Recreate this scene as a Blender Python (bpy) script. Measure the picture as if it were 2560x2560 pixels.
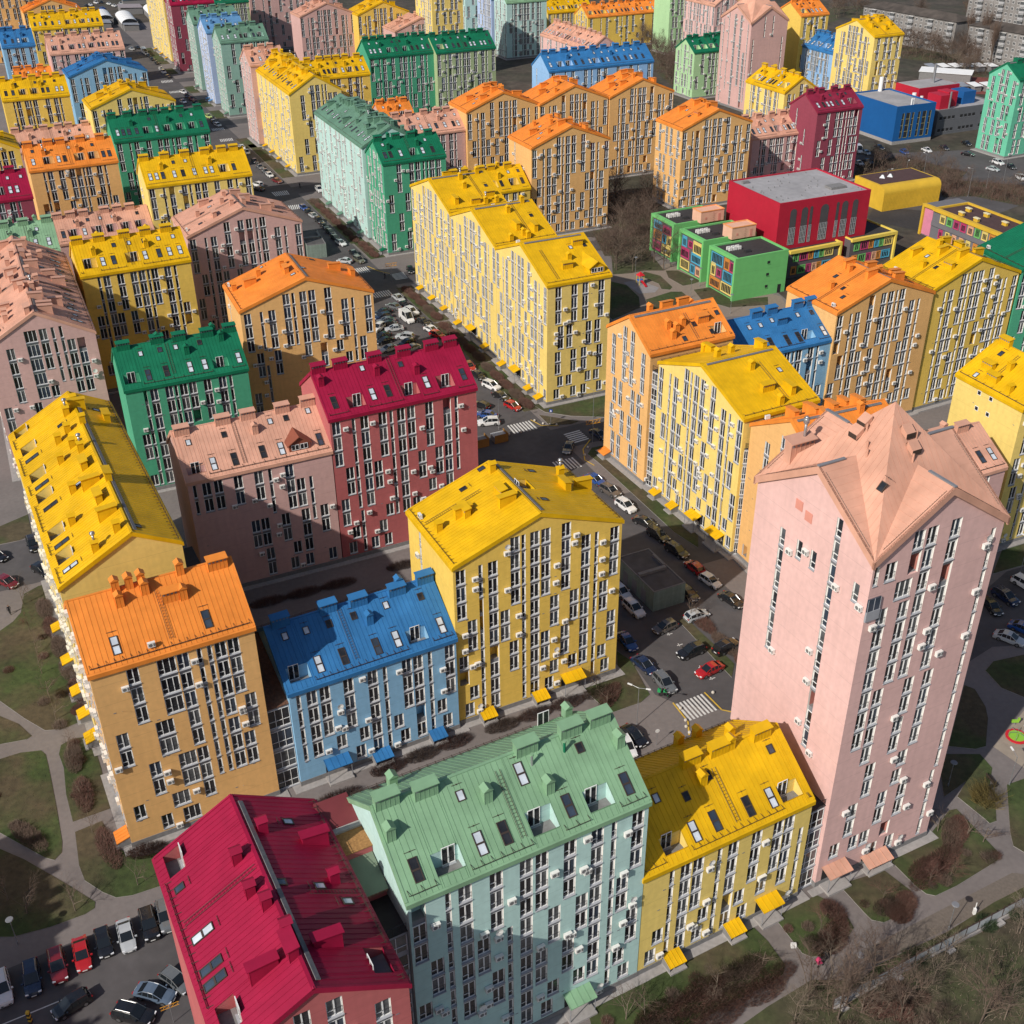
import bpy, math, random
from math import radians as R, sin, cos, pi
from mathutils import Matrix, Vector
from mathutils.bvhtree import BVHTree
rnd = random.Random(7)
for _o in list(bpy.data.objects): bpy.data.objects.remove(_o)
scn = bpy.context.scene
COL = scn.collection

# ---------------------------------------------------------------- camera, sky, sun, exposure
cd = bpy.data.cameras.new('camera'); cam = bpy.data.objects.new('camera', cd); COL.objects.link(cam)
cd.sensor_width = 36.0; cd.lens = 36.0 * 2898.33 / 2560.0; cd.clip_start = 1.0; cd.clip_end = 6000.0
CAMP = Vector((0, 0, 110.0))
_p, _r = R(31.6129), R(-0.64824)
_fw = Vector((0, cos(_p), -sin(_p))); _up = Vector((0, sin(_p), cos(_p))); _rt = Vector((1, 0, 0))
_r2 = _rt * cos(_r) + _up * sin(_r); _u2 = _up * cos(_r) - _rt * sin(_r)
cam.matrix_world = Matrix(((_r2.x, _u2.x, -_fw.x, CAMP.x), (_r2.y, _u2.y, -_fw.y, CAMP.y), (_r2.z, _u2.z, -_fw.z, CAMP.z), (0, 0, 0, 1)))
scn.camera = cam
SUN_EL, SHADOW_AZ = 36.5, 48.0
w = bpy.data.worlds.new("World"); scn.world = w; w.use_nodes = True
nt = w.node_tree
sky = nt.nodes.new('ShaderNodeTexSky'); sky.sky_type = 'NISHITA'; sky.sun_disc = False
sky.sun_elevation = R(SUN_EL); sky.sun_rotation = R(225); sky.air_density = 1.0; sky.dust_density = 1.5
bg = nt.nodes['Background']; bg.inputs[1].default_value = 0.092
nt.links.new(sky.outputs[0], bg.inputs[0])
sl = bpy.data.lights.new('sun', 'SUN'); sl.energy = 4.5; sl.angle = R(0.5); sl.color = (1.0, 0.94, 0.85)
so = bpy.data.objects.new('sun', sl); COL.objects.link(so)
so.rotation_euler = Vector((cos(R(SHADOW_AZ)) * cos(R(SUN_EL)), sin(R(SHADOW_AZ)) * cos(R(SUN_EL)), -sin(R(SUN_EL)))).to_track_quat('-Z', 'Y').to_euler()
so.location = (-200, -200, 300)
scn.view_settings.view_transform = 'Standard'; scn.view_settings.look = 'None'
scn.view_settings.exposure = 0.0; scn.view_settings.gamma = 1.0; scn.view_settings.use_curve_mapping = False

# ---------------------------------------------------------------- materials
MATS = {}
def mat(name, rgb, rough=0.7, metal=0.0, noise=0.10, scale=0.6, bump=0.0, bscale=30, streak=0.0, joints=0.0, spec=0.4, rgb2=None, mixscale=0.1, coat=0.0, patch=0.0):
    if name in MATS: return MATS[name]
    m = bpy.data.materials.new(name); m.use_nodes = True; t = m.node_tree; N = t.nodes; L = t.links
    b = N['Principled BSDF']; b.inputs['Roughness'].default_value = rough; b.inputs['Metallic'].default_value = metal
    b.inputs['Specular IOR Level'].default_value = spec; b.inputs['Coat Weight'].default_value = coat; b.inputs['Coat Roughness'].default_value = 0.08
    b.inputs['Base Color'].default_value = (*rgb, 1)
    tc = N.new('ShaderNodeTexCoord'); src = None
    def mixmul(col, fac_socket, lo, hi):
        mr = N.new('ShaderNodeMapRange'); mr.inputs[1].default_value = 0.3; mr.inputs[2].default_value = 0.7; mr.inputs[3].default_value = lo; mr.inputs[4].default_value = hi
        L.new(fac_socket, mr.inputs[0])
        mm = N.new('ShaderNodeMix'); mm.data_type = 'RGBA'; mm.blend_type = 'MULTIPLY'; mm.inputs[0].default_value = 1.0
        if isinstance(col, tuple): mm.inputs[6].default_value = (*col, 1)
        else: L.new(col, mm.inputs[6])
        L.new(mr.outputs[0], mm.inputs[7]); return mm.outputs[2]
    def noise_node(sc, det=3, stretch=None):
        n = N.new('ShaderNodeTexNoise'); n.inputs['Scale'].default_value = sc; n.inputs['Detail'].default_value = det
        if stretch:
            mp = N.new('ShaderNodeMapping'); mp.inputs['Scale'].default_value = stretch; L.new(tc.outputs['Object'], mp.inputs[0]); L.new(mp.outputs[0], n.inputs[0])
        else: L.new(tc.outputs['Object'], n.inputs[0])
        return n.outputs[0]
    col = tuple(rgb)
    if rgb2 is not None:
        mr = N.new('ShaderNodeMapRange'); mr.inputs[1].default_value = 0.42; mr.inputs[2].default_value = 0.6
        L.new(noise_node(mixscale, 6), mr.inputs[0])
        mx = N.new('ShaderNodeMix'); mx.data_type = 'RGBA'; mx.inputs[6].default_value = (*rgb, 1); mx.inputs[7].default_value = (*rgb2, 1)
        L.new(mr.outputs[0], mx.inputs[0]); col = mx.outputs[2]
    if noise: col = mixmul(col, noise_node(scale, 5), 1 - noise, 1 + noise * 0.6)
    if patch: col = mixmul(col, noise_node(0.12, 2), 1 - patch, 1 + patch * 0.5)
    if streak: col = mixmul(col, noise_node(1.0, 4, (1.6, 1.6, 0.08)), 1 - streak, 1 + streak * 0.4)
    if joints:
        sx = N.new('ShaderNodeSeparateXYZ'); L.new(tc.outputs['Object'], sx.inputs[0])
        md = N.new('ShaderNodeMath'); md.operation = 'MODULO'; md.inputs[1].default_value = joints; L.new(sx.outputs[2], md.inputs[0])
        lt = N.new('ShaderNodeMath'); lt.operation = 'LESS_THAN'; lt.inputs[1].default_value = 0.04; L.new(md.outputs[0], lt.inputs[0])
        mr = N.new('ShaderNodeMapRange'); mr.inputs[3].default_value = 1.0; mr.inputs[4].default_value = 0.78; L.new(lt.outputs[0], mr.inputs[0])
        mm = N.new('ShaderNodeMix'); mm.data_type = 'RGBA'; mm.blend_type = 'MULTIPLY'; mm.inputs[0].default_value = 1.0
        if isinstance(col, tuple): mm.inputs[6].default_value = (*col, 1)
        else: L.new(col, mm.inputs[6])
        L.new(mr.outputs[0], mm.inputs[7]); col = mm.outputs[2]
    if not isinstance(col, tuple): L.new(col, b.inputs['Base Color'])
    if bump:
        bp = N.new('ShaderNodeBump'); bp.inputs['Strength'].default_value = bump; bp.inputs['Distance'].default_value = 0.05
        L.new(noise_node(bscale, 4), bp.inputs['Height']); L.new(bp.outputs[0], b.inputs['Normal'])
    MATS[name] = m; return m

WALL = dict(yellow=(.80, .60, .18), yellowdeep=(.78, .53, .11), orange=(.76, .44, .17), pink=(.60, .375, .345), palepink=(.68, .44, .41), red=(.45, .125, .125), crimson=(.27, .055, .085),
            mint=(.46, .65, .61), palegreen=(.36, .44, .24), blue=(.24, .45, .65), lilac=(.42, .52, .74), lightblue=(.27, .46, .72), green=(.07, .34, .20), teal=(.20, .42, .34), sage=(.27, .44, .37), jade=(.14, .50, .33), lime=(.40, .62, .34))
ROOF = dict(yellow=(.70, .41, .006), orange=(.78, .25, .04), salmon=(.62, .335, .24), crimson=(.31, .009, .045), mint=(.22, .38, .23), green=(.008, .15, .075), blue=(.035, .17, .40), sage=(.13, .25, .18), maroon=(.24, .02, .05), lightblue=(.12, .28, .50))
def wallmat(k): return mat('plaster_' + k, WALL[k], 0.85, noise=.07, scale=1.3, streak=.05, bump=.15, bscale=9, joints=2.81, spec=.25, patch=.07)
def roofmat(k): return mat('roof_metal_' + k, ROOF[k], 0.5, noise=.12, scale=.5, streak=.05, bump=.04, bscale=2.5, spec=.25, patch=.14)
M_FRAME = mat('white_window_frame', (.78, .78, .77), .4, noise=.05)
M_GLASS = mat('window_glass_dark', (.025, .026, .030), .06, spec=.6, noise=.5, scale=.9)
M_GLASS2 = mat('window_glass_curtained', (.10, .105, .11), .12, spec=.6, noise=.5, scale=1.2)
M_GLASS3 = mat('window_glass_blue', (.04, .055, .08), .05, spec=.7, noise=.4)
M_SKYG = mat('skylight_glass', (.55, .60, .66), .08, spec=.8, noise=.25, scale=.7)  # pale base colour stands in for bright sky reflected in the roof windows
M_REVEAL = mat('white_window_reveal', (.72, .70, .66), .8, noise=.05)
M_GREY = mat('grey_spandrel', (.19, .195, .215), .6, noise=.12)
M_SILL = mat('grey_metal_sill', (.36, .37, .40), .45, noise=.1)
M_RAIL = mat('black_railing', (.03, .03, .035), .5, noise=0)
M_AC = mat('white_unit_casing', (.74, .73, .70), .5, noise=.1, scale=3)
M_ACD = mat('fan_grille', (.16, .16, .16), .6, noise=0)
M_BROWN = mat('dark_brown_frame', (.05, .035, .028), .5, noise=.1)
M_GUARD = mat('snow_guard_metal', (.06, .038, .03), .5, noise=.1)
M_STEEL = mat('galvanised_steel', (.45, .46, .48), .35, metal=.7, noise=.15)
M_CONC = mat('concrete', (.33, .31, .30), .9, noise=.15, scale=2, patch=.1, bump=.2)
M_CONCD = mat('grey_concrete', (.20, .195, .195), .9, noise=.15, scale=2)
M_TAR = mat('bitumen_roof', (.045, .04, .04), .9, noise=.2, scale=1.2, patch=.2)
M_DARK = mat('dark_interior', (.02, .02, .022), .8, noise=0)
M_GLAZE = mat('grey_glazing_frame', (.30, .31, .34), .5, noise=.1)

# ---------------------------------------------------------------- mesh helpers
class MB:
    def __init__(s): s.v = []; s.f = []; s.mi = []; s.ms = []
    def m(s, mt):
        if mt not in s.ms: s.ms.append(mt)
        return s.ms.index(mt)
    def face(s, pts, mt):
        n = len(s.v); s.v += [tuple(p) for p in pts]; s.f.append(tuple(range(n, n + len(pts)))); s.mi.append(s.m(mt))
    def hexa(s, p, mt, skip=()):
        n = len(s.v); s.v += [tuple(q) for q in p]; k = s.m(mt)
        for i, q in enumerate(((0, 3, 2, 1), (4, 5, 6, 7), (0, 1, 5, 4), (1, 2, 6, 5), (2, 3, 7, 6), (3, 0, 4, 7))):
            if i in skip: continue
            s.f.append(tuple(n + a for a in q)); s.mi.append(k)
    def box(s, x0, x1, y0, y1, z0, z1, mt, skip=()):
        s.hexa([(x0, y0, z0), (x1, y0, z0), (x1, y1, z0), (x0, y1, z0), (x0, y0, z1), (x1, y0, z1), (x1, y1, z1), (x0, y1, z1)], mt, skip)
    def bar(s, a, b, r, mt, n=4, r2=None):
        a = Vector(a); b = Vector(b); d = b - a
        if d.length < 1e-6: return
        d.normalize(); x = d.orthogonal().normalized(); y = d.cross(x); r2 = r if r2 is None else r2
        k = len(s.v); mi = s.m(mt)
        for c, rr in ((a, r), (b, r2)):
            for i in range(n):
                t = 2 * pi * i / n + pi / 4; s.v.append(tuple(c + x * (rr * cos(t)) + y * (rr * sin(t))))
        for i in range(n):
            j = (i + 1) % n; s.f.append((k + i, k + j, k + n + j, k + n + i)); s.mi.append(mi)
        s.f.append(tuple(k + n + i for i in range(n))); s.mi.append(mi)
        s.f.append(tuple(k + n - 1 - i for i in range(n))); s.mi.append(mi)
    def mesh(s, name, smooth=False):
        me = bpy.data.meshes.new(name); me.from_pydata(s.v, [], s.f)
        for x in s.ms: me.materials.append(x)
        if s.mi: me.polygons.foreach_set('material_index', s.mi)
        if smooth: me.polygons.foreach_set('use_smooth', [True] * len(s.f))
        me.update(); return me
def ob(name, me, parent=None, mx=None, loc=None):
    o = bpy.data.objects.new(name, me); COL.objects.link(o)
    if parent is not None: o.parent = parent
    if mx is not None: o.matrix_basis = mx
    elif loc is not None: o.location = loc
    return o
def tag(o, label=None, cat=None, group=None, kind=None):
    if label: o['label'] = label
    if cat: o['category'] = cat
    if group: o['group'] = group
    if kind: o['kind'] = kind
    return o
def empty(name, loc, rz=0.0):
    o = bpy.data.objects.new(name, None); COL.objects.link(o); o.location = loc; o.rotation_euler = (0, 0, rz); return o
CACHE = {}
def cached(key, fn):
    if key not in CACHE: CACHE[key] = fn()
    return CACHE[key]

# ---------------------------------------------------------------- shared pieces: windows, air conditioners, roof furniture
WW = dict(N=.55, M=.85, D=1.35, W=2.1); WH = 2.24
def window_frame(k, far=False):
    def f():
        b = MB(); a = WW[k] / 2; t = .085
        if far: t = .055
        b.box(-a, -a + t, -.03, .05, 0, WH, M_FRAME); b.box(a - t, a, -.03, .05, 0, WH, M_FRAME)
        b.box(-a + t, a - t, -.03, .05, 0, t, M_FRAME); b.box(-a + t, a - t, -.03, .05, WH - t, WH, M_FRAME)
        if k == 'D': b.box(-.06, .06, -.035, .05, t, WH - t, M_FRAME)
        if k == 'W':
            for x in (-.36, .36): b.box(x - .045, x + .045, -.035, .05, t, WH - t, M_FRAME)
        if not far and k in 'NM': b.box(-a + t, a - t, -.035, .05, .72, .79, M_FRAME)
        if not far and k not in 'NM': b.box(-a + t, -.05 if k == 'D' else -.4, -.034, .05, .70, .76, M_FRAME)
        b.box(-a - .04, a + .04, -.26, .04, -.075, -.005, M_SILL)          # sill
        b.hexa([(-a - .01, -.04, -.56), (a + .01, -.04, -.56), (a + .01, .09, -.56), (-a - .01, .09, -.56), (-a - .01, -.22, -.075), (a + .01, -.22, -.075), (a + .01, .09, -.075), (-a - .01, .09, -.075)], M_GREY)  # sloping spandrel under the window
        return b.mesh('window')
    return cached(('wf', k, far), f)
def window_pane(k, g):
    def f():
        b = MB(); a = WW[k] / 2 - .06; b.face([(-a, .03, .06), (a, .03, .06), (a, .03, WH - .06), (-a, .03, WH - .06)], (M_GLASS, M_GLASS2, M_GLASS3)[g]); return b.mesh('pane')
    return cached(('wp', k, g), f)
def window_far(k, g):
    def f():
        b = MB(); a = WW[k] / 2; src = window_frame(k, True)
        for p in src.polygons: b.face([src.vertices[i].co for i in p.vertices], src.materials[p.material_index])
        b.face([(-a + .06, .03, .06), (a - .06, .03, .06), (a - .06, .03, WH - .06), (-a + .06, .03, WH - .06)], (M_GLASS, M_GLASS2, M_GLASS3)[g])
        b.box(-a + .02, a - .02, -.12, -.10, .94, .965, M_RAIL)
        return b.mesh('window')
    return cached(('wfar', k, g), f)
def railing(k):
    def f():
        b = MB(); a = WW[k] / 2 - .02
        b.box(-a, a, -.13, -.11, .96, .985, M_RAIL); b.box(-a, a, -.13, -.115, .52, .535, M_RAIL)
        for x in (-a, a - .024): b.box(x, x + .024, -.134, -.116, .02, .96, M_RAIL)
        return b.mesh('railing')
    return cached(('rl', k), f)
def ac_mesh():
    def f():
        b = MB(); b.box(-.42, .42, -.42, -.07, 0, .60, M_AC); b.box(-.44, .44, -.43, -.06, .60, .63, M_AC)
        n = 12; b.face([(-.1 + .23 * cos(2 * pi * i / n), -.424, .3 + .23 * sin(2 * pi * i / n)) for i in range(n)], M_ACD)
        b.box(.2, .4, -.424, -.42, .1, .5, M_ACD)
        b.box(-.34, -.30, -.45, 0, -.05, 0, M_GREY); b.box(.30, .34, -.45, 0, -.05, 0, M_GREY)
        b.bar((.38, -.05, .2), (.55, -.02, -.25), .02, M_AC, 3)
        return b.mesh('air_conditioner')
    return cached('ac', f)
def dish_mesh():
    def f():
        b = MB(); n = 12; c = Vector((0, -.35, 0)); ring = []
        for i in range(n): ring.append(Vector((.42 * cos(2 * pi * i / n), -.45, .42 * sin(2 * pi * i / n) + .0)))
        for i in range(n): b.face([ring[i], ring[(i + 1) % n], c], M_AC)
        b.bar((0, -.35, 0), (0, 0, -.1), .03, M_GREY, 4); b.bar((0, -.36, -.2), (0, -.75, 0), .015, M_GREY, 3)
        return b.mesh('satellite_dish')
    return cached('dish', f)
def chimney_mesh(k, rk):
    def f():
        b = MB(); m = roofmat(rk); md = M_GREY
        a, d, h = dict(ch=(.42, .42, 1.35), chw=(1.15, .42, 1.25), chl=(.42, 1.2, 1.3))[k]
        b.box(-a, a, -d, d, -1.2, h, m, skip=(0, 1))
        nr = max(2, int(a * 2 / .4))
        for i in range(nr + 1):
            x = -a + 2 * a * i / nr
            b.box(x - .02, x + .02, -d - .025, -d, -1.0, h - .1, m)
        for i in range(nr):
            x = -a + 2 * a * (i + .5) / nr
            b.box(x - .12, x + .12, -d - .012, -d, h - .42, h - .12, md) if k == 'chw' else None
        o = .12
        if k == 'ch':
            p = [(-a - o, -d - o, h), (a + o, -d - o, h), (a + o, d + o, h), (-a - o, d + o, h)]; r0, r1 = (-a - o, 0, h + .38), (a + o, 0, h + .38)
            r0, r1 = (0, -d - o, h + .38), (0, d + o, h + .38)
            b.face([p[0], p[1], r0], m); b.face([p[2], p[3], r1], m); b.face([p[1], p[2], r1, r0], m); b.face([p[3], p[0], r0, r1], m); b.face(p, m)
        else:
            b.hexa([(-a - o, -d - o - .1, h - .06), (a + o, -d - o - .1, h - .06), (a + o, d + o, h + .16), (-a - o, d + o, h + .16), (-a - o, -d - o - .1, h + .02), (a + o, -d - o - .1, h + .02), (a + o, d + o, h + .26), (-a - o, d + o, h + .26)], m)
        return b.mesh('chimney')
    return cached(('chim', k, rk), f)
def cowl_mesh():
    def f():
        b = MB(); b.bar((0, 0, 0), (0, 0, .9), .16, M_STEEL, 10); b.bar((0, 0, .9), (0, 0, 1.02), .2, M_STEEL, 10, .34); b.bar((0, 0, 1.02), (0, 0, 1.3), .34, M_STEEL, 10); b.bar((0, 0, 1.3), (0, 0, 1.42), .34, M_STEEL, 10, .1)
        return b.mesh('vent_pipe', True)
    return cached('cowl', f)
def skylight_mesh(k, g):
    """lies in the slope frame: x along the eave, y up the slope, z outward"""
    def f():
        b = MB(); a, L = dict(sk1=(.40, 1.05), sk2=(.46, 2.25), skh=(.46, 2.25))[k]; h = .12; t = .09; parts = 2 if k != 'sk1' else 1
        b.box(-a, -a + t, -L / 2, L / 2, -.05, h, M_BROWN); b.box(a - t, a, -L / 2, L / 2, -.05, h, M_BROWN)
        b.box(-a + t, a - t, -L / 2, -L / 2 + t, -.05, h, M_BROWN); b.box(-a + t, a - t, L / 2 - t, L / 2, -.05, h, M_BROWN)
        if parts == 2: b.box(-a + t, a - t, -.09, .09, -.05, h, M_BROWN)
        b.box(-a - .12, a + .12, L / 2 + .55, L / 2 + .59, .08, .12, M_GUARD); b.box(-.02, .02, L / 2 + .5, L / 2 + .64, 0, .09, M_GUARD)
        return b.mesh('skylight')
    def fp():
        b = MB(); a, L = dict(sk1=(.40, 1.05), sk2=(.46, 2.25), skh=(.46, 2.25))[k]
        b.face([(-a + .05, -L / 2 + .05, .07), (a - .05, -L / 2 + .05, .07), (a - .05, L / 2 - .05, .07), (-a + .05, L / 2 - .05, .07)], (M_SKYG, M_GLASS, M_GLASS3)[g])
        return b.mesh('pane')
    return cached(('sk', k), f), cached(('skp', k, g), fp)

# measured plan of the place, in metres
B = {
 'mint': ('X', -9.64, 69.34, 27.89, 25.68, 14.57, 26.79, 5.32),
 'yfront': ('X', 13.09, 81.41, 28.1, 22.39, 14.69, 15.75, 5.28),
 'tower': ('X', 35.22, 93.24, 26.62, 17.42, 18.39, 46.48, 8),
 'orangeL': ('X', -47.31, 100.57, 27.44, 18.87, 14.63, 27.45, 5.43),
 'blue': ('X', -27.94, 110.66, 27.99, 23.02, 14.52, 15.95, 5.35),
 'yC': ('Y', -7.65, 122.05, 26.11, 25.16, 15.32, 26.72, 4.57),
 'salmon': ('X', -49.64, 153.41, 24.92, 23.01, 14.94, 21.6, 5.27),
 'darkred': ('X', -28.63, 163.18, 25.76, 25.45, 14.83, 27.16, 5.03),
 'yL': ('Y', -56.42, 118.13, 27.24, 19.55, 45.81, 27.02, 5.21),
 'crim': ('Y', -22.87, 54.05, 27.2, 15.61, 23.01, 26.9, 4.35),
 'orangeM': ('Y', -51.76, 209.69, 23.1, 26.64, 15.36, 26.86, 4.63),
 'greenM': ('X', -68.47, 186.81, 24.23, 22.05, 14.57, 21.31, 5.15),
 'y14': ('X', -88.56, 230.1, 25.7, 22.56, 14.61, 26.81, 5.01),
 'pink15': ('Y', -72.28, 254.6, 25.74, 26.55, 15.69, 26.88, 4.75),
 'pink16': ('Y', -94.47, 192.96, 24.31, 19.28, 47.33, 26.83, 5.36),
 'teal17': ('X', -115.92, 258.41, 24.25, 12.02, 14.62, 21.23, 5.36),
 'crim18': ('X', -138.36, 278.2, 25.81, 22, 14.56, 26.81, 5.16),
 'sal19': ('X', -112.83, 283.88, 25.45, 23.39, 14.49, 15.8, 4.79),
 'or20': ('X', -127.47, 311.31, 25.02, 22.83, 14.51, 26.8, 4.91),
 'ye21': ('X', -92, 295.3, 24.38, 26.91, 14.62, 26.81, 5.19),
 'gr22': ('X', -113.52, 341.71, 24.5, 27.37, 14.61, 26.82, 5.43),
 'sal23': ('X', -156.03, 374.2, 24.36, 24.41, 14.5, 15.8, 5),
 'ye24': ('Y', -133.23, 383.81, 26.39, 26.92, 15.43, 26.88, 4.84),
 'ye25': ('X', -166.49, 397.87, 24.02, 21.09, 14.5, 26.8, 5.01),
 'bl26': ('Y', -156.5, 434.42, 25.57, 27.53, 15.36, 26.9, 4.81),
 'sal27': ('X', -178.07, 479.54, 24.8, 28.24, 14.56, 26.81, 5.47),
 'ye28': ('X', -205.29, 538.23, 24.34, 29.59, 14.5, 26.8, 5.19),
 'bl29': ('X', -202.65, 495.72, 24.34, 12.52, 14.53, 26.81, 5.34),
 'or30': ('Y', -226.87, 588.01, 24.77, 26, 15, 26.83, 4.7),
 'or31': ('X', -191.9, 476.17, 24.88, 14.18, 14.5, 15.8, 5),
 'ye32': ('Y', -157.19, 328.77, 25, 19.55, 15, 26.68, 4.92),
 'cr33': ('X', -155.16, 580.43, 24.87, 19.91, 14.5, 30.34, 5),
 'ye33': ('X', -165.42, 605.73, 25.2, 25, 47.68, 30, 5),
 'mi34': ('X', -135.4, 538.33, 25.16, 19.69, 14.67, 28.45, 5),
 'li35': ('X', -123.52, 510.46, 26.48, 16.05, 14.95, 29.23, 4.76),
 'mi36': ('X', -113.28, 488.84, 24.75, 19.2, 14.83, 28.8, 4.78),
 'pi37': ('X', -92.65, 441.56, 25.28, 13.32, 14.68, 28.89, 4.62),
 'yBig': ('Y', -72.45, 401.01, 24.14, 17.98, 49.41, 27.19, 5.26),
 'mintBig': ('Y', -41.02, 331.16, 24.09, 17.6, 47.28, 27.1, 4.84),
 'gr40': ('X', -34, 317.78, 24.63, 18.41, 14.52, 25.95, 4.82),
 'ye41': ('X', -68.99, 426.33, 25.05, 22, 14.5, 26.8, 4.9),
 'gr42': ('X', -52.25, 465.21, 24.98, 27.5, 14.64, 26.81, 5.27),
 'pg42': ('X', -27.08, 473.53, 25.27, 25.05, 14.69, 26.81, 5.18),
 'or43': ('X', -42.59, 409.09, 24.96, 11.96, 14.5, 15.8, 5),
 'sal44': ('X', -33.34, 365.72, 25.09, 22, 14.5, 21.3, 4.84),
 'or45': ('Y', -12.82, 374.03, 23.91, 25.31, 14.77, 26.8, 4.83),
 'or46': ('Y', 10.3, 382.96, 24.16, 24.78, 14.85, 26.79, 4.84),
 'or47': ('Y', 33.47, 393.02, 24, 24.18, 14.73, 26.63, 4.88),
 'or48': ('Y', 6.61, 330.67, 24.82, 25.2, 15.13, 26.43, 4.77),
 'or49': ('Y', 52.58, 356.5, 24.69, 25.02, 15.1, 24.81, 4.74),
 'sal50': ('X', 79.03, 381.16, 25.12, 22, 14.54, 15.8, 4.88),
 'cr51': ('X', 98.97, 381, 24.52, 17.97, 14.45, 23.93, 4.56),
 'ye52': ('X', 82.13, 416.23, -64.37, 21.38, 13.72, 26.75, 4.2),
 'tower2': ('X', 96.25, 487.29, 25.54, 17.58, 20.35, 34.02, 8),
 'or54': ('X', 121.06, 510.76, 23.9, 13.73, 16.99, 32.98, 4.41),
 'lb55': ('X', 122.98, 512.23, -65.11, 20.69, 14.58, 21.3, 4.8),
 'ye56': ('Y', 129.53, 486.37, -65.22, 22.62, 13.89, 32.19, 4.61),
 'gr59': ('X', 78.43, 512.02, 25, 17.86, 14.59, 19, 4.64),
 'gr59t': ('Y', 168.99, 425.19, -65.24, 13.98, 15, 26.77, 4.43),
 'bl57': ('X', 15.13, 435.86, 23.92, 42.91, 14.56, 26.8, 4.9),
 'or58': ('X', 41.22, 627.85, 24.89, 49.2, 14.52, 15.8, 4.76),
 's64a': ('Y', -24.75, 294.03, -64.76, 25.31, 14.97, 26.81, 4.75),
 's64b': ('Y', -13.75, 269.23, -64.9, 25.41, 14.93, 26.81, 4.8),
 's64c': ('Y', -2.92, 244.78, -65.63, 25.53, 14.51, 26.89, 4.92),
 'ye64d': ('X', -13.69, 319.86, 25.1, 22, 14.5, 15.8, 4.86),
 'or65': ('Y', 18.12, 200.88, -63.73, 14.77, 17.68, 26.81, 4.53),
 'ye66': ('Y', 25.94, 185.82, -63.63, 24.78, 14.75, 26.15, 4.52),
 'or68': ('Y', 38.08, 163.52, -68.24, 20.29, 16.5, 25.36, 5.54),
 'bl69': ('X', 41.2, 196.54, 25.18, 23, 14.48, 21.29, 4.67),
 'or70': ('Y', 61.82, 205.69, 26.02, 24.12, 14.91, 26.76, 4.53),
 'ye71': ('Y', 83.38, 216.74, 26.54, 23.61, 14.84, 26.75, 4.57),
 'gr72': ('Y', 105.07, 227.45, 17.76, 30.46, 14.46, 27.01, 5.63),
 'ye73': ('X', 75.25, 178.06, -66.09, 14.78, 15.25, 26.83, 4.58),
 'sal74': ('X', 56.68, 146.72, 25.15, 22, 14.23, 21.28, 4.32),
 'hallR': ('X', 70.35, 297.05, 23.71, 29.23, 23.91, 19.99, 0.1),
 'mod1': ('X', 57.37, 280.28, 24.91, 15.59, 11.9, 11.24, 0.1),
 'mod2': ('X', 51.36, 294.23, 25.04, 25, 11.63, 11.29, 0.1),
 'mod3': ('X', 45.61, 310.18, 25.32, 25, 11.69, 10.64, 0.1),
 'wing': ('X', 73.95, 295.86, 25.6, 17.19, 14, 7.69, 0.1),
 'wing2': ('X', 92.22, 303.98, 25.51, 15.67, 14, 8, 0.1),
 'hallY': ('X', 115.3, 353.33, 22.93, 22, 14.6, 5.38, 0.1),
 'blueB': ('X', 141.12, 433.15, 22.53, 17.69, 26.88, 13.63, 0.1),
 'grayB': ('X', 161.05, 446.23, 24.48, 21.88, 30, 9.27, 0.1),
 'schoolY': ('X', 122.17, 328.13, -66.36, 23.46, 12.41, 8.99, 0.1),
 'N1': ('Y', -93.51, 564.74, 25.14, 25.93, 15.09, 26.84, 5),
 'N2': ('Y', -67.74, 568.51, 24.98, 24.9, 15, 26.8, 4.87),
 'N3': ('Y', -50.26, 557.64, 25.45, 25.96, 15.27, 21.34, 4.87),
 'N8': ('X', 0.19, 604.79, 24.93, 21.59, 14.5, 26.13, 5),
 'N10': ('X', 14.96, 546.12, -64.14, 43.58, 14.82, 21.31, 4.81),
 'box1': ('X', 22.12, 148, 25.71, 5.9, 11.09, 3.86, 0.1),
 'box2': ('X', -56.57, 315.69, 18.66, 5.38, 13.37, 4, 0.1),
}
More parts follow.
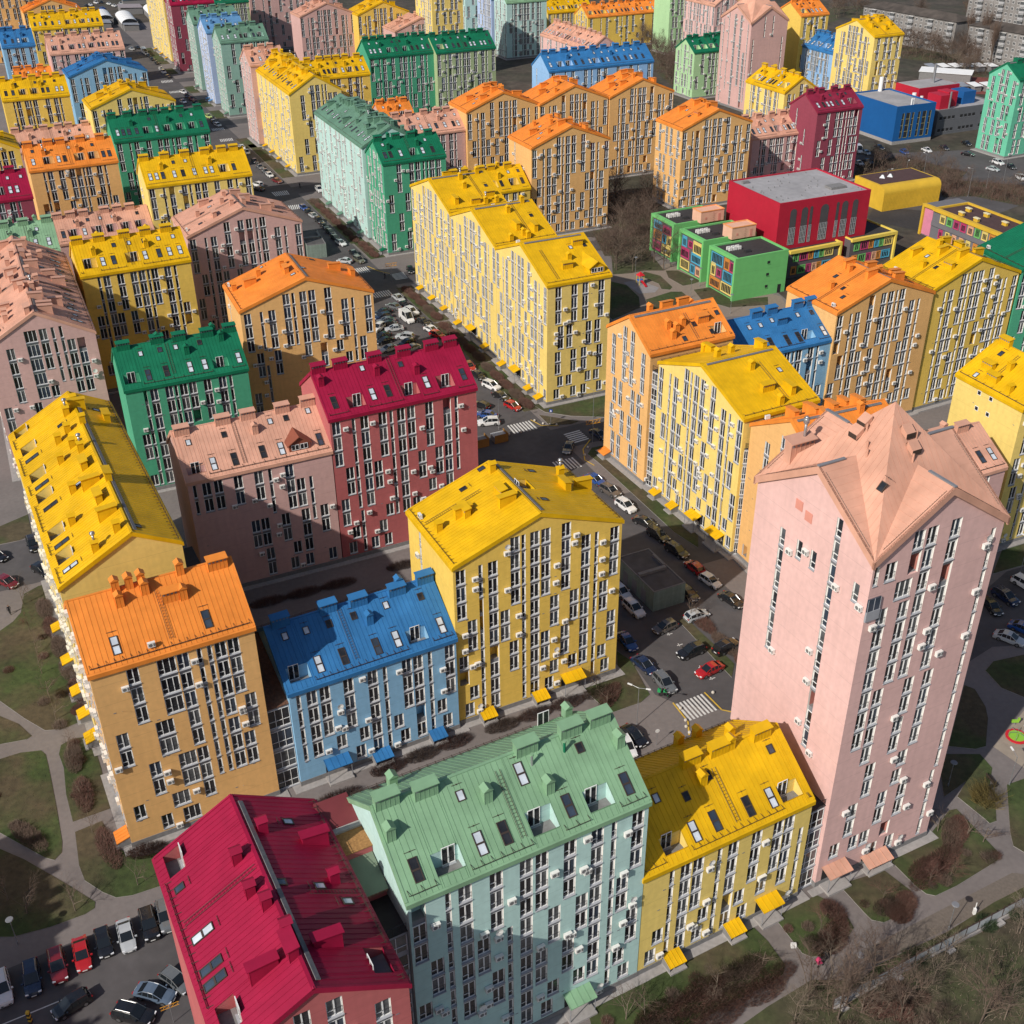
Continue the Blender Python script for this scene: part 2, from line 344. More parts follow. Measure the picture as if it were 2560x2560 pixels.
ST = {
 'mint F': [(0.97,6,3,'D'), (3.89,2,7,'N'), (5.62,2,7,'D'), (8.83,6,3,'D'), (2.47,4,2,'D'), (7.35,4,2,'D'), (0.96,3,1,'D'), (8.84,2,2,'D'), (10.18,0,6,'N'), (11.99,0,9,'D'), (13.68,6,3,'D'), (16.77,6,3,'D'), (19.84,1,8,'D'), (21.73,0,9,'N'), (24.51,6,3,'D'), (15.11,4,2,'D'), (18.25,4,2,'D'), (23.03,4,2,'D'), (24.45,2,2,'D'), (16.78,2,2,'D'), (23.04,1,1,'D'), (13.7,2,2,'D'), (23.78,0,1,'D'), (18.18,1,1,'D'), (15.09,1,1,'D'), (14.36,0,1,'D')],
 'yfront F': [(0.86,2,3,'D'), (3.64,0,5,'N'), (5.44,0,5,'D'), (7.05,2,3,'D'), (9.83,0,5,'N'), (11.65,0,5,'D'), (14.83,2,3,'D'), (2.35,1,1,'D'), (1.55,0,1,'D'), (8.38,1,1,'D'), (7.77,0,1,'D'), (13.32,1,1,'D'), (14.02,0,1,'D'), (16.4,1,1,'D'), (17.8,2,3,'D'), (19.32,1,4,'D'), (21.28,0,4,'N')],
 'orangeL F': [(4.59,6,3,'D'), (8.39,6,3,'W'), (10.31,4,5,'D'), (12.22,2,7,'N'), (13.43,2,7,'N'), (14.7,5,4,'D'), (16.24,6,3,'D'), (6.8,4,2,'W'), (14.75,2,3,'D'), (17.2,4,2,'D'), (16.34,2,2,'D'), (1.87,4,2,'D'), (4.69,2,2,'D'), (8.59,2,2,'W'), (6.89,1,1,'W'), (1.82,1,1,'D'), (4.7,0,1,'D'), (7.78,0,1,'W'), (10.46,1,3,'D'), (12.4,1,2,'N')],
 'blue F': [(1.13,1,4,'N'), (2.86,1,4,'D'), (4.59,2,3,'D'), (7.77,2,3,'D'), (11.08,0,5,'D'), (12.79,0,5,'N'), (15.88,2,3,'D'), (17.47,0,5,'D'), (19.18,0,5,'N'), (22.04,2,3,'D'), (6.11,1,1,'D'), (9.31,1,1,'D'), (8.6,0,1,'D'), (14.22,1,1,'D'), (15.02,0,1,'D'), (20.59,1,1,'D'), (21.33,0,1,'D')],
 'yC F': [(1.05,6,3,'D'), (2.49,4,2,'D'), (1.07,2,2,'D'), (2.48,1,1,'D'), (1.7,0,1,'D'), (3.88,0,10,'N'), (5.65,0,10,'D'), (7.32,4,2,'D'), (8.91,6,4,'D'), (10.14,0,11,'N'), (11.81,0,10,'D'), (13.44,6,5,'D'), (16.5,6,4,'D'), (19.55,1,9,'D'), (21.22,0,10,'N'), (24.03,6,3,'D'), (22.57,4,2,'D'), (23.98,2,2,'D'), (22.6,1,1,'D'), (23.24,0,1,'D'), (17.91,4,2,'D'), (14.84,4,2,'D'), (16.54,2,2,'D'), (13.43,2,2,'D'), (17.85,1,1,'D'), (14.89,1,1,'D'), (14.11,0,1,'D'), (8.62,2,2,'D')],
 'darkred F': [(1.03,6,3,'D'), (3.92,3,6,'N'), (5.76,3,6,'D'), (8.84,6,3,'D'), (10.32,2,7,'N'), (12.01,2,7,'D'), (13.75,6,3,'D'), (16.94,6,3,'D'), (20.1,3,6,'D'), (21.78,4,5,'N'), (24.85,4,5,'D'), (2.62,4,2,'D'), (7.53,4,2,'D'), (15.28,4,2,'D'), (18.36,4,2,'D'), (8.98,2,1,'D'), (13.87,2,1,'D'), (16.93,3,1,'D'), (1.35,2,2,'D'), (2.79,1,1,'D'), (1.99,0,1,'D'), (5.99,1,3,'D'), (7.61,1,1,'D'), (8.29,0,1,'D'), (5.94,0,1,'D'), (4.15,0,3,'N'), (10.42,0,3,'N')],
 'salmon F': [(10.99,5,2,'D'), (12.82,4,3,'N'), (15.91,4,3,'D'), (17.53,4,2,'D'), (19.22,3,3,'N'), (22.33,4,3,'D'), (1.02,5,2,'N'), (2.83,5,2,'D'), (4.65,5,2,'D'), (7.76,5,2,'D'), (9.47,2,2,'D'), (11.03,2,2,'D'), (13.1,0,5,'N'), (14.4,2,2,'D'), (15.77,1,1,'D'), (15.03,0,1,'D'), (17.73,1,3,'D'), (17.55,0,1,'D'), (19.54,0,4,'N'), (20.9,2,2,'D'), (22.29,1,1,'D'), (21.54,0,1,'D'), (11.21,0,2,'D')],
 'orangeM F': [(4.02,6,4,'N'), (6.07,6,4,'D'), (9.16,6,4,'D'), (10.55,6,5,'N'), (12.5,5,6,'D'), (14.26,6,5,'D'), (17.45,6,5,'D'), (20.68,6,4,'D'), (22.33,4,5,'N'), (25.41,6,3,'D'), (2.82,4,2,'D'), (4.09,2,3,'N'), (6.34,4,2,'D'), (7.79,3,2,'D'), (15.69,4,2,'D'), (19.03,5,1,'D'), (20.75,4,1,'D'), (23.89,4,2,'D'), (1.37,1,2,'D'), (1.3,6,3,'D')],
 's64c R': [(2.51,6,3,'D'), (6.14,6,3,'D'), (8.67,6,3,'D'), (12.37,6,3,'D'), (3.14,4,2,'D'), (5.14,4,2,'D'), (9.64,4,2,'D'), (11.68,4,2,'D'), (2.52,2,2,'D'), (6.18,2,2,'D'), (8.62,2,2,'D'), (12.34,2,2,'D'), (3.12,1,1,'D'), (5.16,1,1,'D'), (9.68,1,1,'D'), (11.68,1,1,'D'), (2.29,0,1,'D'), (6.24,0,1,'D'), (8.71,0,1,'D'), (12.49,0,1,'D')],
 'tower F': [(0.57,15,1,'N'), (2.44,15,1,'D'), (4.62,14,1,'W'), (5.5,15,2,'D'), (7.23,10,8,'D'), (10.37,10,7,'D'), (16.1,4,12,'N'), (5.22,10,4,'D'), (2.32,7,7,'D'), (0.35,7,7,'N'), (4.1,6,4,'D'), (8.44,8,2,'D'), (8.1,6,2,'D'), (11.2,6,4,'D'), (9.99,5,1,'D'), (5.79,14,1,'D'), (5.25,4,2,'D'), (6.66,4,2,'D'), (9.67,4,1,'D'), (11.13,2,2,'D'), (8.12,2,2,'D'), (3.71,2,2,'D'), (9.7,1,1,'D'), (6.57,1,1,'D'), (10.89,0,1,'D'), (4.9,1,1,'D'), (8.22,0,1,'D'), (2.06,1,1,'D'), (15.78,0,4,'N')],
 'tower L': [(4.96,9,6,'M'), (13.03,6,11,'M'), (7.79,14,1,'M'), (10.06,14,1,'M'), (16.62,14,1,'M')],
 'pink16 F': [(8.23,5,5,'W'), (10.41,7,4,'D'), (12.11,6,4,'N'), (13.48,6,4,'N'), (14.85,5,4,'D'), (16.59,5,4,'D'), (4.27,5,5,'D'), (6.73,4,1,'D'), (1.43,3,2,'D'), (10.32,5,1,'D'), (15.07,5,1,'D'), (18.4,4,1,'D')],
 'ye73 F': [],
}
RI = {
 'orangeL': [('sk2',0,3.6,1.91), ('sk2',0,14.05,1.9), ('chw',0,11.11,4.84), ('chw',0,17.16,6.71), ('ch',0,5.4,5.67), ('ch',0,8.45,6.2), ('ch',0,12.36,4.67), ('ch',0,12.85,7.48), ('lad',0,9.69,6.03,1), ('ch',0,8.37,7.46), ('ch',0,6.97,7.81), ('ch',0,5.42,7.71)],
 'blue': [('sk1',0,1.98,5.68), ('sk1',0,4.77,5.61), ('sk1',0,7.82,5.56), ('sk1',0,11.2,5.59), ('sk1',0,15.74,5.65), ('sk1',0,20.61,5.42), ('sk2',0,4.81,1.81), ('sk2',0,8.1,1.81), ('sk2',0,12.6,1.72), ('sk2',0,15.42,1.8), ('sk2',0,21.76,1.74), ('ter',0,2.02,1.25), ('ter',0,18.2,1.14), ('chw',0,1.96,7.18), ('chw',0,8.3,7.04), ('chw',0,12.38,6.75), ('chw',0,17.75,6.62), ('chw',0,21.97,6.98), ('ch',0,12.88,4.46), ('lad',0,9.63,6.77,1.06), ('ch',1,49.15,-131.6), ('ch',1,18.4,7.13), ('ch',1,24.89,-41.59)],
 'mint': [('sk2',0,1.72,1.9), ('sk2',0,8.18,1.89), ('sk2',0,10.75,1.92), ('sk1',0,8.1,5.67), ('ter',0,4.79,1.33), ('ch',0,0.58,4.76), ('ch',0,10.39,4.76), ('chw',0,1.33,7.29), ('chw',0,5.06,6.79), ('chw',0,20.76,7.2), ('chw',0,24.07,7.39), ('chw',0,15.8,7.07), ('ch',0,25.13,4.91), ('sk1',0,21.09,5.75), ('pip',0,19.48,5.89), ('pip',0,15.85,5.85), ('sk2',0,14.44,5.91), ('sk2',0,17.66,1.97), ('sk2',0,24.1,1.84), ('ter',0,14.67,1.55), ('ter',0,20.87,1.38), ('ch',0,16.43,3.64), ('lad',0,12.33,6.43,1.04), ('ch',1,24.48,0.43), ('ch',1,3.99,2.16), ('ter',1,22.19,-0.66), ('sk1',1,2.7,-0.89)],
 'yfront': [('sk1',0,4.95,5.46), ('sk1',0,8.28,4.62), ('sk1',0,11.71,5.49), ('sk2',0,7.43,1.69), ('sk2',0,10.18,1.79), ('sk2',0,14.58,1.77), ('sk2',0,17.61,1.64), ('ter',0,4.62,1.15), ('ter',0,20.13,1.18), ('ch',0,10.7,5.17), ('lad',0,12.64,5.95,0.93), ('chw',0,10.43,7.14), ('chw',0,14.1,7.05), ('chw',0,19.85,6.9), ('ch',1,17.88,5.05), ('ch',1,23.44,2.37), ('ch',1,14.13,-0.09), ('ch',1,16.7,-1.2), ('ch',0,15.74,7.08), ('sk1',0,20.27,5.48)],
 'salmon': [('sk1',0,1.96,5.32), ('sk1',0,7.57,5.39), ('sk2',0,4.67,1.65), ('sk2',0,7.98,1.66), ('ter',0,1.9,0.68), ('sk1',0,15.12,5.91), ('sk1',0,17.73,5.92), ('sk1',0,21.5,6.32), ('sk2',0,12.5,1.83), ('sk2',0,15.45,1.73), ('sk2',0,21.8,1.86), ('dor',0,18.22,1.07), ('chw',0,1.41,6.81), ('chw',0,7.94,7.12), ('chw',0,11.97,7.14), ('chw',0,17.5,7.09), ('chw',0,21.79,7.4), ('lad',0,9.42,6.83,0.76), ('ch',0,12.35,4.85), ('ch',1,-0.93,11.3), ('ch',1,6.74,14.22)],
 'darkred': [('sk1',0,8.12,6.59), ('sk1',0,14.56,5.79), ('sk2',0,1.71,2.12), ('sk2',0,8.2,2.18), ('sk2',0,10.82,2.19), ('sk2',0,17.56,2.26), ('sk2',0,24.1,2.29), ('ter',0,5.19,1.41), ('ter',0,14.52,1.45), ('ter',0,20.74,1.74), ('chw',0,4.75,7.46), ('chw',0,10.55,7.21), ('chw',0,15.66,7.23), ('chw',0,20.65,7.28), ('chw',0,23.97,7.45), ('chw',0,1.1,7.52), ('ch',0,10.13,5.12), ('ch',0,0.75,5.25), ('ch',0,16.61,4.08), ('lad',0,12.75,7.23,0.92), ('ch',1,8.42,12.29), ('ch',1,18.68,11.5)],
 'greenM': [('sk1',0,7.8,5.62), ('sk1',0,10.65,5.6), ('sk1',0,15.01,5.68), ('sk1',0,4.35,5.51), ('sk2',0,4.66,1.73), ('sk2',0,7.86,1.85), ('sk2',0,12.12,1.8), ('sk2',0,14.76,1.8), ('sk2',0,21.01,1.89), ('ter',0,1.76,1.33), ('ter',0,17.63,1.29), ('chw',0,1.71,6.91), ('chw',0,7.74,7.05), ('chw',0,11.63,6.86), ('chw',0,16.68,6.72), ('chw',0,20.9,6.86), ('ch',0,12.31,4.36), ('ch',0,19.01,5.6), ('lad',0,9.15,6.57,1.11), ('ch',1,7.96,8.78), ('ch',1,17.97,7.11)],
 'yC': [('chw',0,7.58,10.56), ('chw',0,5.31,10.39), ('chw',0,8.11,5.43), ('ch',0,13.02,11.91), ('sk1',0,12.91,7.46), ('sk1',0,14.71,11.09), ('sk1',1,13.31,7.02), ('sk1',1,4.17,9.8), ('chw',1,8.84,4.16), ('chw',1,9.53,0.34), ('ch',1,12.81,2.67), ('ter',1,8.62,10.73), ('ch',0,7.96,1.57), ('chw',0,8.2,5.2), ('lad',0,10.55,9.08,0.72)],
 'crim': [('ter',0,21.03,1.17), ('sk1',0,17.88,1.25), ('skh',0,11.81,1.78), ('skh',0,8.36,1.58), ('skh',0,6.9,1.33), ('ter',0,3.28,1.25), ('ch',0,15.99,6.27), ('ch',0,11.9,6.25), ('ch',0,9.65,7.03), ('chw',0,4.35,5.02), ('ch',0,6.03,8.46), ('sk1',1,19.63,3.67), ('sk1',1,11.6,7.04), ('sk1',1,11.14,3.56), ('sk1',1,9.26,1.77), ('chw',1,16.96,2.04), ('ch',1,11.9,2.02), ('chw',1,4.4,5.17), ('chw',0,4.36,7.39), ('ch',1,18.37,6.29), ('ter',1,2.47,1.3), ('lad',0,13.95,7.45,0.65), ('lad',1,10.32,4.86,0.64)],
 'yL': [('ter',0,44.55,1.56), ('ter',0,38.06,1.96), ('ter',0,29,1.96), ('ter',0,22.72,1.92), ('ter',0,12.04,1.71), ('ter',0,5.65,1.67), ('skh',0,34.29,1.99), ('skh',0,25.39,2.07), ('skh',0,18.65,2.2), ('skh',0,8.36,1.99), ('skh',0,2.09,2.01), ('ch',0,39.25,8.4), ('ch',0,34.16,7.66), ('ch',0,33.18,6), ('ch',0,29.33,7.48), ('ch',0,26.62,8.29), ('chw',0,22.14,7.81), ('chw',0,16.41,7.74), ('chw',0,11.86,7.86), ('ch',0,27.42,5.37), ('ch',0,18.04,5.42), ('chw',0,6.84,8.12), ('ch',0,2.38,8.43), ('ch',0,10.9,3.96), ('ch',0,1.67,5.36), ('chw',1,41.41,8.26), ('ch',1,41.4,6.73), ('chw',1,40.16,5.5), ('chw',1,37.88,1.9), ('chw',1,24.74,7.96), ('ch',1,34.02,5.7), ('sk1',1,40.6,2.86), ('sk1',1,18.93,7.43), ('sk1',1,9.32,8.04), ('chw',1,15.51,5.95), ('sk1',1,1.95,7.24), ('sk1',0,18.85,6.46), ('sk1',0,37.52,7.11)],
 's64a': [('chw',0,6.27,9.11), ('ch',0,6.14,14.68), ('ch',1,7.53,10.72), ('chw',0,7.75,18.19), ('ch',1,12.45,12), ('chw',0,13.86,15.8), ('ch',1,7.13,7.46), ('sk1',1,12.71,7.16), ('chw',1,12.11,3.5), ('chw',1,2.75,3.09), ('chw',1,7.39,1.64), ('ch',1,9.9,1.1), ('ch',1,12.74,0.94), ('lad',1,10.08,12.28,2.88)],
 's64b': [('ch',1,7.61,9.7), ('chw',1,7.19,4.56), ('sk1',1,12.4,7.5), ('chw',1,11.02,3.3), ('ch',1,7.75,1.86), ('ch',1,8.38,0.56), ('ch',1,4.16,0.35), ('ch',1,12.3,12.16), ('lad',1,9.46,12.58,2.38)],
 's64c': [('chw',0,18.58,-15.93), ('ch',0,-3.88,33.36), ('chw',0,65.91,-102.44), ('chw',0,4.65,27.12), ('chw',1,11.52,9.62), ('sk1',1,13.04,9.13), ('sk1',1,9.77,9.1), ('ch',1,7.71,5.81), ('chw',1,6.25,3.7), ('dor',1,11.75,2.98), ('lad',1,2.96,9.69,0.96)],
 'or65': [('sk1',0,9.25,-0.17), ('ch',0,4.85,6.39), ('chw',0,8,6.95), ('ch',0,6.32,10.98), ('chw',0,11.33,7.51), ('ch',0,17.01,1.68), ('chw',0,14.29,9.36), ('ch',1,5.79,3.79), ('ch',1,7.09,2.91), ('ch',1,8.86,3.72), ('ch',1,5.76,1.89), ('sk1',1,11.22,3.39), ('chw',1,13.1,3.64), ('sk1',1,14.88,4.61), ('sk1',1,16.89,4.57), ('sk1',1,7.87,1.21), ('sk1',1,13.86,1.43), ('ter',1,15.34,1.26), ('lad',1,10.42,5.77,0.81)],
 'ye66': [('ch',0,8.86,-0.58), ('chw',0,9.13,1.77), ('ch',0,5.21,9.5), ('chw',0,14.97,-2.24), ('ch',0,8.73,8.63), ('chw',0,13.53,10.25), ('ch',1,7.56,9.04), ('sk1',1,12.23,7.43), ('chw',1,7.35,4.2), ('chw',1,11.01,3.16), ('ch',1,7.77,1.1), ('lad',1,9.61,10.03,1.71)],
 'bl69': [('sk1',0,6.68,5.11), ('sk1',0,9.25,5.11), ('sk1',0,12.14,5.56), ('chw',0,13.77,4.76), ('sk1',0,18.19,5.56), ('sk1',0,21.44,5.48), ('sk2',0,9.43,1.62), ('sk2',0,13.11,1.42), ('sk2',0,15.83,1.57), ('ter',0,18.04,1.16), ('sk2',0,21.7,1.7), ('chw',0,9.33,6.9), ('chw',0,12.94,7.02), ('chw',0,19.12,7.42), ('chw',0,22.25,7.38), ('ch',1,3.86,10.84), ('ch',1,12.28,12.8)],
 'orangeM': [('ch',0,11.23,6.54), ('ch',0,10.07,11.16), ('chw',0,6.75,11.14), ('sk1',0,3.91,11.91), ('sk1',0,14.47,7.74), ('chw',1,10.15,4.86), ('chw',1,8.55,1.78), ('sk1',1,6.61,12.15), ('sk1',1,14.1,8.38), ('chw',0,8.9,4.26), ('ch',0,10.17,1.23)],
 'ye73': [('sk1',0,2.88,5.9), ('sk1',0,2.99,1.12), ('chw',0,3.52,2.91), ('chw',0,6.17,1.59), ('ch',0,6.75,4.28), ('ch',0,10.34,1.16), ('chw',0,1.9,8.44), ('lad',0,5.89,6.82,2)],
}
CARS = [(-44.3,87.1,-65,'sedan','silver'), (-42.1,88.6,-65,'suv','black'), (-40.5,89.7,-66,'suv','grey'), (-46.6,86.2,-64,'hatch','black'), (-48.6,84.7,-65,'sedan','red'), (-50.8,83.2,-64,'suv','darkred'), (-53.1,81.6,-66,'suv','navy'), (-55.9,80.4,-61,'suv','white'), (-47.7,78.3,-138,'hatch','black'), (-40.7,77,-15,'suv','black'), (-39.1,79.5,-16,'sedan','steel'), (-37.2,81.1,-35,'hatch','grey'), (-83.2,168.9,-61,'suv','black'), (-83.5,157.5,-32,'hatch','darkred'), (-79,161,-36,'hatch','black'), (-88.3,165.4,-30,'sedan','black'), (23.5,173.8,-42,'sedan','black'), (25.4,169.5,-55,'suv','black'), (28,164.5,-54,'suv','black'), (30.3,159.6,119,'hatch','red'), (32.3,155.6,-54,'hatch','white'), (34.9,150.2,-52,'sedan','black'), (28.8,146.2,26,'hatch','silver'), (23.5,143.3,-148,'hatch','brown'), (19.1,148.2,-62,'suv','white'), (17.3,139.9,-68,'sedan','blue'), (19.3,134.2,-55,'sedan','navy'), (21.8,130,-65,'suv','grey'), (26.7,137.2,-150,'suv','black'), (28.8,132.9,-148,'sedan','red'), (32.1,138.2,36,'suv','black'), (16.3,119,-56,'sedan','black'), (15.2,116.9,-73,'hatch','white'), (17.5,152.9,-59,'hatch','white'), (28.3,152.1,-59,'hatch','black'), (-4.2,230.5,-44,'suv','white'), (-2.1,225.4,-48,'sedan','black'), (0.4,220.5,-46,'hatch','red'), (-4.6,213.2,-173,'suv','white'), (-5.1,216.6,159,'sedan','blue'), (-6.2,221.1,141,'hatch','black'), (11.3,201.9,-104,'sedan','grey'), (17.7,207.3,-55,'sedan','navy'), (15.7,189.1,-48,'sedan','blue'), (18.2,184.8,-51,'suv','brown'), (20.6,179.4,-56,'suv','white'), (-7.2,236.1,-59,'sedan','black'), (-9.2,240.9,-67,'hatch','red'), (-28.7,283.8,-56,'sedan','silver'), (-29.4,278,139,'sedan','grey'), (-26.8,278.8,-61,'sedan','black'), (-24.6,274.3,-51,'suv','white'), (-25.5,269.8,-60,'van','white'), (-21.3,267.7,-50,'sedan','black'), (-19,262.5,-47,'sedan','white'), (-31.8,274.2,-152,'sedan','black'), (-31.6,270.9,-152,'suv','navy'), (-30.5,268.6,-166,'sedan','grey'), (-29.8,266.4,-179,'sedan','black'), (-28.1,263.5,-167,'sedan','silver'), (-25.1,258.3,165,'suv','silver'), (-32,264,-115,'suv','white'), (-30.6,259,-137,'sedan','black'), (-29.8,256,-144,'sedan','black'), (-28.4,251.4,-145,'sedan','silver'), (-24.4,254.7,-143,'hatch','black'), (-23,251.5,-137,'sedan','silver'), (-17.5,259.4,-39,'hatch','red'), (-48.8,327.9,-54,'sedan','white'), (-51,332.6,-58,'sedan','black'), (-53.2,338.1,-58,'sedan','black'), (-55.8,343.9,-61,'sedan','black'), (-58,349,-63,'suv','black'), (-60.4,354.1,-55,'sedan','silver'), (-62.5,357.9,-64,'sedan','black'), (-64.7,362.4,-62,'hatch','blue'), (-45.9,312.5,158,'sedan','silver'), (-42,313,-55,'suv','olive'), (-44.1,318.8,-64,'sedan','black'), (-27.1,304.9,-77,'sedan','black'), (-82,400.5,-59,'hatch','white'), (-84.2,405.1,-61,'sedan','grey'), (-87.2,411.1,-61,'sedan','grey'), (-90.5,418.9,-65,'sedan','black'), (-78.2,393.2,-49,'sedan','darkred'), (-84,388.9,140,'suv','white'), (-82.8,384,141,'sedan','black'), (-95.6,431.3,-64,'hatch','white'), (-98.7,438.1,-63,'hatch','white'), (-62.5,382.3,-67,'suv','white'), (-184.7,629.5,-64,'sedan','white'), (-187.4,635.8,-64,'van','white'), (-166.7,588.6,-64,'hatch','white'), (-163.6,581.3,-61,'suv','white'), (-158.9,570.2,-58,'sedan','black'), (-143.6,536.1,-49,'hatch','white'), (-139.1,516.6,-49,'hatch','white'), (-122.1,488.7,-50,'hatch','lime'), (-115.3,474.1,-53,'sedan','silver'), (-140.1,528,-59,'sedan','navy'), (-136.8,521.9,-58,'sedan','darkred'), (-133.4,515.2,-58,'sedan','black'), (-177.7,614.1,-62,'sedan','black'), (-172.9,604.2,-62,'sedan','black'), (-181.8,623.3,-61,'sedan','black'), (-118,478.9,-62,'sedan','black'), (78.7,150.2,-62,'suv','navy'), (75.6,147.8,-79,'sedan','black'), (75.4,139.6,-37,'sedan','silver'), (78.5,141.9,-40,'sedan','blue'), (83.2,153.6,-58,'suv','white'), (126.5,424.1,-88,'van','white'), (135.1,427.9,-72,'sedan','black'), (142.2,421.1,-73,'hatch','blue'), (151,423.5,-71,'sedan','white'), (158.2,426.4,-80,'sedan','black'), (163.8,417.4,-39,'sedan','black'), (170.3,405.7,-67,'suv','white'), (165.6,397.8,-49,'sedan','silver'), (168.3,432.2,-77,'sedan','black'), (172.8,400.5,-81,'sedan','black'), (170.9,386.7,-82,'suv','white'), (128.5,420.8,-74,'sedan','silver'), (122.2,407.3,-69,'sedan','white'), (125.9,408.9,-69,'sedan','black'), (-266.4,796.5,-57,'sedan','black'), (-265.1,800.6,-57,'sedan','white'), (-264.1,809,-49,'suv','white'), (-261.2,810.9,-58,'sedan','black'), (-254.4,804,-49,'sedan','white'), (-248.5,795.2,-45,'sedan','white'), (-246.9,804.5,-59,'sedan','silver'), (-253,785.3,-33,'sedan','blue'), (-195.7,643,-51,'sedan','silver'), (-186.2,632.7,-59,'van','white'), (-193.7,646.4,-48,'sedan','black')]
LAWNS = [[(-74.1,114.1),(-67.3,117.6),(-64.6,118),(-63.7,117.2),(-62.4,114.6),(-59,107.4),(-56.4,101.6),(-55.9,99.9),(-56.4,98.7),(-57.7,99.1),(-64.7,103.2),(-71.2,106.9)],
 [(-69.7,103.1),(-63.8,100.6),(-60.2,98.9),(-54.2,95.3),(-49.5,92.3),(-49.3,91.4),(-50.2,90.5),(-53.6,88.8),(-57.4,87.5),(-58.9,87.5),(-63.1,86.6)],
 [(-61.1,120.2),(-62.2,119),(-61.9,117.2),(-60.4,114.6),(-58.5,109.7),(-56.1,104.9),(-52,107.1),(-55.4,114.5),(-58.5,120.5),(-59.4,120.6)],
 [(-55.3,103.2),(-52.5,105),(-49.2,100.6),(-46.8,98.9),(-44,99.7),(-39.5,101.8),(-38.9,95.7),(-42.7,94.4),(-45.4,93.2),(-47.2,92.9),(-49,93.7),(-51.7,95.5),(-53.1,97.8)],
 [(-83.8,138.4),(-80.2,144.9),(-79,147.3),(-78.6,149.7),(-79.9,154.8),(-78.3,157),(-77.2,157.6),(-72.8,149.6),(-60.1,126.3),(-59.7,124.6),(-63.1,122.2),(-65.4,122),(-69.1,124.5),(-74,128.3),(-81.3,132.2)],
 [(-79.2,126.9),(-72.9,125.1),(-69.6,123.4),(-66.9,120.9),(-67.4,120.2),(-70.7,119.3),(-75.2,116.9)],
 [(-97.2,171.9),(-91.6,175.7),(-88,179.7),(-84.9,172.9),(-86.4,171),(-89.4,169.8),(-95,166.4)],
 [(29.6,89.1),(35.2,92.1),(36.6,91.1),(38.1,88.9),(38.4,87.4),(37.3,86),(34.1,83.7),(32.7,83.6),(31.8,84.1)],
 [(38.2,93.6),(44.2,95.6),(46.5,92.5),(45.9,90.6),(44.2,89.1),(42,88.1),(40.7,88.5),(40.1,89.6)],
 [(45.2,97.4),(50.3,100),(55.1,105.2),(56.1,105.4),(58.4,99.3),(58.8,98.2),(58.3,97),(52,93.2),(49.1,91.8),(48.1,92.1),(47.2,93.3)],
 [(7.4,77.4),(27,87.7),(28.3,85.7),(29.3,83.3),(29.6,82.6),(29.1,81.4),(27.2,80.1),(23.6,78.3),(18.2,75.3),(8.1,73.1)],
 [(56.9,107.5),(60.3,112),(63.2,112.6),(60.6,107),(61.4,106.5),(60.4,103.3),(59.4,102.9),(59.1,103.6)],
 [(64,109.5),(68,111.1),(64.1,96.9),(61.9,98.2),(61,99.2),(61.4,101.3)],
 [(69.4,132.6),(71.3,134.7),(76.4,136.2),(81.5,135.5),(77.5,125.7),(72.8,126.6),(70.3,128.7)],
 [(65.2,129.4),(66.4,128.5),(66.6,124.7),(66.1,122.3),(63.8,116.7),(62.2,116.2),(58.8,116.8)],
 [(57.9,115.3),(62.5,115.2),(63.2,112.6),(60,111),(55.2,107.5),(56.2,112.1)],
 [(79.4,157.4),(85.6,168.1),(97.2,173.9),(92.5,162.6),(82,158.5)],
 [(5.8,217.3),(14.1,214.1),(12.3,212.8),(7.9,212.4)],
 [(-1,234.6),(7.7,220.7),(21.2,226.5),(19.5,215.9),(12.5,216.6),(7.2,218.5),(1.9,226),(-1.2,232.4)],
 [(16,202.6),(18.2,203.4),(33.1,174.5),(31.9,166.2),(28.5,171.1),(20,189.8),(16.9,196.5),(15,200)],
 [(9.9,129.7),(15.4,133.5),(15.6,138.2),(17.6,135.7),(19.5,128.1),(18,126.4),(13.5,124.2),(12.7,125.4)],
 [(25.8,145.7),(27.1,146.3),(32.8,134.8),(31.9,131.7)],
 [(37.4,80.5),(41.6,81.2),(48.1,84.8),(58.7,89.9),(59.9,92.9),(55.5,90.7),(52.7,89),(48.8,86.7),(39.7,82.4)]]
SCRUB = [(26.7,77.5),(32.1,80.7),(37.4,80.6),(41.6,81.1),(48,84.4),(58.6,89.5),(71.5,95.6),(58.1,65.4),(24.4,65.8),(8.9,66),(15.9,70.1)]
WOODS = [[(75.8,640.6),(90.1,655.2),(90.2,527.7),(86.7,519.9),(74.5,536.7),(70.2,566),(66.3,656.8)],
 [(206.7,651.8),(237.7,645.8),(227.3,595.5),(233.2,585.2),(215.6,546.1),(205.3,558.5),(207.2,583.4),(192.4,597.6)],
 [(122.7,409.5),(139.9,417.6),(156.3,396.2),(139.4,369.1),(141.5,380.9),(136.7,398.7),(116.6,391.4)],
 [(32.9,373.2),(46.6,377.1),(44.7,355.8),(39.9,315.2),(26.9,315.7),(24.7,338.3)],
 [(28.8,315.6),(40.3,315.2),(42.3,303.3),(36.9,303.5),(33.1,301.6),(28,300.7)],
 [(193.9,757.4),(218.7,766.1),(208.4,721.4),(203,712.3),(194.9,722.3),(181.8,700)],
 [(144.4,388.6),(169.5,379.8),(160.8,356.9),(149,368.7),(138.9,367.6)],
 [(282.4,772.1),(318.4,769.4),(297.6,715.1),(266.9,717.2)]]
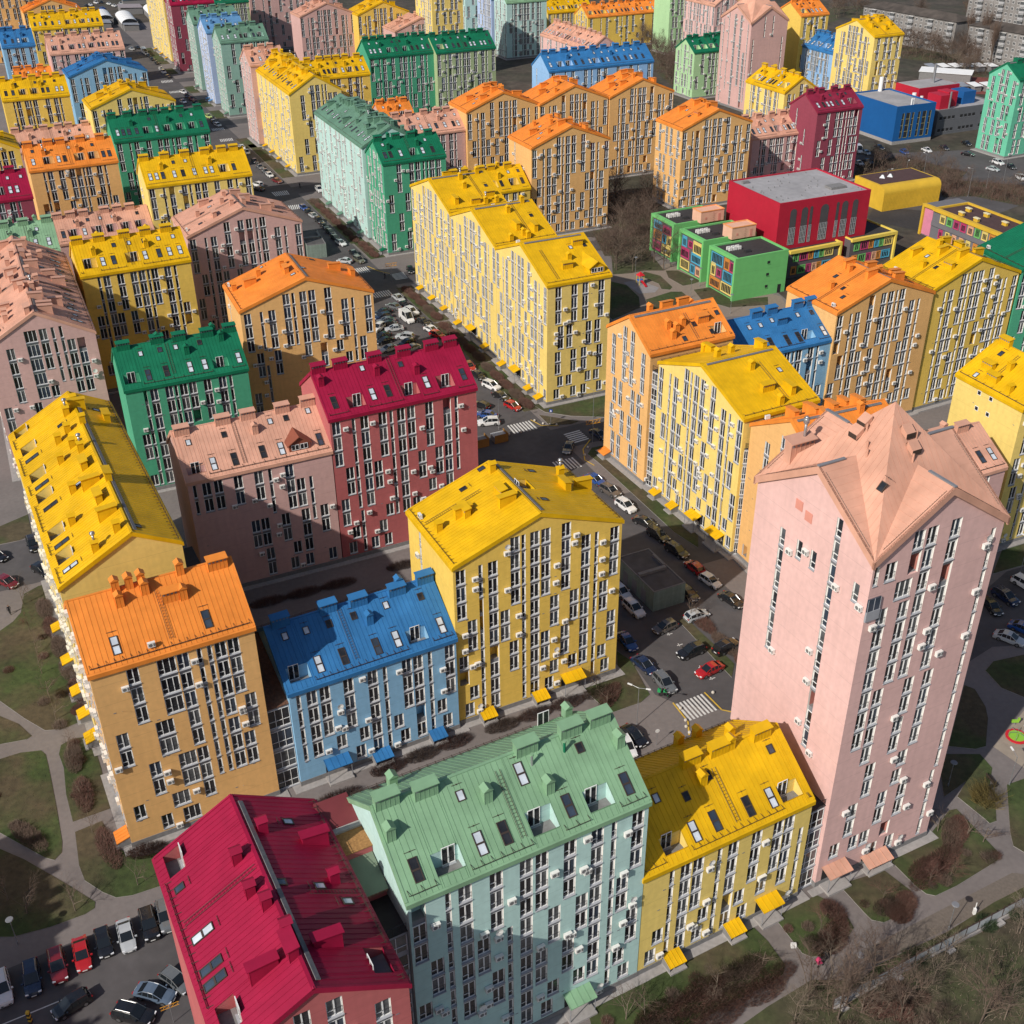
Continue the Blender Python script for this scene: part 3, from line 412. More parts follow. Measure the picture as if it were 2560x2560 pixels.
LAWN_TREES = [(42.7,91.2),(34.5,86.9),(50,94.5),(51.6,94.4),(55.8,100.8),(49,93.7),(52.5,101.7),(57.5,99.9),(21.6,80),(27.1,82.8),(11.4,76.1),(13.5,76.7),(-79,151.9),(-75.4,144.8),(-72.4,139.2),(-70,134.4),(-67.5,129.6),(-64.6,124.2),(-60.1,115.9),(-56.4,109.3),(-53.1,103.1),(-45.1,94.7),(-56.9,90.7),(-51.4,91),(-59.9,92.7),(13.2,125.4),(27.6,145.6),(12,129.7)]
WILD_TREES = [(35.1,77.7),(45.1,80.2),(47.5,83.5),(48.5,75.2),(51.2,75.6),(56.6,86.4),(40.3,75.8),(38.9,78.1),(36.4,76.6),(31.1,78.2),(33.6,79.8),(56.9,86.4),(37.9,79.3),(42.7,78.9),(29.2,75.9),(33.7,75.8)]
Q73 = [(5.5,25.6),(8.1,25.6),(5.6,22.8),(8.1,22.8)]

# ---------------------------------------------------------------- building geometry
class Bd:
    def __init__(s, n, v, extra=None):
        s.n = n; s.t, s.x, s.y, th, s.w, s.d, s.H, s.rs = v; s.th = R(th)
        s.M = Matrix.Translation((s.x, s.y, 0)) @ Matrix.Rotation(s.th, 4, 'Z')
        s.rp = (s.d if s.t == 'X' else s.w) / 2; s.Hr = s.H
        s.flat = s.rs < 1
        if extra: s.rp, s.Hr, s.w = extra
        L = s.d if s.t == 'X' else s.w
        if not s.flat and L / 2 != s.rp: pass
    def W(s, p): return s.M @ Vector(p)
    def span(s, f): return s.w if f in 'FK' else s.d
    def frame(s, f):
        return dict(F=(Vector((0, 0, 0)), Vector((1, 0, 0)), Vector((0, -1, 0))), L=(Vector((0, s.d, 0)), Vector((0, -1, 0)), Vector((-1, 0, 0))),
                    R=(Vector((s.w, 0, 0)), Vector((0, 1, 0)), Vector((1, 0, 0))), K=(Vector((s.w, s.d, 0)), Vector((-1, 0, 0)), Vector((0, 1, 0))))[f]
    def gable(s, f): return (not s.flat) and ((f in 'LR') == (s.t == 'X'))
    def prof(s, f, u):
        if not s.gable(f): return s.Hr if (f == 'R' and s.t == 'Y') or (f == 'K' and s.t == 'X') else s.H
        L = s.span(f); c = u
        if (s.t == 'X' and f == 'L') or (s.t == 'Y' and f == 'K'): c = L - u      # coordinate across the ridge
        top = s.H + s.rs
        return s.H + (top - s.H) * c / s.rp if c <= s.rp else s.Hr + (top - s.Hr) * (L - c) / (L - s.rp)
    def ridge_u(s, f):
        L = s.span(f)
        return L - s.rp if (s.t == 'X' and f == 'L') or (s.t == 'Y' and f == 'K') else s.rp
    def slopes(s):
        top = s.H + s.rs
        if s.t == 'X': return [dict(P=Vector((0, 0, s.H)), U=Vector((1, 0, 0)), V=Vector((0, 1, 0)), Lu=s.w, Lv=s.rp, m=(top - s.H) / s.rp),
                               dict(P=Vector((0, s.d, s.Hr)), U=Vector((1, 0, 0)), V=Vector((0, -1, 0)), Lu=s.w, Lv=s.d - s.rp, m=(top - s.Hr) / (s.d - s.rp))]
        return [dict(P=Vector((0, 0, s.H)), U=Vector((0, 1, 0)), V=Vector((1, 0, 0)), Lu=s.d, Lv=s.rp, m=(top - s.H) / s.rp),
                dict(P=Vector((s.w, 0, s.Hr)), U=Vector((0, 1, 0)), V=Vector((-1, 0, 0)), Lu=s.d, Lv=s.w - s.rp, m=(top - s.Hr) / (s.w - s.rp))]
def SP(sl, u, v, h=0.0):
    k = 1 / math.sqrt(1 + sl['m'] ** 2)
    n = Vector((0, 0, k)) - sl['V'] * (sl['m'] * k)
    return sl['P'] + sl['U'] * u + sl['V'] * v + Vector((0, 0, sl['m'] * v)) + n * h
def slope_mx(sl, u, v, h=0.0):
    k = 1 / math.sqrt(1 + sl['m'] ** 2); y = (sl['V'] + Vector((0, 0, sl['m']))) * k; n = Vector((0, 0, k)) - sl['V'] * (sl['m'] * k); x = y.cross(n); p = SP(sl, u, v, h)
    return Matrix(((x.x, y.x, n.x, p.x), (x.y, y.y, n.y, p.y), (x.z, y.z, n.z, p.z), (0, 0, 0, 1)))
BDS = {}
EXTRA = {'yL': (9.77, 29.1, 15.6)}
for n, v in B.items(): BDS[n] = Bd(n, v, EXTRA.get(n))
# occluder tree for leaving out windows that nothing of the photograph shows
_vv, _ff = [], []
def _occ(b):
    for f in 'FLRK':
        O, X, N = b.frame(f); L = b.span(f); us = [0, b.ridge_u(f), L] if b.gable(f) else [0, L]
        for a, c in zip(us, us[1:]):
            k = len(_vv); _vv.extend([b.W(O + X * a), b.W(O + X * c), b.W(O + X * c + Vector((0, 0, b.prof(f, c)))), b.W(O + X * a + Vector((0, 0, b.prof(f, a))))]); _ff.append((k, k + 1, k + 2, k + 3))
    if b.flat:
        k = len(_vv); _vv.extend([b.W((0, 0, b.H)), b.W((b.w, 0, b.H)), b.W((b.w, b.d, b.H)), b.W((0, b.d, b.H))]); _ff.append((k, k + 1, k + 2, k + 3))
    else:
        for sl in b.slopes():
            k = len(_vv); _vv.extend([b.M @ SP(sl, 0, 0), b.M @ SP(sl, sl['Lu'], 0), b.M @ SP(sl, sl['Lu'], sl['Lv']), b.M @ SP(sl, 0, sl['Lv'])]); _ff.append((k, k + 1, k + 2, k + 3))
for b in BDS.values(): _occ(b)
BVH = BVHTree.FromPolygons(_vv, _ff)
CINV = cam.matrix_world.inverted(); KF = 2898.33 / 1280.0
EYES = [CAMP, CAMP + Vector((-9, 2, 0)), CAMP + Vector((9, 2, 0))]
def in_view(p, marg=1.06):
    q = CINV @ p
    return q.z < -1 and abs(q.x / -q.z * KF) < marg and abs(q.y / -q.z * KF) < marg
def seen(p, n):
    if not in_view(p): return False
    for e in EYES:
        d = e - p
        if d.dot(n) <= 0: continue
        L = d.length; d.normalize()
        if BVH.ray_cast(p + n * .25 + d * .1, d, L)[0] is None: return True
    return False
def storeys(b): 
    n = max(1, round((b.H - 1.5) / 2.81)); return n, (b.H - 1.5) / n
def template(W, n, rng, end=False):
    o = []
    def T(us, i0, i1, k='D'):
        if i1 >= i0:
            for u in us: o.append((u, i0, i1 - i0 + 1, k))
    if W >= 20.5:
        s = W / 25.6; mir = rng.random() < .35
        full = [(3.9, 'N'), (5.7, 'D'), (10.25, 'N'), (12.0, 'D'), (20.0, 'D'), (21.75, 'N')]
        if rng.random() < .5: full[4] = (20.0, 'D'); full[3] = (11.8, 'D')
        for u, k in full: o.append((u * s, 0, n + 3, k))
        top = [1.0, 8.8, 13.7, 16.8, 24.55]; sh = [2.5, 7.4, 15.2, 18.3, 23.1]
        T([u * s for u in top], n - 3, n + 2); i = n - 4; a = True
        while i >= 0:
            j = max(0, i - (1 if i > 2 else 0)); T([u * s for u in (sh if a else top) if rng.random() > .08], j, i); a = not a; i = j - 1
        if mir: o = [(W - u, i, c, k) for u, i, c, k in o]
    elif W > 16.5:
        s = W / 18.9
        for u, k in ((10.3, 'D'), (12.1, 'N'), (13.3, 'N')): o.append((u * s, 0, n + 3, k))
        top = [4.6, 8.4, 14.7, 16.6]; sh = [1.9, 6.8, 15.3, 17.2]; T([u * s for u in top], n - 3, n + 2); i = n - 4; a = True
        while i >= 0:
            j = max(0, i - 1); T([u * s for u in (sh if a else top) if rng.random() > .1], j, i); a = not a; i = j - 1
    else:
        s = W / 14.5
        if end:
            for u, k in ((4.3, 'N'), (10.2, 'N')): o.append((u * s, 0, n + 3, k))
        top = [2.4, 6.1, 8.6, 12.3]; sh = [3.1, 5.2, 9.4, 11.4]; 
        if end: top = [2.2, 7.2, 12.3]; sh = [1.4, 6.2, 8.4, 13.2]
        T([u * s for u in top], n - 3, n + 2); i = n - 4; a = True
        while i >= 0:
            j = max(0, i - 1); T([u * s for u in (sh if a else top)], j, i); a = not a; i = j - 1
    return o
AC_N = [0]; HOLES = {}; AP = [0.0]
def facade(b, root, wb, f, wm, stacks, near, rng, p_ac=.22, lm=None):
    O, X, N = b.frame(f); L = b.span(f); n, st = storeys(b); fr = lambda u, z, dep=0.0: O + X * u + Vector((0, 0, z)) - N * dep
    Nw = (b.M.to_3x3() @ N); holes = []; wins = []
    for u, i0, cnt, k in stacks:
        a = WW[k] / 2 + .02; u0, u1 = u - a, u + a
        if u0 < .25 or u1 > L - .25: continue
        lim = min(b.prof(f, u0), b.prof(f, u1)) - .42; cells = []
        for i in range(i0, i0 + cnt):
            z = 1.2 + i * st
            if z + WH > lim: break
            if i >= 0: cells.append(z)
        if not cells: continue
        z0, z1 = cells[0] - .08, cells[-1] + WH
        if any(not (u1 + .1 < h[0] or u0 - .1 > h[1] or z1 + .1 < h[2] or z0 - .1 > h[3]) for h in holes): continue
        vis = [seen(b.W(fr(u, z + 1.2)), Nw) for z in cells]
        if not any(vis): continue
        log = [rng.random() < .03 for _ in cells]
        holes.append((u0, u1, z0, z1, cells, log)); wins += [(u, z, k, v and not lg) for z, v, lg in zip(cells, vis, log)]
    xs = sorted(set([0, L] + ([b.ridge_u(f)] if b.gable(f) else []) + [h[0] for h in holes] + [h[1] for h in holes]))
    for a, c in zip(xs, xs[1:]):
        if c - a < 1e-4: continue
        md = (a + c) / 2; hs = sorted([h for h in holes if h[0] < md < h[1]], key=lambda h: h[2]); z = 0.0
        for h in hs:
            if h[2] > z: wb.face([fr(a, z), fr(c, z), fr(c, h[2]), fr(a, h[2])], wm)
            z = h[3]
        wb.face([fr(a, z), fr(c, z), fr(c, b.prof(f, c)), fr(a, b.prof(f, a))], wm)
    D = .26
    for u0, u1, z0, z1, cells, log in holes:
        wb.face([fr(u0, z0), fr(u0, z0, D), fr(u0, z1, D), fr(u0, z1)], M_REVEAL); wb.face([fr(u1, z0), fr(u1, z1), fr(u1, z1, D), fr(u1, z0, D)], M_REVEAL)
        wb.face([fr(u0, z1), fr(u0, z1, D), fr(u1, z1, D), fr(u1, z1)], wm); wb.face([fr(u0, z0), fr(u1, z0), fr(u1, z0, D), fr(u0, z0, D)], wm)
        zz = z0
        for c, lg in zip(cells, log):
            if lg:
                if c > zz: wb.face([fr(u0, zz, D), fr(u1, zz, D), fr(u1, c, D), fr(u0, c, D)], M_GREY)
                t = c + WH; q = 1.3
                wb.face([fr(u0, c, D), fr(u1, c, D), fr(u1, c, q), fr(u0, c, q)], M_CONCD); wb.face([fr(u0, t, D), fr(u1, t, D), fr(u1, t, q), fr(u0, t, q)], lm or wm)
                wb.face([fr(u0, c, D), fr(u0, c, q), fr(u0, t, q), fr(u0, t, D)], lm or wm); wb.face([fr(u1, c, D), fr(u1, c, q), fr(u1, t, q), fr(u1, t, D)], lm or wm)
                wb.face([fr(u0, c, q), fr(u1, c, q), fr(u1, t, q), fr(u0, t, q)], lm or wm)
                zz = t
        wb.face([fr(u0, zz, D), fr(u1, zz, D), fr(u1, z1, D), fr(u0, z1, D)], M_GREY)
    rot = Matrix(((X.x, -N.x, 0, 0), (X.y, -N.y, 0, 0), (0, 0, 1, 0), (0, 0, 0, 1)))
    for u, z, k, v in wins:
        if not v: continue
        g = rng.choice((0, 0, 0, 2, 1, 1)); mx = Matrix.Translation(fr(u, z, .17)) @ rot
        if near:
            wo = ob('window', window_frame(k), root, mx); ob('pane', window_pane(k, g), wo); ob('railing', railing(k), wo)
        else: ob('window', window_far(k, g), root, mx)
        if rng.random() < p_ac:
            sd = rng.choice((-1, 1)); au = u + sd * (WW[k] / 2 + .50 + rng.choice((0, .1, .3))); az = z + rng.choice((-.35, -.1, .1, .5, 1.3))
            if .5 < au < L - .5 and az + .7 < b.prof(f, au) - .3 and not any(h[0] - .44 < au < h[1] + .44 and h[2] - .7 < az < h[3] + .1 for h in holes):
                if seen(b.W(fr(au, az + .3, -.3)), Nw):
                    ob('air_conditioner', ac_mesh(), root, Matrix.Translation(fr(au, az)) @ rot); AC_N[0] += 1
                    if rng.random() < .05: ob('satellite_dish', dish_mesh(), root, Matrix.Translation(fr(au, az + 1.4)) @ rot)
    return holes
def rect_minus(v0, v1, cuts):
    out = [(v0, v1)]
    for a, c in cuts:
        nn = []
        for p, q in out:
            if c <= p or a >= q: nn.append((p, q)); continue
            if a > p: nn.append((p, a))
            if c < q: nn.append((c, q))
        out = nn
    return [(p, q) for p, q in out if q - p > .02]
def roof_piece(mb, sl, u0, u1, v0, v1, m):
    P = lambda u, v, h: SP(sl, u, v, h)
    mb.hexa([P(u0, v0, -.02), P(u1, v0, -.02), P(u1, v1, -.02), P(u0, v1, -.02), P(u0, v0, .05), P(u1, v0, .05), P(u1, v1, .05), P(u0, v1, .05)], m)
    mb.hexa([P(u0, v0, .04), P(u0 + .03, v0, .04), P(u0 + .03, v1, .04), P(u0, v1, .04), P(u0, v0, .085), P(u0 + .03, v0, .085), P(u0 + .03, v1, .085), P(u0, v1, .085)], m, skip=(0,))
OV = .22
M_TRAY = mat('cable_tray', (.16, .155, .16), .6, noise=.2, scale=3)
DENSE = {'gr40', 'mi36', 'li35', 'mi34', 'ye33', 'pi37', 'cr33', 'gr59', 'or58', 'orangeL', 'yL', 'yBig', 'mintBig', 'or49', 'pink16', 'F5', 'F7', 'F6', 'N8'}
SLITS = {'yC', 'orangeM', 'bl57', 'gr22', 'ye24', 'cr51', 'ye21', 'bl26', 'or48'}
def build_roof(b, root, rk, wk, near, mid, rng, items):
    m = roofmat(rk); wm = wallmat(wk); rb = MB(); roof = ob('roof', None, root) if False else None
    far_mb = MB(); panels = []; sls = b.slopes()
    for si, sl in enumerate(sls):
        # trims: eave fascia, gable trims, ridge cap
        k = math.sqrt(1 + sl['m'] ** 2)
        E = lambda u, v, h: sl['P'] + sl['U'] * u + sl['V'] * v + Vector((0, 0, sl['m'] * v + h))
        rb.hexa([E(-OV, -OV, -.52), E(sl['Lu'] + OV, -OV, -.52), E(sl['Lu'] + OV, -OV + .2, -.62), E(-OV, -OV + .2, -.62), E(-OV, -OV, .03), E(sl['Lu'] + OV, -OV, .03), E(sl['Lu'] + OV, -OV + .2, .03), E(-OV, -OV + .2, .03)], m)
        for ua, ub in ((-OV, .02), (sl['Lu'] - .02, sl['Lu'] + OV)):
            rb.hexa([E(ua, -OV + .201, -.5), E(ub, -OV + .201, -.5), E(ub, sl['Lv'], -.5), E(ua, sl['Lv'], -.5), E(ua, -OV + .201, .13), E(ub, -OV + .201, .13), E(ub, sl['Lv'], .13), E(ua, sl['Lv'], .13)], m)
        cuts = [(u - 1.4, u + 1.4, max(.75, v - 1.1), v + 1.15) for kk, s_, u, v in [q[:4] for q in items if q[0] == 'ter'] if s_ == si]
        us = set([.03, sl['Lu'] - .03]); nn = max(1, round((sl['Lu'] - .06) / .6))
        for i in range(nn + 1): us.add(.03 + (sl['Lu'] - .06) * i / nn)
        for c in cuts: us.add(max(.03, c[0])); us.add(min(sl['Lu'] - .03, c[1]))
        us = sorted(us)
        # thin slivers merge into their neighbour
        uu = [us[0]]
        for u in us[1:]:
            if u - uu[-1] > .08 or any(abs(u - c[0]) < .01 or abs(u - c[1]) < .01 for c in cuts): uu.append(u)
        for a, c in zip(uu, uu[1:]):
            if c - a < .02: continue
            for p, q in rect_minus(-OV + .19, sl['Lv'], [(h[2], h[3]) for h in cuts if h[0] - .01 < (a + c) / 2 < h[1] + .01]):
                if near: 
                    pm = MB(); roof_piece(pm, sl, a, c - .004, p, q, m); panels.append(pm.mesh('roof_panel'))
                else: roof_piece(far_mb, sl, a, c, p, q, m)
    s0 = sls[0]
    E0 = lambda u, v, h: s0['P'] + s0['U'] * u + s0['V'] * v + Vector((0, 0, s0['m'] * v + h))
    t = .16
    rb.hexa([E0(-OV, s0['Lv'] - t, .02), E0(s0['Lu'] + OV, s0['Lv'] - t, .02), E0(s0['Lu'] + OV, s0['Lv'] + t, .02 - t * s0['m'] - t * s0['m']), E0(-OV, s0['Lv'] + t, .02 - 2 * t * s0['m']),
             E0(-OV, s0['Lv'] - t, .16), E0(s0['Lu'] + OV, s0['Lv'] - t, .16), E0(s0['Lu'] + OV, s0['Lv'] + t, .16 - 2 * t * s0['m']), E0(-OV, s0['Lv'] + t, .16 - 2 * t * s0['m'])], m)
    rb.v += far_mb.v and [] or []
    if b.t == 'Y':                                            # grey cable tray beside the ridge
        s1 = sls[1]; v = s1['Lv'] - .75
        rb.hexa([SP(s1, .6, v, .1), SP(s1, s1['Lu'] - .8, v, .1), SP(s1, s1['Lu'] - .8, v + .38, .1), SP(s1, .6, v + .38, .1), SP(s1, .6, v, .2), SP(s1, s1['Lu'] - .8, v, .2), SP(s1, s1['Lu'] - .8, v + .38, .2), SP(s1, .6, v + .38, .2)], M_TRAY)
    off = len(rb.v); mi = {i: rb.m(x) for i, x in enumerate(far_mb.ms)}
    rb.v += far_mb.v; rb.f += [tuple(off + i for i in q) for q in far_mb.f]; rb.mi += [mi[i] for i in far_mb.mi]
    roof = ob('roof', rb.mesh('roof'), root)
    for pm in panels: ob('roof_panel', pm, roof)
    # items on the slopes
    det = near or mid
    for it in items:
        k, si, u, v = it[:4]; sl = sls[si]
        if not (.3 < u < sl['Lu'] - .3 and -1.5 < v < sl['Lv'] + 1.5): continue
        if k in ('sk1', 'sk2', 'skh'):
            g = rng.choice((0, 0, 1, 2)); fm, pm = skylight_mesh(k, g); L = dict(sk1=1.1, sk2=2.5, skh=2.5)[k]
            v = min(max(v, L / 2 + .25), sl['Lv'] - L / 2 - .5)
            o = ob('skylight', fm, roof, slope_mx(sl, u, v, .05)); ob('pane', pm, o)
        elif k in ('ch', 'chw', 'chl'):
            v = min(max(v, .8), sl['Lv'] - .15); p = SP(sl, u, v); mx = Matrix.Translation(p) @ Matrix.Rotation(math.atan2(sl['U'].y, sl['U'].x) + (0 if (si == 0) == (b.t == 'X') else pi), 4, 'Z')
            o = ob('chimney', chimney_mesh(k, rk), roof, mx)
            if k == 'ch' and rng.random() < .10: ob('vent_pipe', cowl_mesh(), o, Matrix.Translation((0, 0, 1.4)))
        elif k == 'pip':
            pb = MB(); p = SP(sl, u, v); pb.bar(p - Vector((0, 0, .3)), p + Vector((0, 0, 1.3)), .14, roofmat('green') if rng.random() < .5 else M_STEEL, 8); pb.bar(p + Vector((0, 0, 1.3)), p + Vector((0, 0, 1.45)), .2, m, 8)
            ob('vent_pipe', pb.mesh('vent_pipe'), roof)
        elif k == 'lad':
            lb = MB(); v1, v2 = sorted((v, it[4])); v1 = max(v1, .5); v2 = min(v2, sl['Lv'] - .2)
            for x in (-.24, .24): lb.bar(SP(sl, u + x, v1, .2), SP(sl, u + x, v2, .2), .03, M_GUARD, 4)
            nr = int((v2 - v1) / .3) if det else 0
            for i in range(nr): vv = v1 + .15 + .3 * i; lb.bar(SP(sl, u - .24, vv, .2), SP(sl, u + .24, vv, .2), .018, M_GUARD, 3)
            ob('ladder', lb.mesh('ladder'), roof)
        elif k == 'ter':
            tb = MB(); u0, u1, v0, v1 = u - 1.4, u + 1.4, max(.75, v - 1.1), v + 1.15; zf = sl['P'].z + sl['m'] * v0 - .75
            Q = lambda uu, vv, z: Vector(((sl['P'] + sl['U'] * uu + sl['V'] * vv).x, (sl['P'] + sl['U'] * uu + sl['V'] * vv).y, z)); zr = lambda vv: sl['P'].z + sl['m'] * vv + .05
            tb.face([Q(u0, v0, zf), Q(u1, v0, zf), Q(u1, v1, zf), Q(u0, v1, zf)], M_CONCD); tb.face([Q(u0, v1, zf), Q(u1, v1, zf), Q(u1, v1, zr(v1)), Q(u0, v1, zr(v1))], wm)
            for x in (u0, u1): tb.face([Q(x, v0, zf), Q(x, v1, zf), Q(x, v1, zr(v1)), Q(x, v0, zr(v0))], wm)
            tb.face([Q(u0, v0, zf), Q(u1, v0, zf), Q(u1, v0, zr(v0) + .12), Q(u0, v0, zr(v0) + .12)], m)
            o = ob('roof_terrace', tb.mesh('roof_terrace'), roof)
            ang = math.atan2(sl['V'].y, sl['V'].x) - pi / 2
            ob('window', window_far('D', 0), o, Matrix.Translation(Q(u + rng.choice((-.4, 0, .4)), v1 - .04, zf + .05)) @ Matrix.Rotation(ang, 4, 'Z'))
        elif k == 'dor':
            db = MB(); hw = 1.7; v0 = .9; z0 = sl['P'].z + sl['m'] * v0; Q = lambda uu, vv, z: Vector(((sl['P'] + sl['U'] * uu + sl['V'] * vv).x, (sl['P'] + sl['U'] * uu + sl['V'] * vv).y, z))
            ze = z0 + 1.35; zp = z0 + 2.5; ve = (ze - sl['P'].z) / sl['m']; vp = (zp - sl['P'].z) / sl['m']; dm = roofmat(rk)
            dk = mat('dormer_brown_red', (.24, .07, .04), .6) if rk == 'salmon' else dm
            db.face([Q(u - hw, v0, z0), Q(u + hw, v0, z0), Q(u + hw, v0, ze), Q(u, v0, zp), Q(u - hw, v0, ze)], dk)
            for sg in (-1, 1):
                db.face([Q(u + sg * hw, v0, z0), Q(u + sg * hw, v0, ze), Q(u + sg * hw, ve, ze)], dk)
                a = u + sg * (hw + .3); dz = -.3 * (zp - ze) / hw
                db.hexa([Q(a, v0 - .3, ze + dz - .06), Q(u, v0 - .3, zp - .06), Q(u, vp, zp - .06), Q(a, ve, ze + dz - .06), Q(a, v0 - .3, ze + dz + .08), Q(u, v0 - .3, zp + .08), Q(u, vp, zp + .08), Q(a, ve, ze + dz + .08)], dk)
            o = ob('dormer', db.mesh('dormer'), roof)
            ang = math.atan2(sl['V'].y, sl['V'].x) - pi / 2
            for x in (-.7, .7):
                ob('window', cached('dormw', dormer_win), o, Matrix.Translation(Q(u + x, v0 - .05, z0 + .25)) @ Matrix.Rotation(ang, 4, 'Z'))
    if det:
        sl = sls[0]
        for _ in range(rng.choice((1, 2, 3)) if b.t == 'X' else 1):
            u = rng.uniform(2, sl['Lu'] - 2); v = .95
            if not any(q[1] == 0 and abs(q[2] - u) < 2.1 and q[3] < 3.5 for q in items): ob('air_conditioner', ac_mesh(), roof, Matrix.Translation(SP(sl, u, v, .1)) @ Matrix.Rotation(math.atan2(sl['V'].y, sl['V'].x) - pi / 2, 4, 'Z'))
    # snow guards along the eaves
    for si, sl in enumerate(sls):
        gb = MB(); cuts = [(u - 1.8, u + 1.8) for kk, s_, u, v in [q[:4] for q in items if q[0] == 'ter'] if s_ == si]
        for a, c in rect_minus(.3, sl['Lu'] - .3, cuts):
            if det:
                for h in (.16, .30): gb.bar(SP(sl, a, .35, h), SP(sl, c, .35, h), .03, M_GUARD, 3)
                nb = max(1, int((c - a) / (.9 if near else 1.6)))
                for i in range(nb + 1):
                    x = a + (c - a) * i / nb; gb.bar(SP(sl, x, .35, .05), SP(sl, x, .35, .40), .035, M_GUARD, 3); gb.bar(SP(sl, x, .8, .05), SP(sl, x, .35, .3), .03, M_GUARD, 3)
            else: gb.bar(SP(sl, a, .35, .2), SP(sl, c, .35, .2), .05, M_GUARD, 3)
        ob('snow_guard', gb.mesh('snow_guard'), roof)
    return roof
def dormer_win():
    b = MB(); a = .62
    for x0, x1, z0, z1 in ((-a, -a + .07, 0, .95), (a - .07, a, 0, .95), (-a + .07, a - .07, 0, .07), (-a + .07, a - .07, .88, .95), (-.04, .04, .07, .88)): b.box(x0, x1, -.03, .03, z0, z1, M_FRAME)
    b.face([(-a, 0, 0), (a, 0, 0), (a, 0, .95), (-a, 0, .95)], M_GLASS); return b.mesh('window')
def random_items(b, rng):
    o = []; sls = b.slopes()
    for si, sl in enumerate(sls):
        Lu, Lv = sl['Lu'], sl['Lv']
        if b.t == 'X':
            if si == 0:
                u = 1.5
                while u < Lu - 1.2:
                    q = rng.random()
                    if q < .28 and u + 1.2 < Lu - 1.9: o.append(('ter', 0, u + 1.0, 2.2)); u += 3.6
                    else: o.append(('sk2', 0, u, 2.2)); u += rng.choice((1.6, 2.2, 2.9))
                u = 2.0
                while u < Lu - 1: 
                    if rng.random() < .6: o.append(('sk1', 0, u, Lv - 2.0))
                    u += 3.1
                o.append(('lad', 0, Lu * .48, .6, Lv - .2))
                for u in (Lu * .2, Lu * .62): o.append(('ch', 0, u + rng.uniform(-1, 1), Lv * .56))
                u = 1.2
                while u < Lu - .8: o.append(('chw', 0, u, Lv - .5)); u += rng.choice((3.2, 4.4, 5.2))
            else:
                for u in (Lu * .25, Lu * .7): o.append(('ch', 1, u, Lv - .6))
        else:
            for u, v in ((.2, .55), (.5, .35), (.55, .8), (.8, .55), (.3, .9), (.72, .9)):
                if rng.random() < .8: o.append((rng.choice(('ch', 'chw', 'chl')), si, u * Lu + rng.uniform(-.6, .6), v * Lv))
            if Lu > 25:
                for i in range(int(Lu / 3)): o.append((rng.choice(('ch', 'ch', 'chl', 'chw')), si, 2 + i * 3 + rng.uniform(-.8, .8), Lv * rng.choice((.5, .78, .9)))); o.append((('sk2', 'sk1')[i % 2], si, 2.5 + i * 3, 2.6))
            for u, v in ((.35, .45), (.65, .6), (.2, .3)):
                if rng.random() < .7: o.append(('sk1', si, u * Lu, v * Lv))
            o.append(('lad', si, Lu * .42, .6, Lv - .2))
    return o
def canopy(b, root, f, u, rk, wide=2.2, z=None):
    z = z or (3.1 if wide > 2.9 else 1.55)
    O, X, N = b.frame(f); p = lambda uu, dep, zz: O + X * uu + N * dep + Vector((0, 0, zz)); cb = MB(); m = roofmat(rk); a = wide / 2
    cb.hexa([p(u - a, .02, z), p(u + a, .02, z), p(u + a, 1.7, z - .55), p(u - a, 1.7, z - .55), p(u - a, .02, z + .1), p(u + a, .02, z + .1), p(u + a, 1.7, z - .45), p(u - a, 1.7, z - .45)], m)
    for i in range(5):
        x = u - a + wide * i / 4 - .02; cb.hexa([p(x, .02, z + .1), p(x + .04, .02, z + .1), p(x + .04, 1.7, z - .45), p(x, 1.7, z - .45), p(x, .02, z + .15), p(x + .04, .02, z + .15), p(x + .04, 1.7, z - .4), p(x, 1.7, z - .4)], m)
    for x in (u - a + .1, u + a - .1): cb.bar(p(x, 1.5, 0), p(x, 1.5, z - .5), .05, M_GREY, 4)
    cb.hexa([p(u - a, 0.02, 0), p(u + a, .02, 0), p(u + a, 1.9, 0), p(u - a, 1.9, 0), p(u - a, .02, .3), p(u + a, .02, .3), p(u + a, 1.9, .3), p(u - a, 1.9, .3)], M_CONC)
    if wide < 2.9:
        for x in (u - a + .05, u + a - .2): cb.hexa([p(x, .02, .2), p(x + .15, .02, .2), p(x + .15, 1.5, .2), p(x, 1.5, .2), p(x, .02, z - .05), p(x + .15, .02, z - .05), p(x + .15, 1.5, z - .55), p(x, 1.5, z - .55)], M_CONCD)
    if wide > 2.9: cb.hexa([p(u - a + .2, .01, 0), p(u + a - .2, .01, 0), p(u + a - .2, .03, 0), p(u - a + .2, .03, 0), p(u - a + .2, .01, z - .1), p(u + a - .2, .01, z - .1), p(u + a - .2, .04, z - .1), p(u - a + .2, .04, z - .1)], M_DARK)
    else: cb.hexa([p(u - .6, .01, .3), p(u + .6, .01, .3), p(u + .6, .04, .3), p(u - .6, .04, .3), p(u - .6, .01, 1.3), p(u + .6, .01, 1.3), p(u + .6, .05, 1.3), p(u - .6, .05, 1.3)], M_BROWN)
    ob('entrance_canopy', cb.mesh('entrance_canopy'), root)
GROUP_B = 'gable roofed apartment blocks of the estate'
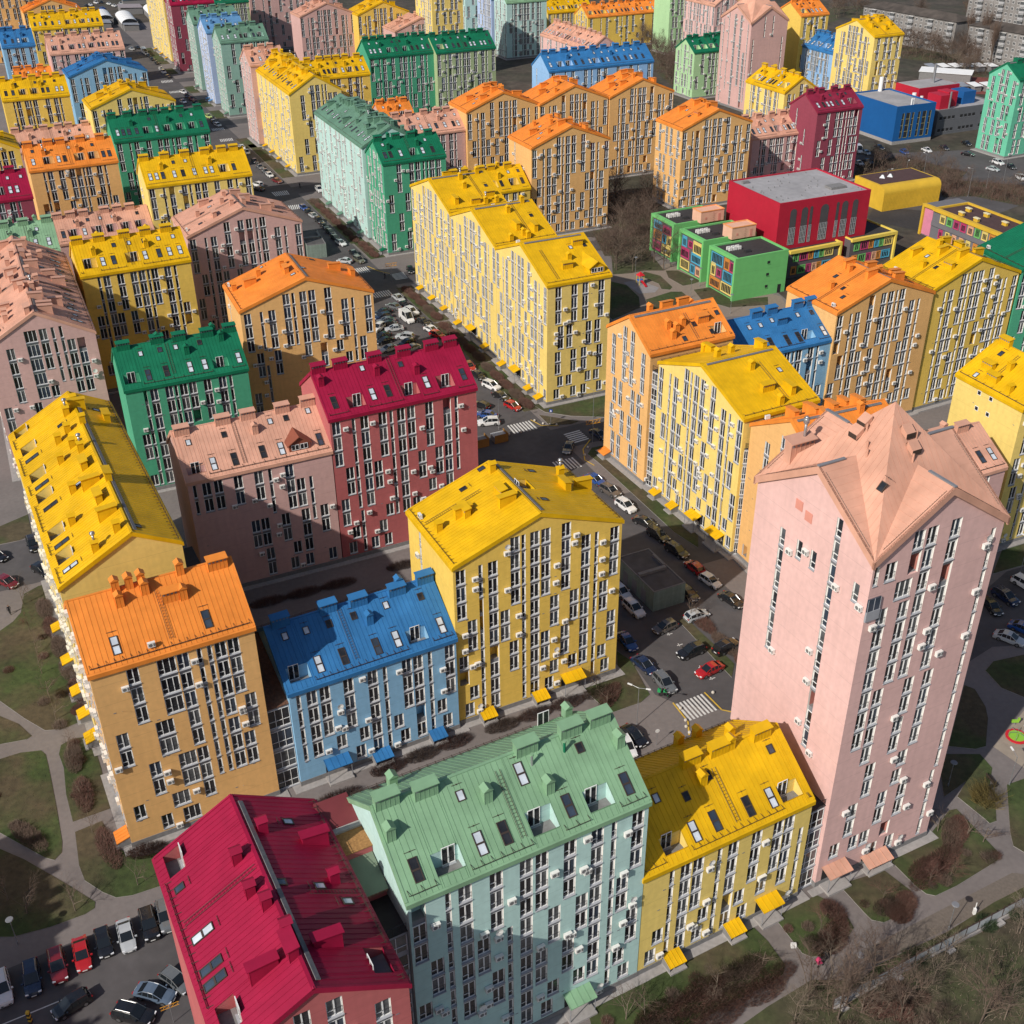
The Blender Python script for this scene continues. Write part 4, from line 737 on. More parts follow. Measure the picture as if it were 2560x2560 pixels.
def apartment(n, wk, rk, label, faces='FL', wall2=None):
    b = BDS[n]; rng = random.Random(n); root = empty('apartment_building', (b.x, b.y, 0), b.th); tag(root, label, 'apartment block', GROUP_B)
    c = b.W((b.w / 2, b.d / 2, b.H)); dist = (c - CAMP).length; near = dist < 178; mid = dist < 300
    wb = MB(); wm = wallmat(wk); ns, st = storeys(b); lm = None
    for f in 'FLRK':
        key = n + ' ' + f
        if key in ST: stk = ST[key]
        elif f in faces and (f != 'L' or n in DENSE): stk = template(b.span(f), ns, rng, f in 'LR' and b.t == 'X')
        elif f == 'L': stk = [(b.d * .28, ns - 3, 3, 'N'), (b.d * .62, ns - 4, 2, 'N'), (b.d * .62, ns - 7, 2, 'N')] if n in SLITS else []
        else: stk = []
        pac = .5
        if n in ('orangeL', 'yL') and f == 'L': pac = .9
        elif f == 'L' or (n in RIGHTROW and f == 'F'): pac = .55
        HOLES[(n, f)] = facade(b, root, wb, f, wm, stk, near, rng, pac, lm)
    ob('wall', wb.mesh('wall'), root)
    if near or mid:                                            # small dark air slots and hooks beside the floor joints
        vb = MB()
        for f in 'FR' if n in RIGHTROW else 'FL':
            O, X, N = b.frame(f); L = b.span(f); Nw = b.M.to_3x3() @ N
            if f == 'L' and n not in DENSE: continue
            for i in range(1, ns):
                for j in range(int(L / 4)):
                    u = rng.uniform(.8, L - .8); z = 1.2 + i * st - .32
                    if rng.random() < .5 or any(h[0] - .3 < u < h[1] + .3 and h[2] - .2 < z < h[3] + .2 for h in HOLES.get((n, f), ())): continue
                    q = O + X * u + Vector((0, 0, z)); vb.hexa([q - X * .16 + N * .004, q + X * .16 + N * .004, q + X * .16 + N * .03, q - X * .16 + N * .03] + [p + Vector((0, 0, .09)) for p in (q - X * .16 + N * .004, q + X * .16 + N * .004, q + X * .16 + N * .03, q - X * .16 + N * .03)], M_GREY)
                    if rng.random() < .25: vb.bar(q + X * .8, q + X * .8 + N * .6 + Vector((0, 0, .5)), .018, M_SILL, 3)
        if vb.v: ob('wall_fittings', vb.mesh('wall_fittings'), root)['kind'] = 'stuff'
    pb = MB(); a = .07                                             # plinth and apron round the foot
    for x0, x1, y0, y1 in ((-a, b.w + a, -a, 0), (-a, b.w + a, b.d, b.d + a), (-a, 0, 0, b.d), (b.w, b.w + a, 0, b.d)): pb.box(x0, x1, y0, y1, 0, .85, M_CONCD)
    ob('plinth', pb.mesh('plinth'), root)
    AP[0] += .0017; h = .12 + AP[0]; ab = MB(); ab.box(-1.1, b.w + 1.1, -1.1, -a, 0, h, M_CONC); ab.box(-1.1, -a, -a, b.d, 0, h, M_CONC); ab.box(b.w + a, b.w + 1.1, -a, b.d, 0, h, M_CONC); ob('apron', ab.mesh('apron'), root)
    its = RI[n] if n in RI else random_items(b, rng)
    wb = None
    its = [(q[0] if not (b.t == 'Y' and q[0] == 'chw' and i % 2) else 'chl',) + tuple(q[1:]) for i, q in enumerate(its)]
    build_roof(b, root, rk, wk, near, mid, rng, its)
    for f, u, wd in CANOPY.get(n, ()): canopy(b, root, f, u, rk, wd)
    return root
# ---------------------------------------------------------------- the apartment blocks
RIGHTROW = {'s64a', 's64b', 's64c', 'or65', 'ye66', 'or68', 'ye52', 'lb55', 'ye56', 'gr59t', 'N10'}
CANOPY = dict(yfront=[('F', 4.3, 2.2), ('F', 12.6, 2.2), ('F', 17.4, 3.0)], yC=[('F', 4.1, 2.2), ('F', 12.4, 2.2), ('F', 17.6, 3.4)], blue=[('F', 19.4, 2.2), ('F', 11.2, 2.6), ('F', 5.0, 3.4)], mint=[('F', 17.9, 3.2)],
              orangeL=[('L', 13.2, 2.2)], yL=[('L', 44, 2.4), ('L', 38.5, 2.2), ('L', 33, 2.2), ('L', 25, 2.2), ('L', 16, 2.2)], s64a=[('F', 5, 2), ('F', 13, 2), ('F', 21, 2)], s64b=[('F', 4, 2), ('F', 12, 3), ('F', 20, 2)], s64c=[('F', 4, 2), ('F', 11, 3), ('F', 18, 2), ('F', 23, 2)],
              or65=[('F', 1.8, 2.4)], ye66=[('F', 2.5, 2), ('F', 8, 2), ('F', 14.5, 3), ('F', 21, 3.6)], yBig=[('L', 8, 2), ('L', 18, 2), ('L', 28, 2), ('L', 40, 2)], mintBig=[('L', 10, 2), ('L', 22, 2), ('L', 32, 2), ('L', 42, 2)], gr40=[('L', 12, 2)], ye33=[('L', 10, 2), ('L', 25, 2), ('L', 38, 2)], mi34=[('L', 7, 2)], li35=[('L', 4, 2), ('L', 9, 2)], mi36=[('L', 12, 2)])
APTS = [
 ('mint', 'mint', 'mint', 'mint green block with pale green roof, at the front beside the crimson roof'),
 ('yfront', 'yellow', 'yellow', 'low yellow block in front, between the mint block and the pink tower'),
 ('orangeL', 'orange', 'orange', 'orange roofed block on the left lawns with only two long roof windows'),
 ('blue', 'blue', 'blue', 'low pale blue block between an orange block and a yellow gable'),
 ('yC', 'yellowdeep', 'yellow', 'yellow block with broad gable front beside the blue block and the car park'),
 ('salmon', 'pink', 'salmon', 'dusky pink block with brown gabled dormer, joined to the brick red block'),
 ('darkred', 'red', 'crimson', 'brick red block with crimson roof, beside the street crossing'),
 ('yL', 'yellow', 'yellow', 'long yellow block with vent crowded roof behind the orange block on the lawns'),
 ('crim', 'red', 'crimson', 'crimson roofed block at the bottom edge, ridge pointing away, cars beside it'),
 ('orangeM', 'orange', 'orange', 'orange block with broad gable behind the brick red block, by the parking rows'),
 ('greenM', 'green', 'green', 'dark green block standing behind the dusky pink block with the dormer'),
 ('y14', 'yellowdeep', 'yellow', 'yellow block with shaded front, behind the dark green block with white skylights'),
 ('pink15', 'pink', 'salmon', 'pink gable block behind the orange gable, next to the shaded yellow block'),
 ('pink16', 'pink', 'salmon', 'long pink gabled block at the left edge behind the vent crowded yellow roof'),
 ('teal17', 'teal', 'mint', 'grey green block at the left edge behind the long pink gabled block'),
 ('crim18', 'crimson', 'crimson', 'crimson block at the left edge below the yellow gable, cut by the frame'),
 ('sal19', 'pink', 'salmon', 'low salmon roof between the crimson edge block and the shaded yellow block'),
 ('or20', 'orange', 'orange', 'orange roofed block left of the dark green block, roof half in shade'),
 ('ye21', 'yellow', 'yellow', 'yellow block at the street in front of the dark green roofed block'),
 ('gr22', 'green', 'green', 'dark green block left of the far street, behind the yellow street block'),
 ('sal23', 'pink', 'salmon', 'salmon roof mostly hidden behind the orange roofed block at the left'),
 ('ye24', 'yellow', 'yellow', 'yellow gable block in front of the deep blue gable at the far left'),
 ('ye25', 'yellowdeep', 'yellow', 'yellow block at the left edge with a dark awning on its roof'),
 ('bl26', 'blue', 'blue', 'deep blue gable block behind the yellow gable at the far left'),
 ('sal27', 'pink', 'salmon', 'far salmon block behind the deep blue gable, below a yellow block'),
 ('ye28', 'yellowdeep', 'yellow', 'far yellow block in front of the market, behind the salmon block'),
 ('bl29', 'blue', 'blue', 'blue block at the left edge near the top, cut by the frame'),
 ('or30', 'orange', 'orange', 'orange gable block cut by the top edge, in front of the car lot'),
 ('or31', 'pink', 'orange', 'low orange roof just behind the yellow block with the dark awning'),
 ('ye32', 'yellowdeep', 'yellow', 'yellow gable corner peeping in at the left edge below the yellow block'),
 ('cr33', 'crimson', 'crimson', 'tall crimson block at the far street beside the market'),
 ('ye33', 'yellow', 'yellow', 'tall long yellow wall beside the market, joined to the crimson block'),
 ('mi34', 'sage', 'sage', 'far sage green block of the street row, behind the lilac one'),
 ('li35', 'lilac', 'lightblue', 'lilac blue block of the street row between two sage green ones'),
 ('mi36', 'sage', 'sage', 'nearest sage green block of the street row, in front of the lilac one'),
 ('pi37', 'pink', 'salmon', 'pink street block joined to the long yellow block behind the zebra crossing'),
 ('yBig', 'yellow', 'yellow', 'long yellow block with its gable to the second street crossing'),
 ('mintBig', 'mint', 'sage', 'long pale mint block on the street with grey green roof'),
 ('gr40', 'green', 'green', 'emerald block in front of the long pale mint block'),
 ('ye41', 'yellowdeep', 'yellow', 'yellow roofed block between the long yellow gable and the wide green roof'),
 ('gr42', 'green', 'green', 'green half of the wide green roofed block in the far middle'),
 ('pg42', 'palegreen', 'green', 'pale olive half of the wide green roofed block in the far middle'),
 ('or43', 'pink', 'orange', 'small orange roof between the mint roof and the wide green block'),
 ('sal44', 'pink', 'salmon', 'salmon roofed block left of the row of orange gables'),
 ('or45', 'orange', 'orange', 'first gable from the salmon roof in the row of three joined orange gables'),
 ('or46', 'orange', 'orange', 'middle one of the three joined orange gables'),
 ('or47', 'orange', 'orange', 'last of the three joined orange gables, next to the bare trees'),
 ('or48', 'orange', 'orange', 'orange gable block behind the stepped yellow roofs and in front of three gables'),
 ('or49', 'orange', 'orange', 'orange gable block behind the school, left of the red hall'),
 ('sal50', 'pink', 'salmon', 'salmon block between the orange gable and the maroon block'),
 ('cr51', 'crimson', 'maroon', 'maroon block between the salmon block and the blue sports hall'),
 ('ye52', 'yellow', 'yellow', 'yellow block in front of the far pink tower'),
 ('or54', 'yellowdeep', 'orange', 'tall orange roofed block right behind the far pink tower'),
 ('lb55', 'lightblue', 'blue', 'light blue block left of the tall yellow tower block'),
 ('ye56', 'yellow', 'yellow', 'tall yellow gabled block standing behind the blue sports hall'),
 ('gr59', 'lime', 'green', 'pale green block with dark green roof among the bare trees'),
 ('gr59t', 'jade', 'green', 'jade green gabled tower at the right edge beside the car park'),
 ('bl57', 'lightblue', 'blue', 'long blue block behind the three orange gables'),
 ('or58', 'yellowdeep', 'orange', 'long far block with orange roof and ochre walls behind bare trees'),
 ('s64a', 'yellow', 'yellow', 'far section of the stepped yellow block with three gables on the street'),
 ('s64b', 'yellow', 'yellow', 'middle section of the stepped yellow block with three gables on the street'),
 ('s64c', 'yellow', 'yellow', 'near section of the stepped yellow block, with a white dormer window'),
 ('ye64d', 'yellowdeep', 'yellow', 'low yellow block tucked behind the far stepped yellow section'),
 ('or65', 'orange', 'orange', 'narrow peach gable block at the crossing, before the blue school side block'),
 ('ye66', 'yellow', 'yellow', 'pale yellow gable block between the peach gable and the pink tower'),
 ('or68', 'orange', 'orange', 'peach gable block half hidden behind the pink tower'),
 ('bl69', 'blue', 'blue', 'low blue block between the peach gable and the long orange front'),
 ('or70', 'orange', 'orange', 'orange gable joined to a yellow gable in front of the school'),
 ('ye71', 'yellowdeep', 'yellow', 'yellow gable joined to the orange gable in front of the school'),
 ('gr72', 'green', 'green', 'green roofed block at the right edge joined to the yellow gable'),
 ('ye73', 'yellow', 'yellow', 'pale yellow block at the right edge with four small square windows'),
 ('sal74', 'pink', 'salmon', 'salmon block half hidden behind the pink tower, with a dark awning'),
 ('offL', 'yellow', 'yellow', 'apartment block beyond the left edge that shades the lower lawns'),
 ('N1', 'pink', 'salmon', 'far dusky pink gable next to the far yellow gable'),
 ('N2', 'yellowdeep', 'yellow', 'far yellow gable next to the far dusky pink gable'),
 ('N3', 'pink', 'salmon', 'far salmon gable behind the wide green roofed block'),
 ('N8', 'mint', 'mint', 'pale mint tower block behind the wide green roofed block'),
 ('N10', 'palepink', 'salmon', 'far salmon block with stepped roof behind the long blue block'),
]
# blocks cut by the upper edge of the picture
def at_h(px, py, H):
    d = cam.matrix_world.to_3x3() @ Vector(((px - 1280) / 2898.33, -(py - 1280) / 2898.33, -1.0)); t = (H - 110) / d.z; return CAMP + d * t
def far_block(n, px, py, H, w, d, th, t='X', rs=5.0, at='e00'):
    p = at_h(px, py, H); B[n] = (t, p.x, p.y, th, w, d, H, rs); BDS[n] = Bd(n, B[n])
for a in (('F1', 535, 8, 26.8, 17, 14.5, 25), ('F2', 622, -12, 26.8, 46, 14.5, 25), ('F5', 1076, -62, 44.5, 15, 20, 25), ('F11', 1370, 32, 15.8, 26, 14.5, 25), ('F12', 1676, -8, 26.8, 12, 14.5, 25), ('F13', 1712, -4, 26.8, 26, 14.5, -65), ('F14', 1780, -30, 30, 22, 14.5, -65)): far_block(*a)
_b = BDS['N8']; _c = _b.W((-1.0, _b.d + 1.5, 0)); far_block('F7', 0, 0, 26, 16, 20, 25); B['F7'] = ('X', _c.x, _c.y, 25, 18, 17, 26, 5); BDS['F7'] = Bd('F7', B['F7'])
_c = BDS['F7'].W((-6, 18.5, 0)); B['F6'] = ('X', _c.x, _c.y, 25, 18, 15, 30, 5); BDS['F6'] = Bd('F6', B['F6'])
p = at_h(0, 14, 26.8); B['F31'] = ('X', p.x - 12, p.y - 5.6, 25, 27, 14.5, 34, 5); BDS['F31'] = Bd('F31', B['F31'])
APTS += [('F1', 'palegreen', 'green', 'far pale olive block with green roof at the top edge, left of the pink row'),
 ('F2', 'pink', 'salmon', 'long far pink block cut by the top edge behind the pink gable'),
 ('F5', 'yellow', 'yellow', 'tall yellow block cut by the top edge, left of the mint tower'),
 ('F6', 'mint', 'mint', 'mint block cut by the top edge, left of the lilac wall'),
 ('F7', 'lilac', 'lightblue', 'lilac block cut by the top edge between two mint blocks'),
 ('F11', 'yellow', 'yellow', 'low far yellow block left of the long orange roof'),
 ('F12', 'lime', 'green', 'far pale green block right of the long orange roof'),
 ('F13', 'palepink', 'salmon', 'far pale pink block cut by the top edge, left of a pale yellow one'),
 ('F14', 'yellow', 'yellow', 'far pale yellow block cut by the top edge, left of the far pink tower'),
 ('F31', 'orange', 'orange', 'orange block at the top left corner behind the blue edge block')]
B['offL'] = ('Y', -79.5, 32.5, 27, 15, 40, 26.8, 4.8); BDS['offL'] = Bd('offL', B['offL'])
for n, wk, rk, lab in APTS:
    b = BDS[n]; apartment(n, wk, rk, lab, 'FR' if B[n][3] < 0 else ('LR' if n == 'yL' else ('FLR' if n in ('mint', 'crim', 'orangeM') else 'FL')))

_b = BDS['ye73']; _r = [o for o in bpy.data.objects if o.get('label', '').startswith('pale yellow block at the right edge')][0]
for u, z in Q73:
    m_ = MB(); m_.box(-.40, .40, -.04, -.003, -.40, .40, M_FRAME); m_.box(-.30, .30, -.06, -.041, -.30, .30, M_GLASS); ob('window', m_.mesh('window'), _r, loc=(u, 0, z))
# ---------------------------------------------------------------- two pink towers with star shaped roofs
def tower(n, wk, label, hg, hp, hf, end_y=True):
    b = BDS[n]; b.flat = True; rng = random.Random(n); root = empty('tower_block', (b.x, b.y, 0), b.th); tag(root, label, 'tower block', 'pink tower blocks with star shaped roofs')
    wm = wallmat(wk); m = roofmat('salmon'); wb = MB(); w_, d_, H = b.w, b.d, b.H; near = n == 'tower'; ns, st = storeys(b)
    prof0 = b.prof
    b.prof = lambda f, u: H + (hg - H) * max(0, 1 - abs(u - b.span(f) / 2) / (b.span(f) / 2))
    b.gable = lambda f: True
    b.ridge_u = lambda f: b.span(f) / 2
    for f in 'FLRK':
        if n + ' ' + f in ST: stk = ST[n + ' ' + f]
        elif f == 'F': stk = [(1.5, 4, 6, 'N'), (15.5, 3, 7, 'N'), (6.5, 10, 3, 'N'), (10.5, 10, 3, 'N')]
        elif f == 'L': stk = [(2, 0, 12, 'N'), (5.5, 2, 11, 'N'), (9.6, 0, 14, 'D'), (13.6, 3, 10, 'D'), (16.5, 0, 8, 'D'), (18.4, 1, 12, 'N')]
        else: stk = []
        facade(b, root, wb, f, wm, stk, near, rng, .30, mat('plaster_terracotta', (.42, .17, .14), .85))
    ob('wall', wb.mesh('wall'), root)
    pb = MB()
    for x0, x1, y0, y1 in ((-.07, w_ + .07, -.07, 0), (-.07, 0, 0, d_), (w_, w_ + .07, 0, d_), (-.07, w_ + .07, d_, d_ + .07)): pb.box(x0, x1, y0, y1, 0, .85, M_CONCD)
    pb.box(-1.1, w_ + 1.1, -1.1, -.07, 0, .118, M_CONC); pb.box(w_ + .07, w_ + 1.1, -.07, d_, 0, .118, M_CONC); ob('plinth', pb.mesh('plinth'), root)
    rb = MB(); P = Vector((w_ / 2, d_ / 2, hp)); o = .35
    C = [Vector((-o, -o, H)), Vector((w_ + o, -o, H)), Vector((w_ + o, d_ + o, H)), Vector((-o, d_ + o, H))]
    G = [Vector((w_ / 2, -o, hg)), Vector((w_ + o, d_ / 2, hg)), Vector((w_ / 2, d_ + o, hg)), Vector((-o, d_ / 2, hg))]
    up = Vector((0, 0, .12))
    ribs = MB()
    def tri(a, c, e, nrib=0):
        rb.face([a + up, c + up, e + up], m)
    for i in range(4):
        a, c, g = C[i], C[(i + 1) % 4], G[i]; mid_ = (a + c) / 2; k = (hg - H) / (hp - H)
        Q = mid_.lerp(P, k)
        tri(a, g, Q); tri(g, c, Q); tri(a, Q, P); tri(Q, c, P)
        # verge boards
        for e, f_ in ((a, g), (g, c)):
            n_ = (mid_ - P); n_.z = 0; n_.normalize()
            rb.hexa([e - Vector((0, 0, .75)), f_ - Vector((0, 0, .75)), f_ - Vector((0, 0, .75)) - n_ * .28, e - Vector((0, 0, .75)) - n_ * .28, e + up, f_ + up, f_ + up - n_ * .28, e + up - n_ * .28], m)
        # standing seams on the pyramid faces and on the gables
        nn = 26 if near else 9
        for s in range(1, nn):
            q = a.lerp(c, s / nn); tip = P
            # line straight up the pyramid face, from where it leaves the gable roof
            side = s / nn if s / nn < .5 else 1 - s / nn
            direction = (P - mid_); v0 = side * 2 * k
            lo = q + direction * v0; vmax = side * 2
            hi = q + direction * vmax if vmax < 1 else q + direction
            if (hi - lo).length > .3: ribs.bar(lo + up, hi + up, .03, m, 3)
        for e, g2 in ((a, g), (c, g)):
            for s in range(1, nn // 2):
                f2 = s / (nn // 2); base = e.lerp(g, f2); into = e.lerp(Q, f2)
                ribs.bar(base + up, into + up, .03, m, 3)
        rb.hexa([g - (c - a).normalized() * .18 + up, g + (c - a).normalized() * .18 + up, Q.lerp(g, .3) + (c - a).normalized() * .18 + up, Q.lerp(g, .3) - (c - a).normalized() * .18 + up] + [x + Vector((0, 0, .14)) for x in (g - (c - a).normalized() * .18 + up, g + (c - a).normalized() * .18 + up, Q.lerp(g, .3) + (c - a).normalized() * .18 + up, Q.lerp(g, .3) - (c - a).normalized() * .18 + up)], M_GREY)
    roof = ob('roof', rb.mesh('roof'), root); so_ = ob('roof_seams', ribs.mesh('roof_seams'), roof); so_['kind'] = 'stuff'
    # climbing ladders along the verges, small vents, one roof window
    def on(a, c, e, s, t): return a * (1 - s - t) + c * s + e * t
    for i, (e, g) in enumerate(((C[0], G[3]), (C[0], G[0]), (C[1], G[1]), (C[3], G[3]), (C[1], G[0]), (C[3], G[2]))):
        if not near: break
        lb = MB(); ctr = P.copy(); ctr.z = 0; inn = (Vector((w_ / 2, d_ / 2, 0)) - (e + g) / 2); inn.z = 0; inn.normalize(); zo = Vector((0, 0, .30))
        a_, c_ = e.lerp(g, .12) + inn * .5 + zo, e.lerp(g, .9) + inn * .5 + zo
        for k2 in (0, .5): lb.bar(a_ + inn * k2, c_ + inn * k2, .028, M_GUARD, 4)
        for s in range(int((c_ - a_).length / .32)): q = a_.lerp(c_, (s + .5) * .32 / (c_ - a_).length); lb.bar(q, q + inn * .5, .018, M_GUARD, 3)
        ob('ladder', lb.mesh('ladder'), roof)
    if near:
        k = (hg - H) / (hp - H)
        for i, s, v in ((0, .47, .45), (3, .53, .62), (0, .55, .72), (3, .46, .72), (3, .56, .55), (1, .5, .6)):
            a, c = C[i], C[(i + 1) % 4]; q = a.lerp(c, s) + (P - (a + c) / 2) * max(v, k + .03)
            vb = MB(); vb.bar(Vector((0, 0, 0)), Vector((0, 0, 1.0)), .12, m, 8); ob('vent_pipe', vb.mesh('vent_pipe'), roof, loc=q)
        for i, s, v in ((0, .5, .80), (0, .5, .68), (3, .42, .80), (3, .42, .70)):
            a, c = C[i], C[(i + 1) % 4]; q = a.lerp(c, s) + (P - (a + c) / 2) * v; vb = MB(); t_ = (c - a).normalized(); n_ = ((a + c) / 2 - P); n_.z = 0; n_.normalize(); u_ = Vector((0, 0, 1))
            vb.face([q - t_ * .6 + n_ * .9 + u_ * .05, q + t_ * .6 + n_ * .9 + u_ * .05, q + t_ * .6 + u_ * .75, q - t_ * .6 + u_ * .75], m); vb.face([q - t_ * .6 + n_ * .9 + u_ * .05, q + t_ * .6 + n_ * .9 + u_ * .05, q + t_ * .6 + n_ * .9 - u_ * .5, q - t_ * .6 + n_ * .9 - u_ * .5], M_BROWN)
            for sg in (-.6, .6): vb.face([q + t_ * sg + n_ * .9 + u_ * .05, q + t_ * sg + u_ * .75, q + t_ * sg, q + t_ * sg + n_ * .9 - u_ * .5], m)
            vb.face([q - t_ * .6 + u_ * .75, q + t_ * .6 + u_ * .75, q + t_ * .6 - n_ * .3 + u_ * .1, q - t_ * .6 - n_ * .3 + u_ * .1], m)
            ob('roof_vent', vb.mesh('roof_vent'), roof)
        # roof window low on the front hip, right of the first gable (pyramid face above side 3)
        a, c = C[3], C[0]; q = a.lerp(c, .76) + (P - (a + c) / 2) * .46; y = (P - (a + c) / 2).normalized(); x = (c - a).normalized(); z = x.cross(y)
        fm, pm = skylight_mesh('sk1', 1); sk = ob('skylight', fm, roof, Matrix(((x.x, y.x, z.x, q.x + z.x * .15), (x.y, y.y, z.y, q.y + z.y * .15), (x.z, y.z, z.z, q.z + z.z * .15), (0, 0, 0, 1)))); ob('pane', pm, sk)
        c_ = ob('chimney', chimney_mesh('chw', 'salmon'), roof, Matrix.Translation((3.2, d_ - 2.2, hg - 2.6)) @ Matrix.Scale(1.35, 4)); ob('vent_pipe', cowl_mesh(), c_, Matrix.Translation((.4, 0, 1.3)) @ Matrix.Diagonal((.75, .75, 1.3, 1)))
        for sx, sz in ((2.9, 46.2), (1.3, 45.6)):
            pbx = MB(); pbx.box(-.07, -.01, d_ / 2 + sx - 1.2, d_ / 2 + sx - .1, sz, sz + 1.15, mat('terracotta_panel', (.62, .26, .20), .8)); ob('wall_panel', pbx.mesh('wall_panel'), root)
        canopy(b, root, 'F', 2.3, 'salmon', 3.4, 3.1); canopy(b, root, 'F', 8.6, 'salmon', 3.8, 1.7)
        # corner glazed loggia high on the front
        gb = MB(); gb.box(-.05, 1.7, -.25, -.02, 39.2, 40.4, M_GLAZE); gb.box(0, 1.65, -.18, -.02, 40.4, 41.9, M_GLASS3)
        for x in (0, .8, 1.6): gb.box(x, x + .06, -.22, -.18, 40.4, 41.9, M_GLAZE)
        ob('loggia', gb.mesh('loggia'), root)
tower('tower', 'palepink', 'pale pink tower with star shaped salmon roof, the nearest and tallest building', 52.5, 57.6, 0)
tower('tower2', 'pink', 'far dusky pink tower with star shaped roof among yellow and orange blocks', 39.5, 44.5, 0)

# ---------------------------------------------------------------- glazed links between blocks
def link(x, y, th, w_, d_, H, label, dx=0, roofm=None, lean=0.0, nst=None):
    root = empty('stair_link', (x, y, 0), R(th)); tag(root, label, 'glazed link', 'grey glazed links between blocks'); b = MB(); ns = nst or max(1, int(H / 2.81)); st = H / ns
    b.box(0, w_, .12, d_, 0, H, M_GLAZE); ob('wall', b.mesh('wall'), root)
    for i in range(ns):
        gb = MB(); z = i * st + .35; nm = 3
        gb.face([(.12, .10, z), (w_ - .12, .10, z), (w_ - .12, .10, z + st - .7), (.12, .10, z + st - .7)], (M_GLASS, M_GLASS2, M_GLASS3)[i % 3])
        for j in range(nm + 1):
            xx = .08 + (w_ - .22) * j / nm; gb.box(xx, xx + .06, .04, .10, z, z + st - .7, M_FRAME)
        gb.box(.08, w_ - .08, .04, .10, z + st * .28, z + st * .28 + .05, M_FRAME); gb.box(.08, w_ - .08, .04, .10, z - .03, z + .03, M_FRAME); gb.box(.08, w_ - .08, .04, .10, z + st - .73, z + st - .67, M_FRAME); gb.box(.02, w_ - .02, -.08, .12, z - .2, z - .04, M_SILL)
        ob('window', gb.mesh('window'), root)
    rb = MB(); rm = roofm or M_TAR
    if lean: rb.hexa([(0, 0, H), (w_, 0, H), (w_, d_, H + .1), (0, d_, H + .1), (0, 0, H + .12), (w_, 0, H + .12), (w_, d_, H + lean), (0, d_, H + lean)], rm)
    else:
        rb.box(0, w_, 0, d_, H + .002, H + .08, rm)
        for xx in range(6): rb.bar((w_ * xx / 5 * .96 + .05, .1, H), (w_ * xx / 5 * .96 + .05, .1, H + 1.0), .025, M_RAIL, 4)
        rb.bar((0.05, .1, H + 1.0), (w_ - .05, .1, H + 1.0), .03, M_RAIL, 4); rb.bar((.05, .1, H + .55), (w_ - .05, .1, H + .55), .02, M_RAIL, 4)
    ob('roof', rb.mesh('roof'), root); return root
def between(a, c, inset, d_, H, label, **k):
    A_, C_ = BDS[a], BDS[c]; p = A_.W((A_.w, inset, 0)); q = C_.W((0, inset, 0)); v = q - p; wd = v.length
    return link(p.x, p.y, math.degrees(math.atan2(v.y, v.x)), wd, d_, H, label, **k)
M_TILE = mat('brown_roof_tiles', (.16, .075, .045), .85, noise=.35, scale=3, bump=.4, bscale=8, patch=.3)
between('orangeL', 'blue', .5, 12, 13.8, 'grey glazed link with brown shingle roof between orange and blue blocks', roofm=M_TILE, lean=4.4)
between('yfront', 'tower', .5, 11, 13.0, 'grey glazed link between low yellow block and pink tower')
between('darkred', 's64c', 0, 1, 1, 'x') if 0 else None
_a, _c = BDS['or65'], BDS['ye66']
between('or65', 'ye66', .5, 9, 23.5, 'glazed link between the peach gable and the pale yellow gable')
between('ye66', 'or68', .5, 9, 20.5, 'glazed link between the pale yellow gable and the half hidden peach gable')
_p = BDS['yL'].W((15.7, 0.5, 0)); link(_p.x, _p.y, 27, 3.0, 12, 20.0, 'dark glazed link between the vent crowded yellow block and the dusky pink block')
